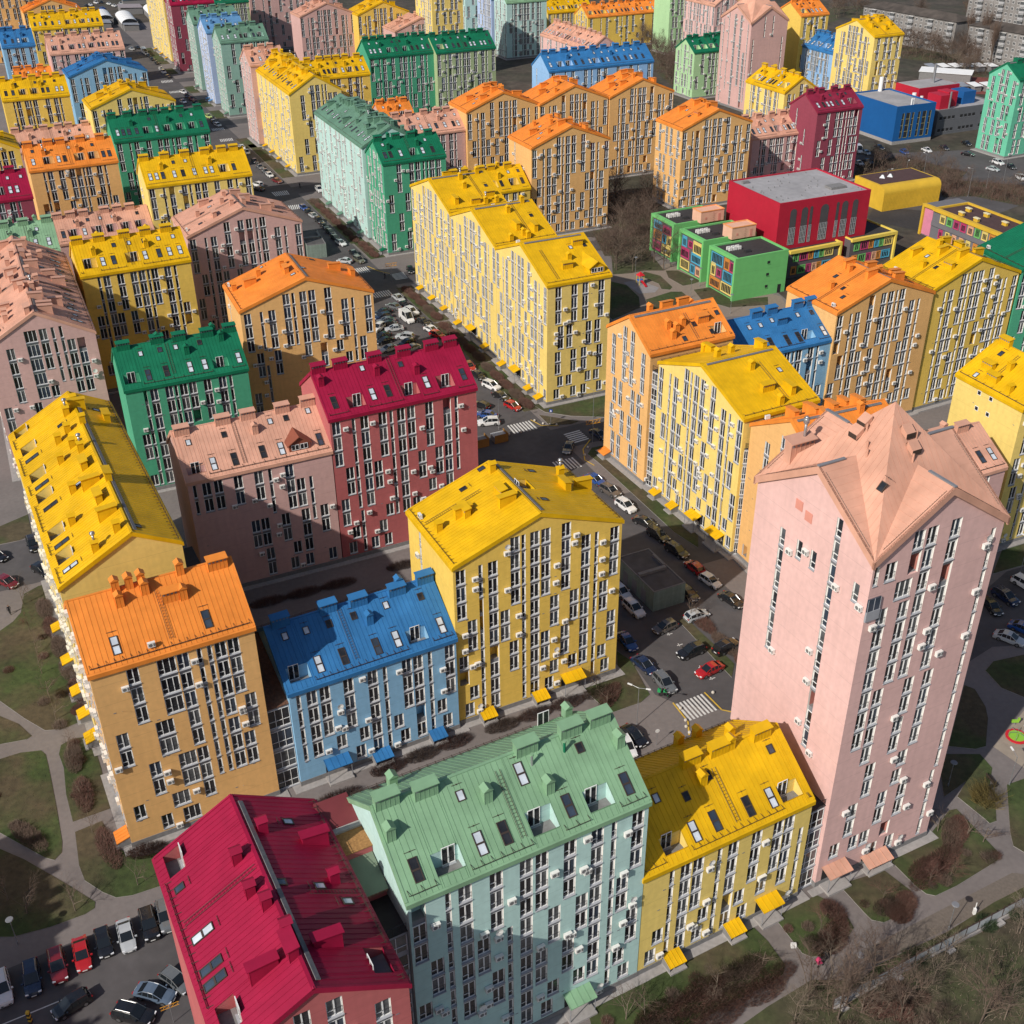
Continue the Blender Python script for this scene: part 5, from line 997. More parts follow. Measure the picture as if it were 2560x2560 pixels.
# the stepped link between crimson and mint blocks, with terraces
def stepped():
    b = BDS['mint']; root = empty('stair_link', b.W((-3.5, 0, 0)), b.th); tag(root, 'stepped link with brown terraces and green awning between crimson and mint blocks', 'glazed link', 'grey glazed links between blocks')
    wl = MB(); wr = wallmat('red'); wl.box(.15, 3.45, .6, 5.2, 0, 22.4, M_GLAZE); wl.box(.15, 3.45, 5.2, 8.2, 0, 24.5, wr); wl.box(.15, 3.45, 8.2, 14.6, 0, 26.2, wr); ob('wall', wl.mesh('wall'), root)
    rf = MB(); rf.box(.1, 3.5, .55, 5.2, 22.402, 22.5, M_TAR); ob('terrace_floor', rf.mesh('terrace_floor'), root); rf = MB(); rf.box(.05, 3.5, 8.15, 10.9, 26.202, 26.3, mat('ochre_turf_roof', (.33, .17, .06), .95, noise=.3, scale=5)); rf.box(.05, 3.5, 10.9, 11.5, 26.202, 26.55, M_CONC); ob('turf_roof', rf.mesh('turf_roof'), root); rf = MB(); rf.hexa([(.05, 11.5, 26.25), (3.5, 11.5, 26.25), (3.5, 14.7, 26.3), (.05, 14.7, 26.3), (.05, 11.5, 26.35), (3.5, 11.5, 26.35), (3.5, 14.7, 27.4), (.05, 14.7, 27.4)], mat('maroon_roof', (.16, .03, .035), .6)); ob('flat_roof', rf.mesh('flat_roof'), root)
    aw = MB(); aw.hexa([(.1, 4.4, 24.2), (3.4, 4.4, 24.2), (3.4, 8.2, 25.4), (.1, 8.2, 25.4), (.1, 4.4, 24.27), (3.4, 4.4, 24.27), (3.4, 8.2, 25.47), (.1, 8.2, 25.47)], mat('green_awning', (.16, .21, .15), .8))
    for i in range(8): aw.box(.1 + i * .41, .1 + i * .41 + .3, 4.36, 4.40, 24.0, 24.25, mat('awning_fringe', (.25, .14, .10), .8))
    ob('awning', aw.mesh('awning'), root)
    for i in range(8):
        gb = MB(); z = i * 2.8 + .4; gb.face([(.3, .58, z), (3.3, .58, z), (3.3, .58, z + 2.1), (.3, .58, z + 2.1)], M_GLASS2 if i % 2 else M_GLASS)
        for xx in (.28, 1.2, 2.2, 3.26): gb.box(xx, xx + .06, .52, .58, z, z + 2.1, M_FRAME)
        gb.box(.28, 3.32, .52, .58, z + .7, z + .76, M_FRAME); ob('window', gb.mesh('window'), root)
    rl = MB(); rl.bar((.2, .65, 23.5), (3.4, .65, 23.5), .03, M_RAIL); [rl.bar((.2 + i * .64, .65, 22.4), (.2 + i * .64, .65, 23.5), .025, M_RAIL) for i in range(6)]; ob('railing', rl.mesh('railing'), root)
stepped()

# ---------------------------------------------------------------- school, sports halls and kiosks
def parapet_box(mb, w_, d_, H, wm, rm, par=.5, t=.35, z0=0.0, rimm=None):
    mb.box(0, w_, 0, d_, z0, H - par, wm, skip=(1,)); rimm = rimm or wm
    mb.box(0, w_, 0, t, H - par, H, rimm); mb.box(0, w_, d_ - t, d_, H - par, H, rimm); mb.box(0, t, t, d_ - t, H - par, H, rimm); mb.box(w_ - t, w_, t, d_ - t, H - par, H, rimm)
    mb.face([(t, t, H - par), (w_ - t, t, H - par), (w_ - t, d_ - t, H - par), (t, d_ - t, H - par)], rm)
def flat_root(n, name, label, cat):
    b = BDS[n]; root = empty(name, (b.x, b.y, 0), b.th); tag(root, label, cat); return b, root
M_ROOFG = mat('pale_grey_roof_felt', (.34, .33, .34), .9, noise=.12, scale=.7, patch=.15)
M_REDW = mat('red_cladding', (.42, .012, .035), .6, noise=.06, patch=.06); M_BLUEW = mat('blue_cladding', (.008, .095, .30), .6, noise=.06, patch=.06)
M_GRN = mat('green_cladding', (.16, .50, .16), .65, noise=.06, joints=3.6); M_SLATE = mat('slate_cladding', (.11, .095, .10), .75, noise=.12, scale=2)
b, root = flat_root('hallR', 'sports_hall', 'red windowed hall with grey flat roof rising above the school', 'school hall')
mb = MB(); parapet_box(mb, b.w, b.d, b.H, M_REDW, M_ROOFG, .35); ob('wall', mb.mesh('wall'), root)
for u, w2 in ((4.6, 2.0), (8.2, 2.0), (10.3, .9), (14.6, 2.6), (18.8, .9), (21.2, 2.0), (24.6, 1.8)):
    wb = MB(); z0, z1 = 8.4, 18.0; n = 8; arc = [(u - w2 / 2 + w2 * .5 * (1 - cos(pi * i / n)), -.06, z1 - w2 * .5 + w2 * .5 * sin(pi * i / n)) for i in range(n + 1)]
    wb.face([(u - w2 / 2, -.06, z0 + 4.6), (u + w2 / 2, -.06, z0 + 4.6)] + arc[::-1], mat('dark_lintel_panel', (.07, .065, .07), .7)); wb.face([(u - w2 / 2, -.06, z0), (u + w2 / 2, -.06, z0), (u + w2 / 2, -.06, z0 + 4.6), (u - w2 / 2, -.06, z0 + 4.6)], M_GLASS2)
    for i in range(int(w2 / .65) + 2): x = u - w2 / 2 + (w2 - .08) * i / (int(w2 / .65) + 1); wb.box(x, x + .08, -.12, -.06, z0, z0 + 4.6, M_SILL)
    for z in (z0, z0 + 1.5, z0 + 3.1, z0 + 4.55): wb.box(u - w2 / 2, u + w2 / 2, -.115, -.06, z, z + .07, M_SILL)
    ob('window', wb.mesh('window'), root)
rb = MB()
for i in range(40): x, y = rnd.uniform(1, b.w - 1), rnd.uniform(1, b.d - 1); rb.bar((x, y, b.H - .35), (x, y, b.H + .05), .09, M_CONCD, 5)
rb.box(20, 25, 5, 8, b.H - .35, b.H + .3, M_CONCD); rb.box(2, 4, 20, 21, b.H - .35, b.H + .3, M_CONCD); ob('roof_vents', rb.mesh('roof_vents'), root)['kind'] = 'stuff'
PAN = [mat('panel_' + k, c, .6, noise=.04) for k, c in dict(blue=(.08, .36, .52), pink=(.45, .05, .15), yellow=(.70, .56, .18), orange=(.58, .24, .05), peach=(.68, .38, .24), green=(.16, .45, .13)).items()]
def school_window(root, u, z, ww, hh, k, frame, g=None):
    """a coloured surround, glass and bars in a facade frame (O, X, N)"""
    O, X, N = frame; p = lambda a, c, d: O + X * a + N * d + Vector((0, 0, c)); wb = MB(); m = PAN[k]; t = .22
    for a0, a1, c0, c1 in ((u, u + t, z, z + hh), (u + ww - t, u + ww, z, z + hh), (u + t, u + ww - t, z, z + t), (u + t, u + ww - t, z + hh - t, z + hh)):
        wb.hexa([p(a0, c0, 0), p(a1, c0, 0), p(a1, c0, .16), p(a0, c0, .16), p(a0, c1, 0), p(a1, c1, 0), p(a1, c1, .16), p(a0, c1, .16)], m)
    split = rnd.choice((0, 1, 1))
    wb.face([p(u + t, z + t, .03), p(u + ww - t, z + t, .03), p(u + ww - t, z + hh - t, .03), p(u + t, z + hh - t, .03)], PAN[k])
    wb.face([p(u + t + .12, z + t + .1, .05), p(u + ww - t - .12, z + t + .1, .05), p(u + ww - t - .12, z + hh * (.72 if split else .9), .05), p(u + t + .12, z + hh * (.72 if split else .9), .05)], M_GLASS)
    n = max(2, int(ww / .7))
    for i in range(n + 1): a = u + t + .1 + (ww - 2 * t - .28) * i / n; wb.hexa([p(a, z + t, .05), p(a + .07, z + t, .05), p(a + .07, z + t, .12), p(a, z + t, .12), p(a, z + hh * .88, .05), p(a + .07, z + hh * .88, .05), p(a + .07, z + hh * .88, .12), p(a, z + hh * .88, .12)], m)
    ob('window', wb.mesh('window'), root)
def roof_units(root, x, y, z, n=6):
    for i in range(n):
        ub = cached('rooftop_unit', lambda: (lambda q: (q.box(-.5, .5, -.2, .2, .15, .95, M_AC), q.box(-.45, -.35, -.3, .3, 0, .15, M_GREY), q.box(.35, .45, -.3, .3, 0, .15, M_GREY), q.mesh('rooftop_unit'))[-1])(MB()))
        ob('rooftop_unit', ub, root, loc=(x + (i % 3) * 1.35, y + (i // 3) * 1.0, z))
PATT = [[(0, .66, .52, .32, 0), (.58, .66, .22, .32, 3), (.82, .66, .18, .28, 1), (.02, .33, .2, .36, 2), (.28, .36, .2, .22, 1), (.55, .33, .42, .3, 0), (.0, .02, .46, .28, 3), (.5, .02, .48, .28, 2)],
        [(.04, .66, .22, .3, 0), (.34, .70, .2, .2, 1), (.58, .62, .42, .34, 2), (.0, .34, .4, .3, 1), (.52, .34, .46, .28, 0), (.0, .02, .44, .28, 2), (.5, .02, .22, .26, 0), (.76, .02, .22, .26, 4)],
        [(.05, .7, .4, .26, 0), (.52, .66, .4, .26, 1), (.05, .38, .4, .28, 3), (.5, .36, .2, .28, 0), (.74, .34, .24, .34, 2), (.05, .04, .38, .28, 1), (.5, .02, .46, .3, 2)]]
for j, (n, lab) in enumerate((('mod1', 'nearest green framed school wing with plain green end wall'), ('mod2', 'middle green framed school wing with coloured windows'), ('mod3', 'far green framed school wing with coloured windows, partly in shade'))):
    b, root = flat_root(n, 'school_building', lab, 'school'); root['group'] = 'green framed school wings'
    if j: b.w = 16
    mb = MB(); parapet_box(mb, b.w, b.d, b.H, M_GRN, M_TAR, .4, .5); ob('wall', mb.mesh('wall'), root)
    sb = MB(); sb.box(-.25, -.003, .7, b.d - .7, .5, b.H - .8, M_SLATE)
    for y0, y1, z0, z1 in ((0, .7, 0, b.H), (b.d - .7, b.d, 0, b.H), (.7, b.d - .7, b.H - .8, b.H)): sb.box(-.7, -.004, y0, y1, z0, z1, M_GRN)
    ob('facade_frame', sb.mesh('facade_frame'), root)
    fr = (Vector((-.26, b.d - .9, .7)), Vector((0, -1, 0)), Vector((-1, 0, 0))); Wd, Hd = b.d - 1.8, b.H - 1.7
    for u, z, ww, hh, k in PATT[j]: school_window(root, u * Wd, z * Hd, ww * Wd, hh * Hd, k, fr)
    roof_units(root, 2.2, b.d * .55, b.H - .4)
    tb = MB(); tb.bar((5, b.d * .35, b.H - .4), (6.6, b.d * .35, b.H - .4), .6, M_DARK, 8); ob('roof_duct', tb.mesh('roof_duct'), root)
    if j == 0:
        for z in (2, 5.2, 8.4):
            wb = MB(); wb.box(9.2, 10, -.05, -.001, z, z + .75, M_DARK); wb.box(9.1, 10.1, -.12, -.051, z - .1, z, M_GRN); ob('window', wb.mesh('window'), root)
        db = MB(); db.box(13.2, 14.2, -.06, -.001, 0, 2.3, M_DARK); ob('door', db.mesh('door'), root)
    else:
        pk = MB(); pm = mat('peach_render', (.72, .42, .30), .8); ptop = mat('peach_orange_rim', (.80, .33, .12), .7); y0 = -1.5
        pk.box(7, 14.5, y0, y0 + 4.2, b.H - .4, b.H + 2.6, pm); 
        for a in ((6.9, 14.6, y0 - .1, y0 + .15), (6.9, 14.6, y0 + 4.05, y0 + 4.3)): pk.box(a[0], a[1], a[2], a[3], b.H + 2.602, b.H + 2.85, ptop)
        pk.box(6.9, 7.15, y0 + .15, y0 + 4.05, b.H + 2.602, b.H + 2.85, ptop); pk.box(14.35, 14.6, y0 + .15, y0 + 4.05, b.H + 2.602, b.H + 2.85, ptop); pk.box(12.6, 13.4, y0 - .05, y0 - .002, b.H - .35, b.H + 1.7, mat('terracotta_panel', (.62, .26, .20), .8)); pk.box(8.4, 9, y0 - .05, y0 - .002, b.H + .5, b.H + 1.1, mat('terracotta_panel', (.62, .26, .20), .8))
        for q in range(6): pk.bar((10.8, y0 - .2, b.H - .3 + q * .5), (11.3, y0 - .2, b.H - .3 + q * .5), .03, M_RAIL, 3)
        ob('penthouse', pk.mesh('penthouse'), root)
M_YRIM = mat('yellow_rim', (.78, .58, .10), .6, noise=.04)
for n, lab, ww in (('wing', 'dark school wing with yellow rim and coloured windows beside the green end wall', 17.2), ('wing2', 'second dark school wing with yellow rim, farther along the roof', 15.7)):
    b, root = flat_root(n, 'school_building', lab, 'school'); mb = MB(); parapet_box(mb, b.w, b.d + (6 if n == 'wing2' else 0), b.H, M_SLATE, M_TAR, .4, .4, rimm=M_YRIM)
    for x0, x1, z0, z1 in ((0, b.w, b.H - .8, b.H), (b.w - .6, b.w, 0, b.H - .8)): mb.box(x0, x1, -.6, -.003, z0, z1, M_YRIM)
    ob('wall', mb.mesh('wall'), root); fr = (Vector((0, -.01, 0)), Vector((1, 0, 0)), Vector((0, -1, 0)))
    for r_, z in enumerate((.9, 4.4)):
        for i, (u, w2, k) in enumerate(((1, 1.8, 3), (3.2, 2.6, 5), (6, 1.6, 1), (8, 1.5, 4), (9.6, 1.5, 3), (11.3, 3, 0))): school_window(root, u + .4 * r_, z, w2, 2.3, (k + r_ * 2) % 6, fr)
    roof_units(root, 5, 6, b.H - .4, 6)
b, root = flat_root('hallY', 'school_hall', 'yellow hall with rounded roof edge behind the school', 'school hall')
b.H = 7.5; mb = MB(); my = mat('yellow_ribbed_cladding', (.64, .40, .035), .6, noise=.08, patch=.1); n = 8; r = 2.2
prof = [(0, 0)] + [(r - r * cos(pi / 2 * i / n), b.H - r + r * sin(pi / 2 * i / n)) for i in range(n + 1)] + [(b.d, b.H)]
for (y0, z0), (y1, z1) in zip(prof, prof[1:]): mb.face([(0, y0, z0), (b.w, y0, z0), (b.w, y1, z1), (0, y1, z1)], my)
for x in (0, b.w): mb.face([(x, y, z) for y, z in prof] + [(x, b.d, 0)], my)
mb.face([(0, b.d, 0), (b.w, b.d, 0), (b.w, b.d, b.H), (0, b.d, b.H)], my)
for i in range(40): x = b.w * (i + .5) / 40; mb.box(x - .04, x + .04, -.05, -.002, 0, b.H - r, my)
ob('wall', mb.mesh('wall'), root); rb = MB(); rb.box(.8, b.w - .8, 3.2, b.d - .6, b.H + .002, b.H + .1, mat('brown_roof_felt', (.075, .04, .04), .9, noise=.15)); ob('roof', rb.mesh('roof'), root)
for x in (6, 9): sb = MB(); sb.bar((x, 9, b.H), (x, 9, b.H + 1.0), 1.3, M_STEEL, 4, .3); ob('skylight', sb.mesh('skylight'), root)
b, root = flat_root('schoolY', 'school_building', 'school wing with yellow curved frame, pink end and brown flat roof', 'school')
b.w = 34; mb = MB(); mg = mat('grey_render', (.15, .145, .16), .8, noise=.08); parapet_box(mb, b.w, b.d, b.H, mg, mat('brown_roof_felt', (.075, .04, .04), .9), .5, .7, rimm=my); mb.box(-4.2, -.003, .3, b.d, 0, b.H, mg); mb.box(-3.8, -.4, .2, .298, .3, b.H - .9, mat('pink_cladding', (.62, .22, .32), .7)); mb.box(-4.6, -3.9, -.3, .6, 0, b.H + .05, my); mb.box(-3.9, .1, -.3, .6, b.H - .8, b.H + .05, my)
mb.box(0, b.w, -.5, -.004, b.H - .9, b.H, my); mb.box(0, b.w, -.3, -.005, 3.9, 5.2, mg); ob('wall', mb.mesh('wall'), root)
fr = (Vector((0, -.01, 0)), Vector((1, 0, 0)), Vector((0, -1, 0))); x = 3.0
for i in range(11): school_window(root, x, 5.3, 2.1, 2.6, (2, 5, 1, 1, 4, 5, 2, 3, 1, 4, 5)[i], fr); school_window(root, x + .3, 1.0, 1.6, 2.6, (1, 2, 4, 4, 2, 3, 4, 1, 5, 2, 4)[i], fr); x += 2.75
for x, y in ((6, 7), (12, 8), (20, 7), (14, 2.5), (8, 2.6)): vb = MB(); vb.box(-.8, .8, -.4, .4, 0, .9, my); vb.box(-.95, .95, -.5, .5, .9, 1.1, mat('cream_cap', (.74, .66, .42), .7)); ob('roof_vent', vb.mesh('roof_vent'), root, loc=(x, y, b.H - .5))
b, root = flat_root('blueB', 'sports_hall', 'deep blue windowless sports hall with grey flat roof', 'sports hall')
mb = MB(); parapet_box(mb, b.w, b.d, b.H, M_BLUEW, M_ROOFG, .5, .4, 1.2); mb.box(-.05, b.w + .05, -.05, b.d + .05, 0, 1.198, M_CONC); ob('wall', mb.mesh('wall'), root)
for u, w2 in ((3.2, .8), (5.4, 1.5), (7.6, .7), (10.4, .8), (12.8, 1.5), (15.3, .8)):
    wb = MB(); wb.box(u - w2 / 2, u + w2 / 2, -.05, -.003, 2.2, 11, M_DARK)
    for z in (2.2, 4.4, 6.6, 8.8): wb.box(u - w2 / 2 - .1, u + w2 / 2 + .1, -.12, -.051, z, z + .12, mat('olive_frame', (.35, .33, .18), .6))
    wb.box(u + w2 / 2, u + w2 / 2 + .1, -.12, -.051, 2.2, 11, mat('olive_frame', (.35, .33, .18), .6)); ob('window', wb.mesh('window'), root)
for x, y, h in ((7, 1, 2.2), (8.2, 1.4, 2.0)): vb = MB(); vb.bar((x, y, b.H - .5), (x, y, b.H + h), .25, M_FRAME, 8); ob('vent_pipe', vb.mesh('vent_pipe'), root)
b, root = flat_root('grayB', 'sports_centre', 'grey two storey annex with red and blue boxes on its roof', 'sports centre')
b.w = 30; mg2 = mat('grey_panel_cladding', (.13, .135, .15), .6, noise=.08); mb = MB(); parapet_box(mb, b.w, b.d, b.H, mg2, M_ROOFG, .4); ob('wall', mb.mesh('wall'), root)
for z in (1.2, 5.6):
    for i in range(14):
        if i % 5 == 4: continue
        wb = MB(); wb.box(1 + i * 2, 2.3 + i * 2, -.05, -.003, z, z + 1.1, M_DARK); wb.box(.95 + i * 2, 2.35 + i * 2, -.1, -.051, z - .1, z, M_SILL); ob('window', wb.mesh('window'), root)
for x0, x1, y0, y1, h, m_ in ((2, 7, 2, 9, 5, M_REDW), (7.3, 12, 4, 10, 5.4, M_REDW), (16, 22, 5, 12, 4.6, M_BLUEW)):
    vb = MB(); vb.box(0, x1 - x0, 0, y1 - y0, 0, h, m_); ob('roof_box', vb.mesh('roof_box'), root, loc=(x0, y0, b.H - .4))
mb = MB(); mb.box(2, 22, 14, 27, b.H - .4, b.H + 5, M_REDW); mb.box(2.5, 21.5, 14.5, 26.5, b.H + 5.002, b.H + 5.1, M_ROOFG); ob('roof_box', mb.mesh('roof_box'), root)
for x, y, h, r in ((5.5, .8, 6, .35), (-10, 22, 9, .8), (14, 20, 12, .5), (-3, 12, 3, .8), (-1, 13, 4, .8), (1, 11, 3, .6)): vb = MB(); vb.bar((x, y, b.H - .4 if x > 0 else 0), (x, y, b.H + h), r, M_STEEL if r < .6 else M_FRAME, 10); ob('flue', vb.mesh('flue'), root)
for n, lab in (('box1', 'grey green concrete kiosk with flat dark roof in the car park'), ('box2', 'dark green flat kiosk beside the parked row on the street')):
    b, root = flat_root(n, 'transformer_kiosk', lab, 'kiosk'); mk = mat('pale_green_concrete', (.21, .27, .235), .85, noise=.12, scale=1.5, streak=.2); mb = MB(); parapet_box(mb, b.w, b.d, b.H, mk, mat('kiosk_roof_felt', (.09, .085, .088), .9, noise=.25), .12, .2, rimm=M_CONCD); ob('wall', mb.mesh('wall'), root)
    rb = MB(); rb.box(.2, b.w - .6, b.d * .42, b.d * .48, b.H - .25, b.H + .35, M_CONCD); rb.box(b.w - .7, b.w - .25, b.d * .5, b.d * .8, b.H - .25, b.H + .3, M_CONCD); ob('roof_upstand', rb.mesh('roof_upstand'), root)
    for y in (b.d * .2, b.d * .45, b.d * .7): db = MB(); db.box(-.06, -.003, y, y + 1.4, .2, 2.6, M_GREY); ob('door', db.mesh('door'), root)
# grey five storey houses of the older quarter
def old_house(px, py, H, w_, d_, th, label):
    p = at_h(px, py, H); root = empty('old_house', (p.x, p.y, 0), R(th)); tag(root, label, 'apartment house', 'grey five storey houses of the older quarter'); m_ = mat('weathered_grey_panels', (.25, .235, .225), .9, noise=.2, scale=.4, patch=.25, streak=.2, joints=2.8) if 1 else None; mr_ = mat('slate_sheet_roof', (.085, .07, .06), .85, noise=.3, scale=.3, patch=.3)
    mb = MB(); mb.box(0, w_, 0, d_, 0, H, m_, skip=(1,)); ob('wall', mb.mesh('wall'), root)
    rb = MB(); o = .6; z1 = H + 2.6; c = [(-o, -o, H), (w_ + o, -o, H), (w_ + o, d_ + o, H), (-o, d_ + o, H)]; r0, r1 = (d_ * .5, d_ / 2, z1), (w_ - d_ * .5, d_ / 2, z1)
    rb.face([c[0], c[1], r1, r0], mr_); rb.face([c[2], c[3], r0, r1], mr_); rb.face([c[1], c[2], r1], mr_); rb.face([c[3], c[0], r0], mr_); rb.face(c, mr_); ob('roof', rb.mesh('roof'), root)
    wm_ = cached('oldwin', lambda: (lambda q: (q.box(-.7, .7, -.04, .02, 0, 1.45, M_FRAME), q.face([(-.6, -.045, .1), (-.05, -.045, .1), (-.05, -.045, 1.35), (-.6, -.045, 1.35)], M_GLASS), q.face([(.05, -.045, .1), (.6, -.045, .1), (.6, -.045, 1.35), (.05, -.045, 1.35)], M_GLASS), q.mesh('window'))[-1])(MB()))
    bm_ = cached('oldbal', lambda: (lambda q: (q.box(-1.5, 1.5, -1.1, 0, -.9, .25, mat('balcony_panel', (.42, .42, .43), .8, noise=.3, scale=1)), q.box(-1.5, 1.5, -1.08, -1.0, .25, 1.6, M_GLASS2), q.box(-1.5, 1.5, -1.1, 0, 1.6, 1.7, M_FRAME), q.mesh('balcony'))[-1])(MB()))
    n = int(w_ / 3.2); ns = int(H / 2.9)
    for i in range(n):
        for j in range(ns):
            x = 1.6 + i * 3.2; z = .9 + j * 2.9
            o_ = ob('balcony', bm_, root, loc=(x, 0, z + .1)) if i % 4 == 2 and j else ob('window', wm_, root, loc=(x, 0, z))
old_house(2160, 15, 15, 62, 12, -60, 'long grey five storey house behind the tall yellow gabled block')
old_house(2424, 62, 15, 60, 12, -60, 'grey five storey house at the right with a white dish on its dark roof')
old_house(2520, 32, 15, 40, 12, -60, 'far grey house at the upper right corner with pale roof')
old_house(2426, -22, 24, 40, 12, -60, 'far grey house cut by the top edge at the right')
# ---------------------------------------------------------------- ground, streets, lawns
M_SOIL = mat('bare_soil_and_dry_grass', (.078, .063, .05), .95, noise=.35, scale=.35, rgb2=(.055, .052, .036), mixscale=.05, bump=.5, bscale=1.5, patch=.3)
M_LAWN = mat('lawn_grass', (.048, .070, .020), .95, noise=.30, scale=1.1, rgb2=(.088, .068, .038), mixscale=.10, bump=.6, bscale=5, patch=.25)
M_WILD = mat('wild_dry_grass', (.085, .070, .045), .95, noise=.35, scale=.8, rgb2=(.055, .062, .026), mixscale=.12, bump=.6, bscale=3, patch=.3)
M_PAVE = mat('grey_brown_pavers', (.18, .157, .15), .9, noise=.10, scale=1.5, bump=.25, bscale=6, patch=.12)
M_ASPH = mat('asphalt', (.088, .081, .083), .9, noise=.12, scale=.8, bump=.2, bscale=12, patch=.2)
M_DIRT = mat('sandy_play_ground', (.30, .25, .20), .95, noise=.12, scale=1)
M_MARK = mat('white_road_paint', (.62, .61, .59), .7, noise=.18, scale=2)
M_YEL = mat('yellow_kerb_paint', (.62, .40, .05), .7, noise=.15, scale=3)
M_KERB = mat('concrete_kerb', (.30, .285, .27), .9, noise=.12, scale=2)
def sheet(name, pts, z, m, kind='structure', thick=0.0):
    b = MB(); b.face([(x, y, z) for x, y in pts], m)
    if thick:
        for (x0, y0), (x1, y1) in zip(pts, pts[1:] + pts[:1]): b.face([(x0, y0, z - thick), (x1, y1, z - thick), (x1, y1, z), (x0, y0, z)], M_KERB)
    o = ob(name, b.mesh(name)); o['kind'] = kind; return o
sheet('ground', [(-3000, -500), (3000, -500), (3000, 5500), (-3000, 5500)], 0, M_SOIL)
DX = Vector((-.415, .91)); DX.normalize(); NX = Vector((DX.y, -DX.x)); P0 = Vector((1.9, 213.5))
def st(t, n): q = P0 + DX * t + NX * n; return (q.x, q.y)
sheet('pavement', [(-130, 40), (75, 40), (110, 110), (98, 175), (100, 250), (75, 262), (60, 330), st(120, 30), st(560, 30), st(560, -150), st(260, -60), (-150, 250), (-140, 120)], .004, M_PAVE)
sheet('main_street', [st(-34, 4.2), st(-34, 13), st(-60, 16), st(-60, -2), st(-32, -12), st(0, -13), st(560, -13), st(560, 4.4), st(0, 4.4)], .008, M_ASPH)
for i, t in enumerate((-9.5, 91.5, 185, 290, 383)): sheet('cross_street', [st(t - 4.2, -60 if i else -34), st(t + 4.2, -60 if i else -34), st(t + 4.2, 75), st(t - 4.2, 75)], .012, M_ASPH)
sheet('car_park', [(20.7, 180), (24, 177.3), (27.8, 170.6), (33.7, 157), (37.5, 148.9), (34.6, 136.9), (31.2, 124.5), (26.9, 125.1), (22.9, 126.3), (20.3, 128.1), (17.6, 135.7), (15.6, 138.5), (13.4, 157.4), (12, 172)], .016, M_ASPH)
sheet('car_park', [(-62, 80), (-56.3, 83.4), (-50.7, 86.6), (-46.2, 88.7), (-41.4, 91.6), (-33, 92.9), (-20, 76), (-26, 66), (-58, 66)], .012, M_ASPH)
sheet('side_road', [(-110, 160), (-89.3, 169.6), (-82, 172.9), (-60, 172), (-66, 158), (-77, 158.9), (-84.1, 155.6), (-110, 143)], .012, M_ASPH)
sheet('car_park', [(66, 133.5), (72.4, 138.2), (76.8, 138.5), (84.1, 138.5), (104, 152), (96, 164), (81.9, 158.1), (72.5, 149)], .012, M_ASPH)
sheet('car_park', [(95, 360), (150, 350), (210, 400), (210, 440), (165, 425), (120, 420), (98, 385)], .012, M_ASPH)
sheet('market_yard', [st(500, -40), st(470, -16), st(640, -16), st(680, -110), st(560, -110)], .016, M_ASPH)
sheet('playground', [(64.8, 116.7), (71.7, 123.8), (80, 127), (84, 118), (73.1, 110.8), (67.4, 112.6)], .012, M_DIRT)
sheet('playground', [(30.3, 294.6), (34.4, 296.4), (39.4, 290.4), (37.9, 287.1), (33.7, 286.2)], .030, mat('grey_rubber_surface', (.27, .25, .25), .9, noise=.1))
sheet('school_path', [(26, 300), (44, 309), (70, 283), (70, 272), (40, 268), (25, 268)], .010, mat('tan_pavers', (.24, .19, .155), .9, noise=.1, scale=1.5))
for l in ([(36.8, 302.5), (40.7, 299.3), (42.9, 290.7), (42, 288.8), (39.9, 289.4), (39.6, 293.3), (35, 299.5)], [(42.6, 303.3), (45.9, 303.2), (51.2, 294.9), (48, 292.5), (45.8, 291.6), (42.7, 297.7)], [(48.2, 288.6), (53, 290.4), (57, 281.3), (66.5, 282.9), (65.5, 277.4), (55.4, 275.9), (49.2, 281.6)], [(35, 282), (42.1, 287.4), (44.9, 287.3), (46.1, 283.5), (40.7, 275.5), (35.5, 273.8)], [(25, 297), (31, 292.5), (33.4, 284), (33, 276.5), (25.4, 268.9), (20, 285)]): sheet('lawn', l, .045, M_LAWN, thick=.045)
for i, l in enumerate(LAWNS): sheet('lawn', l, .06 + i * .0018, M_LAWN, thick=.06 + i * .0018)
sheet('paved_band', [(37.3, 83.7), (39.7, 82.6), (52.7, 89.0), (59.7, 92.4), (60.7, 94.9), (59.3, 95.1), (48.1, 89.3)], .009, mat('dark_paver_band', (.15, .125, .105), .9, noise=.15, scale=3))
sheet('school_yard_roof', [(108.9, 345.5), (121.5, 334.3), (128.0, 354.1), (114.5, 358.7)], .03, M_TAR)
sheet('wild_ground', SCRUB, .035, M_WILD)
for l in WOODS: sheet('wood_floor', l, .022, M_WILD)
STRIPS = []
STRIPN = dict(s64a='the far stepped yellow section', s64b='the middle stepped yellow section', s64c='the near stepped yellow section', mintBig='the long pale mint block', yBig='the long yellow gable block', gr40='the emerald block', mi36='the nearest sage green block', li35='the lilac block', mi34='the far sage green block', cr33='the tall crimson block', ye33='the tall yellow wall', pi37='the pink street block')
for n, f in (('s64a', 'F'), ('s64b', 'F'), ('s64c', 'F'), ('mintBig', 'L'), ('yBig', 'L'), ('gr40', 'L'), ('mi36', 'L'), ('li35', 'L'), ('mi34', 'L'), ('cr33', 'L'), ('ye33', 'L'), ('pi37', 'L')):
    b = BDS[n]; O, X, N = b.frame(f); L = b.span(f); q = [b.W(O + X * a + N * c) for a, c in ((-.5, 1.2), (L + .5, 1.2), (L + .5, 5.6), (-.5, 5.6))]
    sheet('lawn', [(p.x, p.y) for p in q], .05, M_LAWN, thick=.05); STRIPS.append((b.W(O + N * 3.6), b.M.to_3x3() @ X, L, STRIPN[n]))
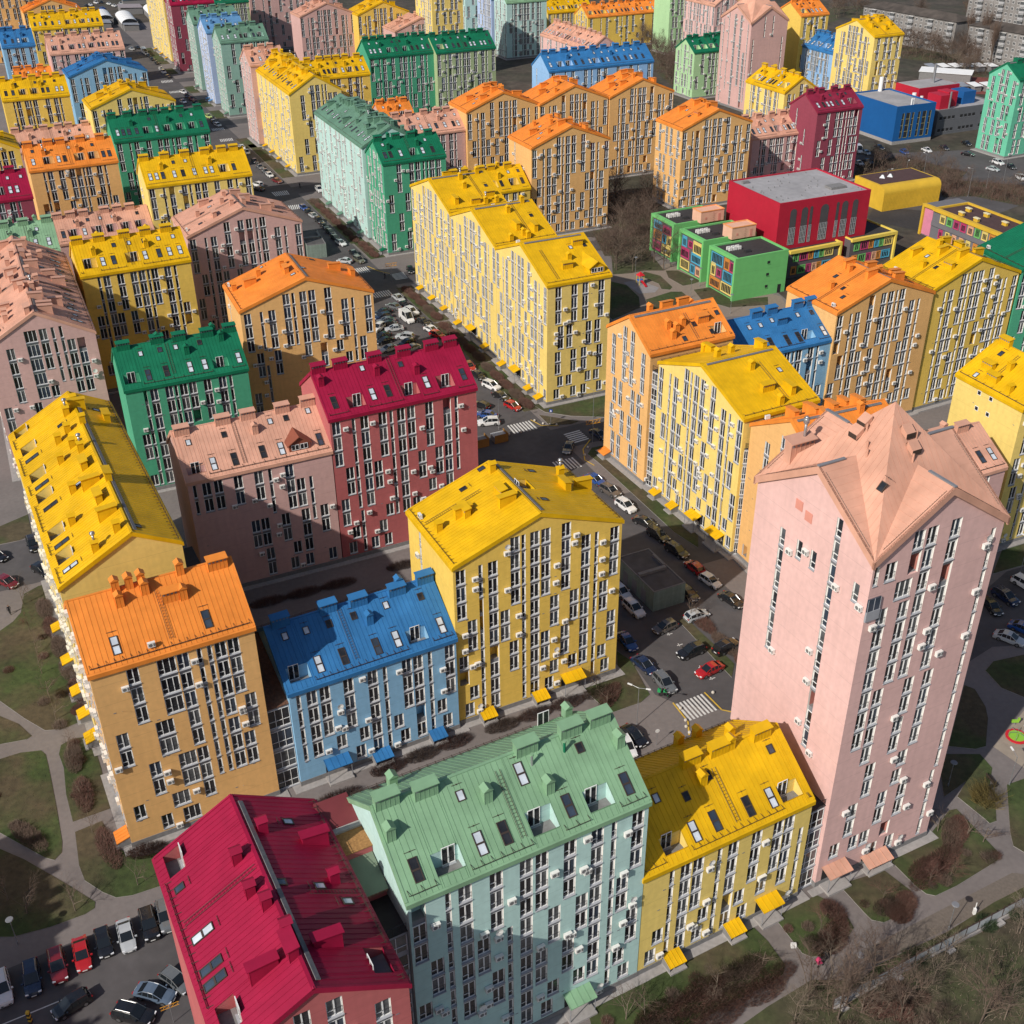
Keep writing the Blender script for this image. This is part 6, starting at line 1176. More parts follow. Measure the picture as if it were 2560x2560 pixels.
def crosswalk(pts, n, label):
    """pts: corners a b c d, stripes run from edge ab to edge dc"""
    a, b_, c, d = [Vector((x, y, .021)) for x, y in pts]; root = empty('crosswalk', ((a + c) / 2)); root.location.z = 0; tag(root, label, 'crosswalk', 'white zebra crossings')
    off = Vector((root.location.x, root.location.y, 0))
    for i in range(n):
        t0, t1 = (i + .1) / n, (i + .62) / n; m = MB(); m.face([a.lerp(b_, t0) - off, a.lerp(b_, t1) - off, d.lerp(c, t1) - off, d.lerp(c, t0) - off], M_MARK); ob('stripe', m.mesh('stripe'), root)
crosswalk([(22.9, 126), (27.2, 128.3), (28.9, 124.8), (24.5, 122.5)], 8, 'zebra crossing beside the pink tower, nearest of all')
crosswalk([(-.9, 212.6), (4, 214.9), (5.7, 211.2), (.6, 208.9)], 8, 'sunlit zebra crossing beside the brick red block')
crosswalk([(10.6, 208.6), (12.5, 204.3), (15.8, 206.2), (13.9, 210.4)], 6, 'shaded zebra crossing by the peach gable block')
crosswalk([(7.8, 196.9), (12.2, 199), (13.9, 195.3), (9.5, 193.2)], 7, 'zebra crossing just past the nearest yellow gable')
crosswalk([(-78.3, 381.7), (-73.3, 383.8), (-71.6, 379.2), (-76.1, 377.2)], 8, 'zebra crossing below the long yellow gable block')
crosswalk([(-71, 366.6), (-66.3, 368), (-65.3, 363.5), (-69.6, 362)], 8, 'zebra crossing by the long pale mint block')
crosswalk([(-43.4, 307.2), (-39.5, 309.2), (-37.8, 305.2), (-41.6, 303.4)], 7, 'zebra crossing right in front of the emerald block')
crosswalk([(-32.4, 302.7), (-30.4, 298.1), (-27.3, 299.5), (-29, 304.5)], 6, 'zebra crossing across the side arm, between emerald block and stepped yellow block')
crosswalk([(-36.4, 288.8), (-31.7, 291.1), (-30.1, 287.4), (-34.8, 285.2)], 8, 'shaded zebra crossing at the head of the parking rows')
crosswalk([(-160.6, 563.6), (-155.8, 565.9), (-153.9, 560.8), (-158.8, 558.6)], 8, 'far zebra crossing below the tall crimson block')
crosswalk([(-151, 540), (-146.6, 542), (-145.4, 538.1), (-149.6, 536.2)], 8, 'far zebra crossing by the far sage green block')
crosswalk([(-117.1, 470), (-112.6, 472), (-111.2, 468.3), (-115.6, 466.3)], 8, 'zebra crossing by the nearest sage green block')
crosswalk([(-110.3, 453), (-105.7, 455), (-104.3, 451), (-108.9, 449)], 8, 'zebra crossing by the pink street block')
def line(name, pts, wd, z, m):
    b = MB()
    for a, c in zip(pts, pts[1:]):
        a, c = Vector(a), Vector(c); n = (c - a).normalized(); n = Vector((-n.y, n.x)) * wd / 2
        b.face([(a.x - n.x, a.y - n.y, z), (c.x - n.x, c.y - n.y, z), (c.x + n.x, c.y + n.y, z), (a.x + n.x, a.y + n.y, z)], m)
    o = ob(name, b.mesh(name)); o['kind'] = 'structure'; return o
line('road_line', [(-59, 74), (-47.2, 80.3)], .14, .020, M_MARK)
for i in range(6): a = Vector((19.8, 143.8)) + Vector((2.0, -4.3)) * i * .62; line('bay_mark', [(a.x + 2.6, a.y + .9), (a.x + 3.5, a.y + 1.3)], .14, .022, M_MARK); line('bay_mark', [(a.x + 3.0, a.y + .8), (a.x + 2.8, a.y + 1.4)], .14, .022, M_MARK)
line('yellow_kerb', [(22.6, 126.2), (24.2, 122.2), (24.0, 119.5)], .22, .13, M_YEL); line('yellow_kerb', [(27.4, 128.4), (29.3, 124.6), (31, 124)], .22, .13, M_YEL)
line('yellow_kerb', [(4.1, 215), (6.2, 212.4), (9.8, 212.2)], .22, .1, M_YEL); line('yellow_kerb', [(15.9, 206), (14.2, 202), (14.3, 197.6), (16.0, 195.4)], .22, .1, M_YEL); line('yellow_kerb', [(-39.2, 309.2), (-36, 305.6), (-32.6, 303.2)], .25, .1, M_YEL)

# ---------------------------------------------------------------- bare trees, bushes, hedges
M_BARK = mat('grey_brown_bark', (.115, .085, .065), .9, noise=.3, scale=3); M_TWIG = mat('bare_twigs', (.125, .085, .065), .9, noise=.3, scale=1.0); M_TWIGR = mat('reddish_twigs', (.13, .062, .048), .9, noise=.3, scale=1.0); M_PALE = mat('pale_bark', (.185, .145, .11), .9, noise=.3, scale=3); M_BUSHY = mat('willow_yellow_shoots', (.20, .15, .045), .9, noise=.3)
M_EVER = mat('evergreen_needles', (.03, .05, .02), .9, noise=.4)
def tree_mesh(seed, H, spread, lv, dens, mt, mb_, up=.55):
    rg = random.Random(seed); tk = MB(); cr = MB()
    def grow(p, d, L, r, k):
        q = p + d * L; n = 5 if k == 0 else (4 if k == 1 else 3)
        (tk if k <= 1 else cr).bar(p, q, r, mb_ if k <= 1 else mt, n, r * .62)
        if k >= lv: return
        nb = dens[k]
        for i in range(nb):
            t = rg.uniform(.35, 1.0) if k else rg.uniform(.3, 1.0); s = p.lerp(q, t); ax = Vector((rg.gauss(0, 1), rg.gauss(0, 1), rg.gauss(0, .5)))
            nd = (d * rg.uniform(.5, 1.0) + ax.normalized() * spread + Vector((0, 0, up * .35))).normalized()
            grow(s, nd, L * rg.uniform(.48, .78), r * (.62 - .2 * t), k + 1)
    grow(Vector((0, 0, -.2)), Vector((rg.uniform(-.06, .06), rg.uniform(-.06, .06), 1)).normalized(), H * .5, H * .012, 0)
    return tk.mesh('trunk'), cr.mesh('crown')
TREES = dict(small=[cached(('t', i), lambda i=i: tree_mesh(i, 5.2, .75, 4, (5, 4, 4, 4), M_TWIG, M_PALE)) for i in range(3)],
             red=[cached(('tr', i), lambda i=i: tree_mesh(i + 20, 4.6, .85, 4, (6, 5, 4, 3), M_TWIGR, M_BARK)) for i in range(2)],
             big=[cached(('tb', i), lambda i=i: tree_mesh(i + 40, 11, .7, 4, (7, 6, 5, 4), M_TWIG, M_BARK)) for i in range(4)],
             pale=[cached(('tp', i), lambda i=i: tree_mesh(i + 60, 7.5, .75, 4, (6, 5, 5, 4), M_PALE, M_PALE)) for i in range(3)],
             poplar=[cached(('tq', i), lambda i=i: tree_mesh(i + 80, 20, .32, 4, (14, 7, 4, 3), M_TWIG, M_BARK, 1.4)) for i in range(2)])
def tree(k, x, y, s, label, group, rg=rnd):
    tk, cr = rg.choice(TREES[k]); root = empty('bare_tree', (x, y, 0), rg.uniform(0, 6.28)); root.scale = (s, s, s); tag(root, label, 'tree', group); ob('trunk', tk, root); ob('crown', cr, root); return root
def bush_mesh(seed, r, h, n, mt, sq=1.0, mt2=None):
    rg = random.Random(seed); b = MB()
    for i in range(n):
        a = rg.uniform(0, 2 * pi); rr = r * math.sqrt(rg.random()); p = Vector((rr * cos(a) * sq, rr * sin(a), rg.uniform(-.05, .15))); d = Vector((cos(a) * .5 * rr / r + rg.gauss(0, .35), sin(a) * .5 * rr / r + rg.gauss(0, .35), 1)).normalized()
        L = h * rg.uniform(.45, 1.0) * (1 - .45 * (rr / r) ** 2); q = p + d * L; s = d.orthogonal().normalized() * rg.uniform(.012, .03)
        m_ = mt if not mt2 or rg.random() < .75 else mt2
        b.face([p - s, p + s, q], m_)
        for j in range(2):
            t = rg.uniform(.35, .9); c = p.lerp(q, t); e = c + (d + Vector((rg.gauss(0, .7), rg.gauss(0, .7), .2))).normalized() * L * .35; b.face([c - s * .6, c + s * .6, e], m_)
    return b.mesh('bush')
BUSH = [cached(('b', i), lambda i=i: bush_mesh(i, 1.0, 1.3, 420, M_TWIGR if i < 2 else M_TWIG, 1.0, M_PALE)) for i in range(4)]
HEDGE = [cached(('h', i), lambda i=i: bush_mesh(i + 9, 1.15, 1.1, 1700, M_TWIGR if i else M_TWIG, 2.8, M_TWIG)) for i in range(2)]
YBUSH = cached('ybush', lambda: bush_mesh(33, 1.6, 3.2, 900, M_BUSHY)); EBUSH = cached('ebush', lambda: bush_mesh(34, 1.0, 1.1, 700, M_EVER)); 
def place(name, me, x, y, rz, s, label, cat, group): o = ob(name, me, None, Matrix.Translation((x, y, .02)) @ Matrix.Rotation(rz, 4, 'Z') @ Matrix.Diagonal((s, s, s, 1))); return tag(o, label, cat, group)
PLACES = [((20, 78), 'the lawn before the low yellow block'), ((34.5, 87), 'the lawn next to the tower door'), ((43, 91), 'the rounded lawn under the tower canopies'), ((51, 96), 'the big lawn beside the tower'), ((58, 101), 'the lawn corner by the black benches'), ((13, 127), 'the lawn by the nearest zebra crossing'), ((29, 145), 'the green strip in the car park'), ((-76, 142), 'the long left lawn'), ((-58, 115), 'the lawn left of the orange block'), ((-48, 97), 'the lawn below the orange block corner'), ((-57, 91), 'the lawn above the lower car park'), ((-70, 109), 'the lawn wedge at the left edge'), ((4, 124), 'the strip before the nearest yellow gable'), ((-13, 116), 'the strip before the low blue block'), ((-12, 165), 'the yard strip at the brick red block'), ((-34, 154), 'the yard strip at the dusky pink block'), ((30, 187), 'the street strip at the pale yellow gable'), ((-68, 125), 'the left lawn edge by the yellow porches'), ((39, 84), 'the path edge above the fence'), ((38, 76), 'rough ground below the fence'), ((48, 79), 'rough ground below the fence'), ((56, 84), 'rough ground below the fence')]
PENDING = {}
def placed(o, what, cat, group):
    x, y = o.location.x, o.location.y; pl = min(PLACES, key=lambda q: (q[0][0] - x) ** 2 + (q[0][1] - y) ** 2)[1]; tag(o, what + ' on ' + pl, cat, group); PENDING.setdefault(what + ' on ' + pl, []).append(o); return o
def settle():
    """tell apart the things that stand on the same lawn by their order across the picture"""
    W_ = ['second', 'third', 'fourth', 'fifth', 'sixth', 'seventh', 'eighth', 'ninth', 'tenth', 'eleventh', 'twelfth']
    for lab, l in PENDING.items():
        if len(l) < 2: continue
        def sx(o): q = CINV @ Vector(o.location); return q.x / -q.z
        l.sort(key=sx)
        for i, o in enumerate(l): o['label'] = lab + (', leftmost' if i == 0 else ', rightmost' if i == len(l) - 1 else ', %s from left' % W_[min(i - 1, 10)])
for i, (x, y) in enumerate(LAWN_TREES):
    placed(tree('red' if i in (0, 1, 2, 3, 13, 5) else 'small', x, y, rnd.uniform(.8, 1.15), None, None), 'small bare tree', 'tree', 'small bare trees on the lawns')
for i, (x, y) in enumerate(WILD_TREES): placed(tree('pale' if i % 3 else 'big', x, y, rnd.uniform(.6, .95), None, None), 'bare tree', 'tree', 'bare trees below the fence')
def inside(p, poly):
    c = False; x, y = p
    for (x0, y0), (x1, y1) in zip(poly, poly[1:] + poly[:1]):
        if (y0 > y) != (y1 > y) and x < (x1 - x0) * (y - y0) / (y1 - y0) + x0: c = not c
    return c
def scatter(poly, n, rg):
    xs = [p[0] for p in poly]; ys = [p[1] for p in poly]; o = []
    for _ in range(n * 12):
        if len(o) >= n: break
        p = (rg.uniform(min(xs), max(xs)), rg.uniform(min(ys), max(ys)))
        if inside(p, poly) and not any(b.x is not None and -2.5 < (b.M.inverted() @ Vector((p[0], p[1], 0))).x < b.w + 2.5 and -2.5 < (b.M.inverted() @ Vector((p[0], p[1], 0))).y < b.d + 2.5 for b in BDS.values()): o.append(p)
    return o
rg = random.Random(5)
WOODN = ['in the wood behind the long blue block', 'in the wood before the grey old houses', 'in the scrub by the blue hall car park', 'between the orange gables and the school', 'by the path before the school wings', 'behind the far orange roofed tower', 'in the scrub right of the yellow hall', 'among the grey old houses']
for i, (poly, n) in enumerate(zip(WOODS, (44, 62, 16, 22, 8, 16, 14, 44))):
    for p in scatter(poly, n, rg):
        if not in_view(Vector((p[0], p[1], 4)), 1.12): continue
        kd = 'poplar' if rg.random() < .06 and i in (0, 1, 7) else ('big' if rg.random() < .8 else 'pale')
        tree(kd, p[0], p[1], rg.uniform(.75, 1.3) if i not in (2, 6) else rg.uniform(.45, .8), ('slim tall poplar %s' if kd == 'poplar' else 'pale barked bare tree %s' if kd == 'pale' else 'dark bare tree %s') % WOODN[i], 'bare trees %s' % WOODN[i], rg)
far_wood = [(60, 690), (330, 560), (520, 700), (520, 1100), (60, 1100)]
for p in scatter(far_wood, 30, rg):
    if in_view(Vector((p[0], p[1], 6)), 1.05): tree('big', p[0], p[1], rg.uniform(1, 1.5), 'far bare tree near the top edge beyond the grey houses', 'far bare trees', rg)
# undergrowth that nobody could count: one mass of twigs in each wood
def undergrowth(poly, n, h, rg, m1, m2):
    b = MB()
    for p in scatter(poly, n, rg):
        for j in range(12):
            q = Vector((p[0] + rg.gauss(0, .9), p[1] + rg.gauss(0, .9), 0)); d = Vector((rg.gauss(0, .5), rg.gauss(0, .5), 1)) * h * rg.uniform(.4, 1.1); s = Vector((rg.uniform(-.04, .04), rg.uniform(-.04, .04), 0)); b.face([q - s, q + s, q + d], m1 if rg.random() < .6 else m2)
    o = ob('undergrowth', b.mesh('undergrowth')); o['kind'] = 'stuff'
for poly in WOODS[:4] + WOODS[6:8]: undergrowth(poly, 520, 1.8, rg, M_TWIG, M_TWIGR)
near_wild = [p for p in SCRUB if p[1] > 60]
undergrowth([(26, 68), (33, 79.5), (41.6, 80.6), (59, 89), (62, 80), (60, 66), (30, 64)], 420, .8, rg, M_PALE, M_TWIG)
for p in scatter([(26, 68), (30, 77), (40, 80), (44.5, 80.5), (48, 72), (40, 64), (30, 64)], 34, rg): place('bush', rg.choice(BUSH[1:]), p[0], p[1], rg.uniform(0, 6), rg.uniform(.7, 1.5), 'bare brown bush in the rough ground below the fence', 'bush', 'bare bushes below the fence')
for p in ((43.5, 83.0), (44.6, 83.5), (53.5, 87.6)): place('bush', EBUSH, p[0], p[1], 1, 1.1, 'dark green bush standing along the fence', 'bush', 'dark green bushes by the fence')
place('bush', EBUSH, 57.5, 88.8, 2, .9, 'dark green bush standing along the fence', 'bush', 'dark green bushes by the fence')
place('bush', YBUSH, 60.5, 107.0, 0, 1.1, 'yellow shooted willow bush beside the tower shadow', 'bush', None)
def hedge_line(a, c, lab=None):
    a, c = Vector(a), Vector(c); L = (c - a).length; n = max(1, round(L / 5.6)); ang = math.atan2((c - a).y, (c - a).x); m = (a + c) / 2; root = empty('hedge', (m.x, m.y, .02), ang)
    for i in range(n): ob('hedge_section', HEDGE[rnd.random() < .6], root, Matrix.Translation((L * ((i + .5) / n - .5), 0, 0)) @ Matrix.Rotation(pi if rnd.random() < .5 else 0, 4, 'Z') @ Matrix.Diagonal((L / n / 6.2, 1.0, 1.0, 1)))
    if lab: tag(root, lab, 'hedge', 'brown leafless hedges')
    else: placed(root, 'brown leafless hedge', 'hedge', 'brown leafless hedges')
for a, c in (((37.6, 88.2), (35.6, 91)), ((33.0, 84.0), (37.2, 86.2)), ((10, 71.5), (30.5, 82.5)), ((12.5, 75.5), (27.5, 83.6)), ((44.6, 89.4), (46, 92.2)), ((43.2, 88.2), (45.4, 90.2)), ((49, 95.2), (54.5, 99.5)), ((54.2, 99.6), (56, 104)), ((-63.6, 104.6), (-58, 100.2)), ((34.6, 85.2), (37.6, 88.2)), ((32.2, 85.2), (36, 85.6)), ((41.3, 89.6), (45, 90.6)), ((42.6, 89.0), (44.8, 89.9)), ((46.6, 92.8), (52, 96.5)), ((47, 94.5), (51, 97.2)), ((53, 98.5), (55, 103.5)), ((11, 73.5), (26.8, 82.6)), ((14, 72), (29, 80.6)), ((-76.5, 153), (-62, 127.5)), ((-62.3, 127), (-61.2, 125)), ((-60.8, 119), (-58.4, 113.5)), ((-57.6, 112.5), (-54.8, 106.5)), ((-52.3, 103.5), (-48.2, 97.2)), ((-47.6, 99.2), (-43, 100.6)), ((-4, 120.6), (14.5, 129.8)), ((-19, 112.6), (-6, 119.8)), ((12.4, 125.0), (15, 130.5)), ((-26, 106.6), (-20, 110)), ((28.3, 147.5), (36, 131)), ((36.8, 178.5), (22.4, 195.5)), ((-21, 160.6), (-3, 169)), ((-42, 150.5), (-26, 157.6))): hedge_line(a, c)
for o_, x_, L, nm in STRIPS:
    if (o_ - Vector((0, 0, 0))).length < 420: e = o_ + x_ * L; hedge_line((o_.x, o_.y), (e.x, e.y), 'brown leafless hedge on the street side of ' + nm)
for x, y in scatter(LAWNS[2], 4, rg) + scatter(LAWNS[8], 4, rg) + scatter(LAWNS[9], 7, rg) + scatter(LAWNS[7], 5, rg) + scatter(LAWNS[4], 6, rg) + scatter(LAWNS[0], 3, rg) + scatter(LAWNS[10], 5, rg): placed(place('bush', rg.choice(BUSH[:3]), x, y, rg.uniform(0, 6), rg.uniform(.5, .9), None, None, None), 'low leafless bush', 'bush', 'low bushes on the lawns')
settle()
def grass_tufts():
    b = MB(); r_ = random.Random(3)
    for l in LAWNS:
        xs = [p[0] for p in l]; ys = [p[1] for p in l]
        if min(ys) > 165: continue
        for _ in range(int((max(xs) - min(xs)) * (max(ys) - min(ys)) * 5)):
            p = (r_.uniform(min(xs), max(xs)), r_.uniform(min(ys), max(ys)))
            if not inside(p, l): continue
            q = Vector((p[0], p[1], .05)); h = r_.uniform(.04, .16); d = Vector((r_.gauss(0, .08), r_.gauss(0, .08), h)); s = Vector((r_.uniform(-.05, .05), r_.uniform(-.05, .05), 0)); b.face([q - s, q + s, q + d], M_LAWN if r_.random() < .7 else M_WILD)
    o = ob('grass', b.mesh('grass')); o['kind'] = 'stuff'
grass_tufts()

# ---------------------------------------------------------------- cars
PAINT = dict(silver=(.42, .44, .46), black=(.010, .010, .012), grey=(.13, .14, .15), red=(.40, .012, .014), darkred=(.16, .012, .018), navy=(.012, .022, .06), white=(.70, .70, .70), steel=(.10, .14, .20), brown=(.10, .085, .075), blue=(.02, .07, .26), olive=(.12, .115, .08), lime=(.45, .55, .18))
M_TYRE = mat('tyre_rubber', (.015, .015, .015), .8, noise=0); M_RIM = mat('wheel_rim', (.35, .35, .36), .3, metal=.8, noise=0); M_CGLASS = mat('car_glass', (.012, .015, .018), .04, spec=.7, noise=0); M_HEAD = mat('headlight_glass', (.75, .77, .8), .1, noise=0, spec=.7); M_TAIL = mat('tail_light', (.35, .01, .01), .2, noise=0); M_PLATE = mat('number_plate', (.7, .7, .68), .5, noise=0); M_BLACKP = mat('black_plastic', (.02, .02, .02), .6, noise=0)
def lerp_st(S, x):
    for (a, c) in zip(S, S[1:]):
        if a[0] <= x <= c[0]: t = (x - a[0]) / (c[0] - a[0]); return [p + (q - p) * t for p, q in zip(a[1:], c[1:])]
SHAPE = dict(   # length, width, body stations (x, half width, belt z), cabin stations (x, half width at top, roof z)
 sedan=(4.6, [(-2.3, .74, .62), (-2.22, .80, .86), (-1.75, .88, .98), (-1.3, .90, .98), (.75, .90, .94), (1.1, .89, .90), (1.9, .84, .80), (2.2, .74, .68), (2.3, .66, .52)], [(-1.7, .68, .99), (-1.0, .66, 1.40), (-.3, .66, 1.46), (.25, .66, 1.42), (1.15, .70, .95)]),
 hatch=(4.1, [(-2.05, .74, .66), (-1.98, .80, .92), (-1.6, .87, .98), (-.9, .88, .97), (.65, .88, .95), (1.0, .87, .92), (1.7, .82, .80), (1.98, .72, .66), (2.05, .64, .52)], [(-1.95, .68, 1.0), (-1.55, .66, 1.42), (-.5, .66, 1.52), (.2, .66, 1.47), (1.1, .69, .95)]),
 suv=(4.6, [(-2.3, .78, .72), (-2.22, .84, 1.04), (-1.8, .92, 1.10), (-1.0, .93, 1.09), (.7, .93, 1.07), (1.05, .92, 1.04), (1.85, .88, .96), (2.2, .78, .82), (2.3, .70, .60)], [(-2.2, .72, 1.10), (-1.85, .70, 1.60), (-.6, .71, 1.70), (.2, .71, 1.66), (1.15, .76, 1.08)]),
 van=(5.6, [(-2.8, .94, 1.3), (-2.75, .96, 1.5), (-2.0, .98, 1.5), (0, .98, 1.5), (1.3, .98, 1.42), (1.7, .96, 1.25), (2.4, .90, 1.05), (2.7, .80, .85), (2.8, .72, .6)], [(-2.78, .86, 1.5), (-2.72, .84, 2.45), (-.8, .86, 2.55), (.9, .86, 2.5), (1.9, .88, 1.25)]))
def car_meshes(k, colr):
    Ln, S, Cb = SHAPE[k]; pm = mat('car_paint_' + colr, PAINT[colr], .25, noise=.03, spec=.5, coat=1.0); b = MB(); wr = .33 if k != 'suv' else .37; wx = (-.29 * Ln, .30 * Ln); zb = .22
    xs = sorted(set([s[0] for s in S] + [wx[0] - wr, wx[0], wx[0] + wr, wx[1] - wr, wx[1], wx[1] + wr])); ring = []
    for x in xs:
        hw, zt = lerp_st(S, x); lo = zb
        for w0 in wx:
            if abs(x - w0) < .01: lo = wr * 2 + .06
            elif abs(abs(x - w0) - wr) < .01: lo = zb + .12
        ring.append([(x, -hw * .96, lo), (x, -hw, max(lo + .02, zt * .62)), (x, -hw * .95, zt - .04), (x, -hw * .55, zt), (x, hw * .55, zt), (x, hw * .95, zt - .04), (x, hw, max(lo + .02, zt * .62)), (x, hw * .96, lo)])
    for r0, r1 in zip(ring, ring[1:]):
        for i in range(7): b.face([r0[i], r0[i + 1], r1[i + 1], r1[i]], pm)
    b.face(ring[0][::-1], pm); b.face(ring[-1], pm); b.box(xs[0] + .3, xs[-1] - .3, -.7, .7, .2, .3, M_BLACKP)
    b.box(xs[0] - .02, xs[0] + .1, -.6, .6, .3, .45, M_BLACKP); b.box(xs[-1] - .1, xs[-1] + .02, -.55, .55, .28, .42, M_BLACKP)
    gl = MB(); rf = []
    for x, hw, z in Cb:
        bw, bz = lerp_st(S, max(S[0][0], min(S[-1][0], x))); rf.append((x, hw, z, bw * .93, bz - .03))
    for (x0, h0, z0, w0, b0), (x1, h1, z1, w1, b1) in zip(rf, rf[1:]):
        steep = abs(z1 - z0) / (x1 - x0) > .35; solid = k == 'van' and x1 < .5
        b.face([(x0, -h0 * .97, z0 + .0), (x1, -h1 * .97, z1), (x1, h1 * .97, z1), (x0, h0 * .97, z0)], pm if not steep or (k == 'van' and x1 < 0) else M_CGLASS)
        for sg in (-1, 1):
            if z0 - b0 < .1: pts = [(x0, sg * w0, b0), (x1, sg * w1, b1), (x1, sg * h1, z1)]
            elif z1 - b1 < .1: pts = [(x0, sg * w0, b0), (x1, sg * w1, b1), (x0, sg * h0, z0)]
            else: pts = [(x0, sg * w0, b0), (x1, sg * w1, b1), (x1, sg * h1, z1), (x0, sg * h0, z0)]
            b.face(pts, pm if solid else M_CGLASS)
    for (x0, h0, z0, w0, b0), (x1, h1, z1, w1, b1) in zip(rf, rf[1:]):
        for sg in (-1, 1): b.bar((x0, sg * h0 * .985, z0), (x1, sg * h1 * .985, z1), .045, pm, 4)
    for x, h, z, w_, bz in rf[1:-1]:
        for sg in (-1, 1): b.bar((x, sg * h * .985, z - .01), (x + (.05 if x > 0 else -.02), sg * w_, bz), .04, pm, 4)
    for sg in (-1, 1): b.box(rf[-1][0] - .35, rf[-1][0] - .18, sg * .98 - .12, sg * .98 + .12, rf[-1][4] + .02, rf[-1][4] + .16, pm)
    if k == 'suv':
        for sg in (-1, 1): b.bar((-1.6, sg * .6, 1.72), (.1, sg * .6, 1.74), .025, M_RIM, 4)
    body = b.mesh('body')
    w_ = MB(); n = 12
    w_.bar((0, -.10, 0), (0, .10, 0), wr, M_TYRE, n); w_.bar((0, -.105, 0), (0, .105, 0), wr * .62, M_RIM, n); wheel = w_.mesh('wheel')
    h = MB(); h.box(-.12, .06, -.17, .17, -.06, .07, M_HEAD); head = h.mesh('headlight'); t_ = MB(); t_.box(-.03, .1, -.14, .14, -.07, .09, M_TAIL); tail = t_.mesh('tail_light'); p_ = MB(); p_.box(-.015, .015, -.26, .26, -.055, .055, M_PLATE); plate = p_.mesh('number_plate')
    return body, wheel, head, tail, plate, wx, wr, S
NAMEK = dict(sedan='saloon car', hatch='hatchback', suv='off-roader', van='van'); CN = dict(darkred='dark red', navy='dark blue', steel='blue grey', olive='olive grey', lime='yellow green')
LANDS = [((24, 125), 'near the zebra crossing by the pink tower'), ((26, 140), 'in the car park beside the pink tower'), ((18, 118), 'behind the mint roof'), ((15, 150), 'beside the grey green kiosk'), ((22, 175), 'along the pale yellow gable block'), ((3, 218), 'near the sunlit crossing'), ((-12, 250), 'in the parking rows behind the crimson roof'), ((-32, 295), 'by the emerald block crossing'), ((-50, 335), 'parked along the pale mint block'), ((-80, 395), 'below the long yellow gable block'), ((-115, 470), 'by the sage green block'), ((-155, 570), 'by the tall crimson block'), ((-45, 82), 'in the lower car park beside the crimson roof'), ((-85, 162), 'on the side road at the left edge'), ((80, 150), 'in the shaded car park right of the pink tower'), ((130, 400), 'in the car park by the blue hall'), ((180, 400), 'in the car park by the jade tower'), ((-200, 780), 'in the far car lot by the market')]
seenlab = {}
for x, y, hd, k, c in CARS:
    if (k, c) not in CACHE: CACHE[(k, c)] = car_meshes(k, c)
    body, wheel, head, tail, plate, wx, wr, S = CACHE[(k, c)]
    lm_ = min(LANDS, key=lambda q: (q[0][0] - x) ** 2 + (q[0][1] - y) ** 2)[1]; lab = '%s %s %s' % (CN.get(c, c), NAMEK[k], lm_); gk = (k, c, lm_)
    root = empty('parked_car' if k != 'van' else 'parked_van', (x, y, .016), R(hd)); seenlab.setdefault(lab, []).append(root); tag(root, lab, 'car' if k != 'van' else 'van', 'cars parked on the estate')
    ob('body', body, root)
    if (Vector((x, y, 0)) - CAMP).length < 480:
        for wxx in wx:
            for sg in (-1, 1): ob('wheel', wheel, root, Matrix.Translation((wxx, sg * (S[4][1] - .1), wr)))
        fz, rz = S[-2][2], S[1][2]; fx, rx = S[-2][0], S[0][0]
        for sg in (-1, 1): ob('headlight', head, root, Matrix.Translation((fx + .02, sg * (S[-2][1] - .12), fz - .08))); ob('tail_light', tail, root, Matrix.Translation((rx - .0, sg * (S[0][1] - .1), rz - .12)))
        ob('number_plate', plate, root, Matrix.Translation((S[-1][0] + .03, 0, .42))); ob('number_plate', plate, root, Matrix.Translation((rx - .03, 0, .62)))
ORD = ['first', 'second', 'third', 'fourth', 'fifth', 'sixth', 'seventh', 'eighth', 'ninth', 'tenth']
for lab, l in seenlab.items():
    if len(l) > 1:
        l.sort(key=lambda o: (Vector((o.location.x, o.location.y, 0)) - CAMP).length)
        for i, o in enumerate(l): o['label'] = lab + ', %s nearest of these' % ORD[min(i, 9)] if i else lab + ', nearest of these'

# ---------------------------------------------------------------- lamps, signs, people, small things
def lamp(x, y, h, label, kind='disc', rz=0.0):
    root = empty('street_lamp', (x, y, 0), rz); tag(root, label, 'street lamp', 'street lamps'); b = MB(); b.bar((0, 0, 0), (0, 0, h), .06, M_STEEL, 6, .04); b.bar((0, 0, 0), (0, 0, .5), .1, M_STEEL, 6); ob('pole', b.mesh('pole'), root); hb = MB()
    if kind == 'disc': hb.bar((0, 0, h), (0, 0, h + .08), .45, M_GREY, 12, .40); hb.bar((0, 0, h - .3), (0, 0, h), .10, M_FRAME, 8)
    else:
        for sg in ((-1, 1) if kind == 'double' else (1,)): hb.bar((0, 0, h - .1), (sg * 1.1, 0, h + .15), .035, M_STEEL, 5); hb.hexa([(sg * 1.0, -.12, h + .08), (sg * 1.65, -.12, h + .16), (sg * 1.65, .12, h + .16), (sg * 1.0, .12, h + .08), (sg * 1.0, -.12, h + .17), (sg * 1.65, -.12, h + .24), (sg * 1.65, .12, h + .24), (sg * 1.0, .12, h + .17)], M_FRAME)
    ob('lamp_head', hb.mesh('lamp_head'), root)
lamp(49.1, 87.1, 4.2, 'path lamp with round flat top on the wide path near the fence'); lamp(36.8, 80.6, 4.2, 'path lamp half hidden in bare bushes near the fence'); lamp(17.0, 121.6, 6.9, 'double armed street lamp beside the black car at the mint roof', 'double', R(-25))
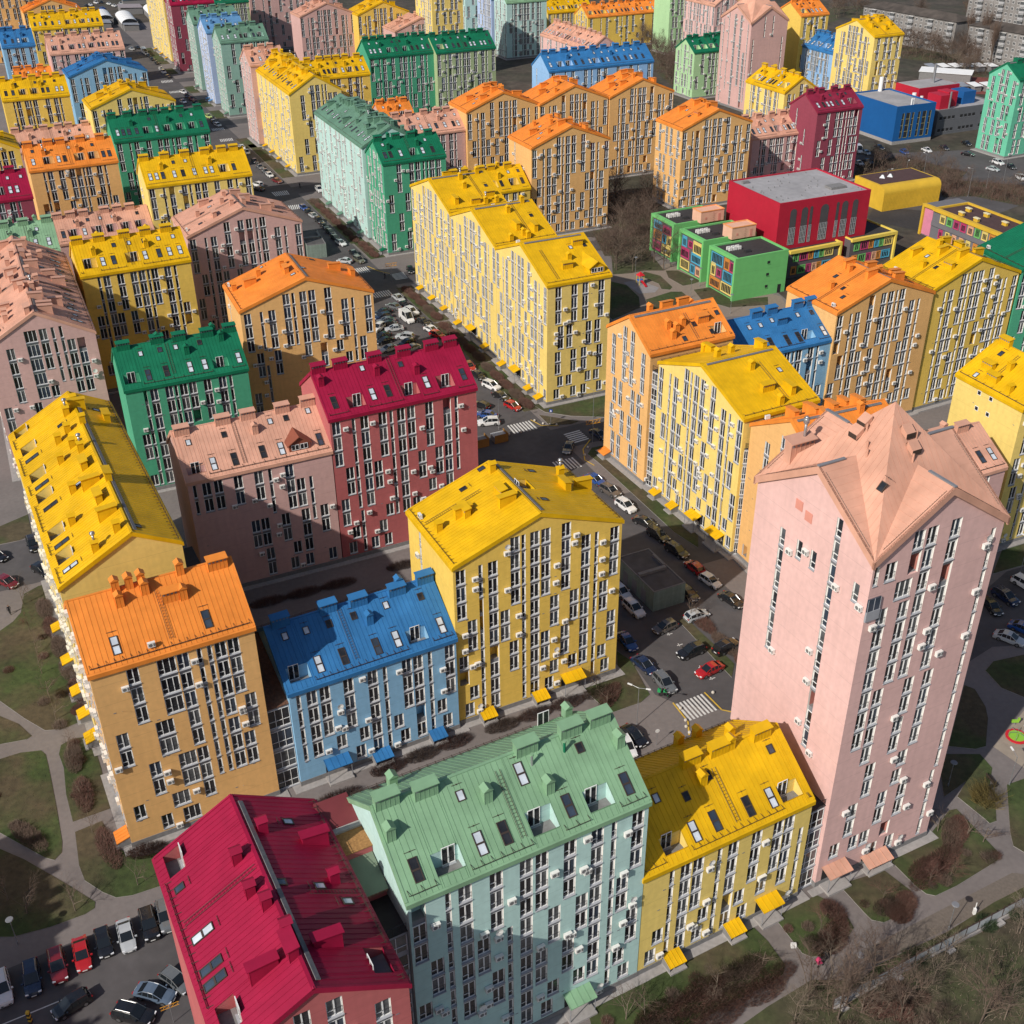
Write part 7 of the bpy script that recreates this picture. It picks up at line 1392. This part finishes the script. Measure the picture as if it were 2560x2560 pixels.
lamp(64.3, 109.5, 5, 'lamp beside the benches right of the pink tower', 'single', R(100)); lamp(83.8, 157.3, 7, 'lamp at the right edge above the shaded car park', 'single', R(120)); lamp(17.1, 215.5, 6.5, 'lamp on the lawn before the stepped yellow end wall', 'single', R(150)); lamp(-14, 250, 9, 'tall lamp among the parking rows', 'single', R(40)); lamp(-36.5, 318, 8, 'double lamp at the emerald block crossing', 'double', R(20)); lamp(-2.5, 211, 7, 'lamp over the white car by the crossing', 'single', R(20)); lamp(56.3, 109.4, 4.2, 'lamp standing in the shade of the pink tower'); lamp(-56.5, 86.5, 4.2, 'lamp on the paving above the lower car park')
for i, (x, y) in enumerate(((42.5, 305), (50, 291), (39, 268), (55, 272), (34, 300), (46.6, 283))): lamp(x, y, 5, 'slim lamp on the school lawns', 'disc')
for o in [o for o in bpy.data.objects if o.get('label') == 'slim lamp on the school lawns']: o['group'] = 'slim lamps on the school lawns'
for i in range(9): lamp(120 + i * 9, 368 + (i % 3) * 9, 9, 'pale floodlight pole in the scrub by the blue hall', 'single', i); bpy.data.objects
for o in [o for o in bpy.data.objects if o.get('label', '').startswith('pale floodlight')]: o['group'] = 'pale poles in the scrub'
M_BALL = mat('pale_concrete_ball', (.52, .48, .42), .8, noise=.1)
def bollard(x, y):
    b = MB(); n = 8
    for i in range(5):
        a0, a1 = -pi / 2 + pi * i / 5, -pi / 2 + pi * (i + 1) / 5; b.bar((0, 0, .25 + .25 * sin(a0)), (0, 0, .25 + .25 * sin(a1)), .25 * max(.1, cos(a0)), M_BALL, 10, .25 * max(.1, cos(a1)))
    tag(ob('bollard', cached('boll', lambda: b.mesh('bollard')), None, Matrix.Translation((x, y, .01))), 'round concrete bollard on the yellow kerb by the zebra crossing', 'bollard', 'round concrete bollards')
for x, y in ((23.5, 124.9), (23.9, 122.4), (28.6, 128.2), (23.8, 121.1), (24.1, 119.9), (6.6, 213), (8, 212.6), (9.4, 212.4), (4.9, 214.4), (-.4, 208.4), (2, 209.4), (15.2, 202.5), (14.4, 199.4)): bollard(x, y)
def sign(x, y, h, label, draw, rz):
    root = empty('traffic_sign', (x, y, 0), rz); tag(root, label, 'sign'); b = MB(); b.bar((0, 0, 0), (0, 0, h), .035, M_STEEL, 6); ob('pole', b.mesh('pole'), root); d = MB(); draw(d, h); ob('sign_plate', d.mesh('sign_plate'), root)
M_SBLUE = mat('sign_blue', (.01, .06, .35), .4, noise=0)
sign(19.3, 117.7, 2.6, 'small round white sign on a post at the mint roof corner', lambda d, h: d.bar((0, -.05, h), (0, -.02, h), .32, M_FRAME, 14), R(20))
def _zebra(d, h): d.box(-.32, .32, -.06, -.03, h - .32, h + .32, M_SBLUE); d.face([(-.2, -.065, h - .2), (.2, -.065, h - .2), (0, -.065, h + .22)], M_FRAME)
sign(8.2, 213.3, 3.0, 'blue crossing sign on the small green island', _zebra, R(-10))
M_OR = mat('amber_lattice_paint', (.55, .26, .02), .6, noise=.1)
def frame_sign(x, y, label, rz, s=1.0):
    root = empty('frame_sign', (x, y, 0), rz); tag(root, label, 'frame sign', 'amber lattice signs'); root.scale = (s, s, s); b = MB(); b.bar((0, 0, 0), (0, 0, 5.2), .07, M_STEEL, 6); ob('pole', b.mesh('pole'), root); l = MB()
    for z in (4.2, 5.0): l.bar((-1.6, 0, z), (1.6, 0, z), .06, M_OR, 4)
    for i in range(9): l.bar((-1.6 + i * .4, 0, 4.2 if i % 2 else 5.0), (-1.2 + i * .4, 0, 5.0 if i % 2 else 4.2), .04, M_OR, 4) if i < 8 else None
    ob('lattice', l.mesh('lattice'), root)
frame_sign(16.3, 205.0, 'amber lattice frame on a pole at the shaded crossing', R(20)); frame_sign(-31.5, 297.5, 'amber lattice frame on a pole by the emerald block crossing', R(20)); frame_sign(-36.4, 76.4, 'amber lattice frame on a pole at the crimson roof car park', R(25), .6)
root = empty('striped_post', (-51.6, 76.6, 0)); tag(root, 'black and yellow striped barrier post in the lower car park', 'post')
for i in range(6): b = MB(); b.box(-.17, .17, -.17, .17, i * .3, i * .3 + .299, M_YEL if i % 2 else M_BLACKP); ob('band', b.mesh('band'), root)
# waste containers by the crossing
for i, (x, y) in enumerate(((-6.2, 204.2), (-2.4, 206.2))):
    root = empty('waste_enclosure', (x, y, 0), R(25)); tag(root, ('ochre board waste enclosure close to the brick red block', 'waste enclosure with grey lids, nearer the crossing')[i], 'bin shelter', 'waste enclosures'); mo = mat('ochre_boards', (.30, .15, .04), .8, noise=.15)
    for j in range(7):
        b = MB(); b.box(-1.5 + j * .42, -1.1 + j * .42, -1.2, -1.14, .1, 1.9, mo); ob('board', b.mesh('board'), root)
        b = MB(); b.box(1.46, 1.52, -1.1 + j * .36, -.77 + j * .36, .1, 1.9, mo); ob('board', b.mesh('board'), root)
    b = MB(); b.box(-1.4, 1.3, -.9, 1.1, .1, 1.35, M_GREY); b.box(-1.45, 1.35, -.95, 1.15, 1.36, 1.45, M_CONCD if i == 0 else M_SILL); ob('container', b.mesh('container'), root)
# fence with concrete posts along the wide path
def fence():
    a, c = Vector((33.5, 77.2)), Vector((62.5, 92.2)); v = c - a; L = v.length; root = empty('fence', (a.x, a.y, 0), math.atan2(v.y, v.x)); tag(root, 'pale panel fence with dark frames between wide path and rough ground', 'fence'); n = int(L / 1.9); mp = mat('pale_fence_panel', (.40, .42, .44), .6, noise=.12)
    for i in range(n):
        b = MB(); x = i * L / n; b.box(x + .08, x + L / n - .08, -.03, .03, .25, 1.55, mp); ob('panel', b.mesh('panel'), root)
        b = MB(); b.box(x - .05, x + .05, -.05, .05, 0, 1.9, M_GUARD); ob('post', b.mesh('post'), root)
    b = MB(); b.box(0, L, -.05, .05, 1.56, 1.64, M_GUARD); b.box(0, L, -.05, .05, .16, .24, M_GUARD); ob('rail', b.mesh('rail'), root)
    b = MB(); b.box(0, L, -.28, -.06, 0, .22, M_CONC); ob('footing', b.mesh('footing'), root)
    for i in range(0, n, 4): b = MB(); x = i * L / n + .6; b.box(x, x + .9, -.95, -.3, 0, .35, M_CONC); ob('block', b.mesh('block'), root)
fence()
def bench(x, y, rz, label):
    root = empty('bench', (x, y, 0), rz); tag(root, label, 'bench', 'black benches on the path'); 
    for j in range(4): b = MB(); b.box(-1.0, 1.0, -.3 + j * .15, -.18 + j * .15, .42, .46, M_BROWN); ob('slat', b.mesh('slat'), root)
    for j in range(2): b = MB(); b.box(-1.0, 1.0, .32, .36, .55 + j * .2, .70 + j * .2, M_BROWN); ob('back_slat', b.mesh('back_slat'), root)
    for xx in (-.85, .8): b = MB(); b.box(xx, xx + .06, -.28, .34, 0, .42, M_BLACKP); ob('leg', b.mesh('leg'), root)
bench(62.2, 110, R(102), 'black bench on the right path, the farther of two'); bench(61.4, 107.4, R(102), 'black bench on the right path, the nearer of two')
b = MB(); b.bar((0, 0, 0), (0, 0, .7), .2, M_BLACKP, 10, .25); tag(ob('litter_bin', b.mesh('litter_bin'), None, Matrix.Translation((61.5, 108.8, 0))), 'small dark litter bin between the two black benches', 'bin')
# white utility posts
b = MB(); b.box(-.15, .15, -.15, .15, 0, .9, M_FRAME); b.bar((0, 0, .9), (0, 0, 1.9), .05, M_FRAME, 5); tag(ob('utility_post', b.mesh('utility_post'), None, Matrix.Translation((52.7, 89.2, 0))), 'short white post with a box beside the wide path', 'post')
b = MB(); b.box(-.3, .3, -.2, .2, 0, .5, M_FRAME); tag(ob('utility_box', b.mesh('utility_box'), None, Matrix.Translation((31.0, 85.0, 0))), 'small white box at the lawn corner beside the path', 'box')
# people: one skinned body each, hair and clothes as children
SKIN = mat('skin', (.50, .30, .22), .6, noise=0); HAIR = mat('dark_hair', (.03, .02, .015), .7, noise=0)
def person(x, y, rz, top, legs, label, pose='stand', s=1.0, scoot=0.0):
    root = empty('person', (x, y, scoot), rz); root.scale = (s, s, s); tag(root, label, 'person'); sk = pose == 'walk'; si = pose == 'sit'
    J = dict(pel=(0, 0, .95), che=(.02, 0, 1.35), nek=(.03, 0, 1.50), hed=(.06, 0, 1.66), top=(.05, 0, 1.76)); a = .22 if sk else .03
    for sg, n in ((1, 'l'), (-1, 'r')):
        f = a * sg
        J['hip' + n] = (0, .10 * sg, .92); J['kne' + n] = (f * .8 + .02, .11 * sg, .50) if not si else (.42, .13 * sg, .92); J['ank' + n] = (f * 1.2 - .03, .11 * sg, .09) if not si else (.45, .13 * sg, .50); J['toe' + n] = (f * 1.2 + .16, .12 * sg, .04) if not si else (.6, .13 * sg, .46)
        J['sho' + n] = (.02, .19 * sg, 1.42); J['elb' + n] = (-f * .7 - .02, .25 * sg, 1.14) if not si else (.15, .24 * sg, 1.16); J['wri' + n] = (-f * 1.1 + .1, .24 * sg, .92) if not si else (.38, .18 * sg, 1.12); J['han' + n] = (-f * 1.1 + .14, .23 * sg, .83) if not si else (.46, .17 * sg, 1.12)
    RAD = dict(pel=.145, che=.155, nek=.058, hed=.098, top=.07, hip=.098, kne=.062, ank=.042, toe=.04, sho=.066, elb=.046, wri=.032, han=.035)
    names = list(J); ix = {n: i for i, n in enumerate(names)}; ed = [('pel', 'che'), ('che', 'nek'), ('nek', 'hed'), ('hed', 'top')]
    for n in 'lr': ed += [('pel', 'hip' + n), ('hip' + n, 'kne' + n), ('kne' + n, 'ank' + n), ('ank' + n, 'toe' + n), ('che', 'sho' + n), ('sho' + n, 'elb' + n), ('elb' + n, 'wri' + n), ('wri' + n, 'han' + n)]
    me = bpy.data.meshes.new('body'); me.from_pydata([J[n] for n in names], [(ix[p], ix[q]) for p, q in ed], []); o = ob('body', me, root); o.modifiers.new('skin', 'SKIN')
    # the skin layer is made by the modifier on first use; radii follow the joints
    bpy.context.view_layer.update()
    bm_ok = me.skin_vertices
    if not bm_ok:
        import bmesh
        bm = bmesh.new(); bm.from_mesh(me); lay = bm.verts.layers.skin.verify(); bm.to_mesh(me); bm.free()
    for i, n in enumerate(names): r = RAD[n[:3]]; me.skin_vertices[0].data[i].radius = (r, r); me.skin_vertices[0].data[i].use_root = n == 'pel'
    o.modifiers.new('sub', 'SUBSURF').levels = 1; o.modifiers['sub'].render_levels = 2; me.materials.append(top)
    def shell(nm, chain, rr, m_):
        b = MB()
        for p, q in zip(chain, chain[1:]): b.bar(J[p], J[q], rr * RAD[p[:3]], m_, 8, rr * RAD[q[:3]])
        ob(nm, b.mesh(nm, True), root)
    b = MB()
    for n in 'lr':
        b.bar(J['hip' + n], J['kne' + n], .115, legs, 8, .078); b.bar(J['kne' + n], J['ank' + n], .078, legs, 8, .062); 
    ob('trousers', b.mesh('trousers', True), root)
    b = MB(); c = Vector(J['hed'])
    for i in range(6):
        a0, a1 = -pi / 2 + pi * i / 6, -pi / 2 + pi * (i + 1) / 6; b.bar(c + Vector((0, 0, .125 * sin(a0))), c + Vector((0, 0, .125 * sin(a1))), max(.01, .105 * cos(a0)), SKIN, 10, max(.01, .105 * cos(a1)))
    b.bar(c + Vector((.1, 0, -.01)), c + Vector((.135, 0, -.02)), .02, SKIN, 5); ob('head', b.mesh('head', True), root)
    b = MB(); b.bar(c + Vector((-.02, 0, .03)), c + Vector((-.02, 0, .15)), .118, HAIR, 10, .06); ob('hair', b.mesh('hair', True), root)
    b = MB()
    for n in 'lr':
        h, w_ = Vector(J['han' + n]), Vector(J['wri' + n]); d = (h - w_).normalized(); side = Vector((1, 0, 0)) if abs(d.x) < .7 else Vector((0, 0, 1))
        for k in range(4): st_ = h + side * (-.027 + .018 * k); b.bar(st_, st_ + d * (.05, .062, .066, .055)[k], .009, SKIN, 5, .007); b.bar(st_ + d * (.05, .062, .066, .055)[k], st_ + d * (.05, .062, .066, .055)[k] + (d + Vector((0, -.5 if n == 'l' else .5, 0))).normalized() * .03, .007, SKIN, 5, .006)
        b.bar(h - d * .03, h + side * .05 + d * .02, .01, SKIN, 5, .008)
    ob('hand', b.mesh('hand', True), root); return root
C_ = lambda n, c: mat('cloth_' + n, c, .85, noise=.1, scale=6)
person(-80.2, 149.4, R(-70), C_('black', (.015, .015, .02)), C_('charcoal', (.02, .02, .022)), 'person in dark clothes walking the path on the left lawns', 'walk')
person(34.1, 83.1, R(25), C_('black', (.015, .015, .02)), C_('charcoal', (.02, .02, .022)), 'person in black pushing a pink stroller on the path', 'walk')
person(70.2, 119.6, R(200), C_('pale_blue', (.45, .55, .65)), C_('navy', (.03, .03, .06)), 'person in pale blue shirt on the sunlit playground', 'stand')
person(-11.4, 143.2, R(30), C_('black', (.015, .015, .02)), C_('charcoal', (.02, .02, .022)), 'first of two people walking in the shaded courtyard', 'walk')
person(-10.2, 143.9, R(30), C_('charcoal', (.03, .03, .035)), C_('charcoal', (.02, .02, .022)), 'second of two people walking in the shaded courtyard', 'walk')
person(-69.5, 386.5, R(120), C_('black', (.015, .015, .02)), C_('charcoal', (.02, .02, .022)), 'person in dark clothes near the long yellow gable crossing', 'walk')
person(-33.5, 299.5, R(200), C_('black', (.015, .015, .02)), C_('charcoal', (.02, .02, .022)), 'person in black on the street near the emerald block', 'walk')
GR = C_('green', (.02, .30, .10)); person(21.5, 127.7, R(-20), GR, C_('charcoal', (.02, .02, .022)), 'scooter rider in green helmet and jacket beside the grey car', 'sit', 1, -.1)
root = empty('scooter', (21.5, 127.7, 0), R(-20)); tag(root, 'dark delivery scooter under the rider in green', 'scooter')
for x in (-.55, .65): b = MB(); b.bar((x, -.06, .25), (x, .06, .25), .25, M_TYRE, 12); ob('wheel', b.mesh('wheel'), root)
b = MB(); b.hexa([(-.6, -.14, .4), (.0, -.16, .35), (.0, .16, .35), (-.6, .14, .4), (-.6, -.12, .72), (.0, -.14, .72), (.0, .14, .72), (-.6, .12, .72)], M_BLACKP); b.hexa([(0, -.14, .28), (.5, -.14, .28), (.5, .14, .28), (0, .14, .28), (0, -.14, .36), (.5, -.14, .36), (.5, .14, .36), (0, .14, .36)], M_BLACKP); b.bar((.62, 0, .3), (.42, 0, 1.05), .06, M_BLACKP, 6); b.bar((.42, -.32, 1.05), (.42, .32, 1.05), .02, M_BLACKP, 5); ob('body', b.mesh('body'), root)
b = MB(); b.box(-.95, -.5, -.24, .24, .75, 1.2, GR); ob('delivery_box', b.mesh('delivery_box'), root)
PK = C_('pink', (.62, .05, .16)); root = empty('stroller', (33.3, 82.6, 0), R(25)); tag(root, 'pink stroller being pushed along the path', 'stroller')
b = MB(); b.hexa([(-.3, -.22, .4), (.35, -.22, .3), (.35, .22, .3), (-.3, .22, .4), (-.45, -.24, .85), (.2, -.24, .6), (.2, .24, .6), (-.45, .24, .85)], PK); ob('seat', b.mesh('seat'), root)
b = MB(); n = 6
for i in range(n): a0, a1 = pi * .1 + pi * .6 * i / n, pi * .1 + pi * .6 * (i + 1) / n; b.face([(-.1 - .42 * cos(a0) * .8, -.24, .75 + .38 * sin(a0)), (-.1 - .42 * cos(a1) * .8, -.24, .75 + .38 * sin(a1)), (-.1 - .42 * cos(a1) * .8, .24, .75 + .38 * sin(a1)), (-.1 - .42 * cos(a0) * .8, .24, .75 + .38 * sin(a0))], PK)
ob('hood', b.mesh('hood'), root)
for x in (-.35, .35):
    for y in (-.24, .24): b = MB(); b.bar((x, y - .02, .13), (x, y + .02, .13), .13, M_TYRE, 10); ob('wheel', b.mesh('wheel'), root)
b = MB(); b.bar((.35, -.22, .13), (-.6, -.22, 1.0), .015, M_STEEL, 5); b.bar((.35, .22, .13), (-.6, .22, 1.0), .015, M_STEEL, 5); b.bar((-.6, -.22, 1.0), (-.6, .22, 1.0), .018, M_BLACKP, 5); ob('frame', b.mesh('frame'), root)
# play equipment
MR, MY, MG, MBL = mat('play_red', (.55, .02, .03), .4, noise=0), mat('play_yellow', (.75, .55, .03), .4, noise=0), mat('play_green', (.25, .50, .05), .4, noise=0), mat('play_blue', (.03, .16, .50), .4, noise=0)
def play_tower(x, y, rz, label):
    root = empty('play_tower', (x, y, 0), rz); tag(root, label, 'play tower'); b = MB()
    for px in (-.7, .7):
        for py in (-.7, .7): b.bar((px, py, 0), (px, py, 2.6), .06, MY, 6)
    b.box(-.75, .75, -.75, .75, 1.15, 1.25, MBL); ob('frame', b.mesh('frame'), root); b = MB()
    for i in range(4): a0, a1 = pi / 4 + pi / 2 * i, pi / 4 + pi / 2 * (i + 1); b.face([(1.25 * cos(a0), 1.25 * sin(a0), 2.5), (1.25 * cos(a1), 1.25 * sin(a1), 2.5), (0, 0, 3.5)], MR)
    ob('roof', b.mesh('roof'), root); b = MB(); b.hexa([(.75, -.3, 1.15), (2.9, -.3, .15), (2.9, .3, .15), (.75, .3, 1.15), (.75, -.3, 1.25), (2.9, -.3, .25), (2.9, .3, .25), (.75, .3, 1.25)], MR); b.hexa([(.75, -.36, 1.15), (2.9, -.36, .15), (2.9, -.3, .15), (.75, -.3, 1.15), (.75, -.36, 1.5), (2.9, -.36, .45), (2.9, -.3, .45), (.75, -.3, 1.5)], MR); ob('slide', b.mesh('slide'), root)
play_tower(34.6, 293.2, R(-60), 'red roofed play tower with slide before the school wings')
root = empty('roundabout', (68.6, 118.4, 0)); tag(root, 'round red and green play roundabout on the sunlit playground', 'roundabout'); b = MB(); b.bar((0, 0, .15), (0, 0, .3), 1.5, MR, 16); b.bar((0, 0, .301), (0, 0, .34), 1.1, MG, 16); ob('deck', b.mesh('deck'), root); b = MB()
for i in range(6): a = pi / 3 * i; b.bar((1.2 * cos(a), 1.2 * sin(a), .3), (1.2 * cos(a), 1.2 * sin(a), 1.0), .03, M_STEEL, 5); b.bar((1.2 * cos(a), 1.2 * sin(a), 1.0), (.2 * cos(a), .2 * sin(a), 1.0), .03, M_STEEL, 5)
ob('rail', b.mesh('rail'), root)
root = empty('spring_rider', (69.3, 121, 0)); tag(root, 'lime green spring rider on the sunlit playground', 'spring rider'); b = MB(); b.bar((0, 0, 0), (0, 0, .45), .1, M_STEEL, 8); ob('spring', b.mesh('spring'), root); b = MB(); b.box(-.5, .5, -.12, .12, .45, .85, MG); b.box(.3, .6, -.1, .1, .85, 1.2, MG); b.bar((.4, -.3, 1.0), (.4, .3, 1.0), .025, MY, 5); ob('seat', b.mesh('seat'), root)
# market with barrel roofed halls beyond the far street
MW = mat('white_membrane', (.78, .78, .78), .6, noise=.05); MSH = mat('grey_shed_roof', (.25, .27, .31), .7, noise=.2, scale=.3)
def barrel(x, y, rz, L, w_, label):
    root = empty('market_hall', (x, y, 0), rz); tag(root, label, 'market hall', 'white barrel roofed market halls'); b = MB(); n = 10; h0 = 3.2; r = w_ / 2
    for i in range(n):
        a0, a1 = pi * i / n, pi * (i + 1) / n
        for j in range(5): b.face([(L * j / 5, r * cos(a0), h0 + r * .55 * sin(a0) + .001 * j), (L * (j + .96) / 5, r * cos(a0), h0 + r * .55 * sin(a0) + .001 * j), (L * (j + .96) / 5, r * cos(a1), h0 + r * .55 * sin(a1) + .001 * j), (L * j / 5, r * cos(a1), h0 + r * .55 * sin(a1) + .001 * j)], MW)
    ob('roof', b.mesh('roof'), root); b = MB(); b.box(.2, L - .2, -r + .1, r - .1, 0, h0, M_CONCD); b.box(.15, .199, -r * .5, r * .5, 0, h0 - .3, M_DARK); ob('wall', b.mesh('wall'), root)
def shed(x, y, rz, L, w_, h, m_, label):
    root = empty('market_shed', (x, y, 0), rz); tag(root, label, 'market shed', 'low market sheds'); b = MB(); b.box(0, L, 0, w_, 0, h, M_CONCD); ob('wall', b.mesh('wall'), root); b = MB(); b.hexa([(-.4, -.4, h + .002), (L + .4, -.4, h + .002), (L + .4, w_ + .4, h + .6), (-.4, w_ + .4, h + .6), (-.4, -.4, h + .12), (L + .4, -.4, h + .12), (L + .4, w_ + .4, h + .75), (-.4, w_ + .4, h + .75)], m_); ob('roof', b.mesh('roof'), root)
barrel(-232, 722, R(112), 26, 9, 'first white barrel roofed market hall from the yellow block'); barrel(-214, 708, R(112), 34, 9, 'middle white barrel roofed market hall'); barrel(-206, 738, R(112), 30, 9, 'white barrel roofed market hall next to the tall yellow wall')
shed(-226, 712, R(112), 36, 9, 3, MSH, 'grey market shed between the first two white halls'); shed(-208, 704, R(112), 44, 8, 3, MSH, 'grey market shed between the other two white halls'); shed(-245, 742, R(112), 20, 12, 3.5, mat('green_shed_roof', (.14, .22, .18), .7), 'market shed with green front behind the white halls'); shed(-222, 765, R(112), 16, 13, 3.5, mat('red_grey_shed_roof', (.30, .26, .27), .7), 'market shed with red front behind the white halls'); shed(-244, 800, R(22), 24, 7, 3, mat('blue_shed_roof', (.10, .17, .23), .7), 'blue grey shed beyond the market')
# scrap yard of white garages far right
for i in range(12): shed(196 + (i % 6) * 5.5, 520 + (i // 6) * 42, R(20), 3.6, 5, 2.4, MW if i % 3 else MSH, 'white garage box in the yard behind the blue hall')
for o in [o for o in bpy.data.objects if o.get('label', '').startswith('white garage box')]: o['group'] = 'white garage boxes'
shed(186, 548, R(-25), 22, 8, 3.4, MW, 'long white shed behind the yellow gabled tower block')
sheet('scrap_yard', [(186, 520), (230, 510), (236, 545), (196, 556)], .03, mat('rusty_red_ground', (.20, .055, .045), .9, noise=.3, scale=.3))
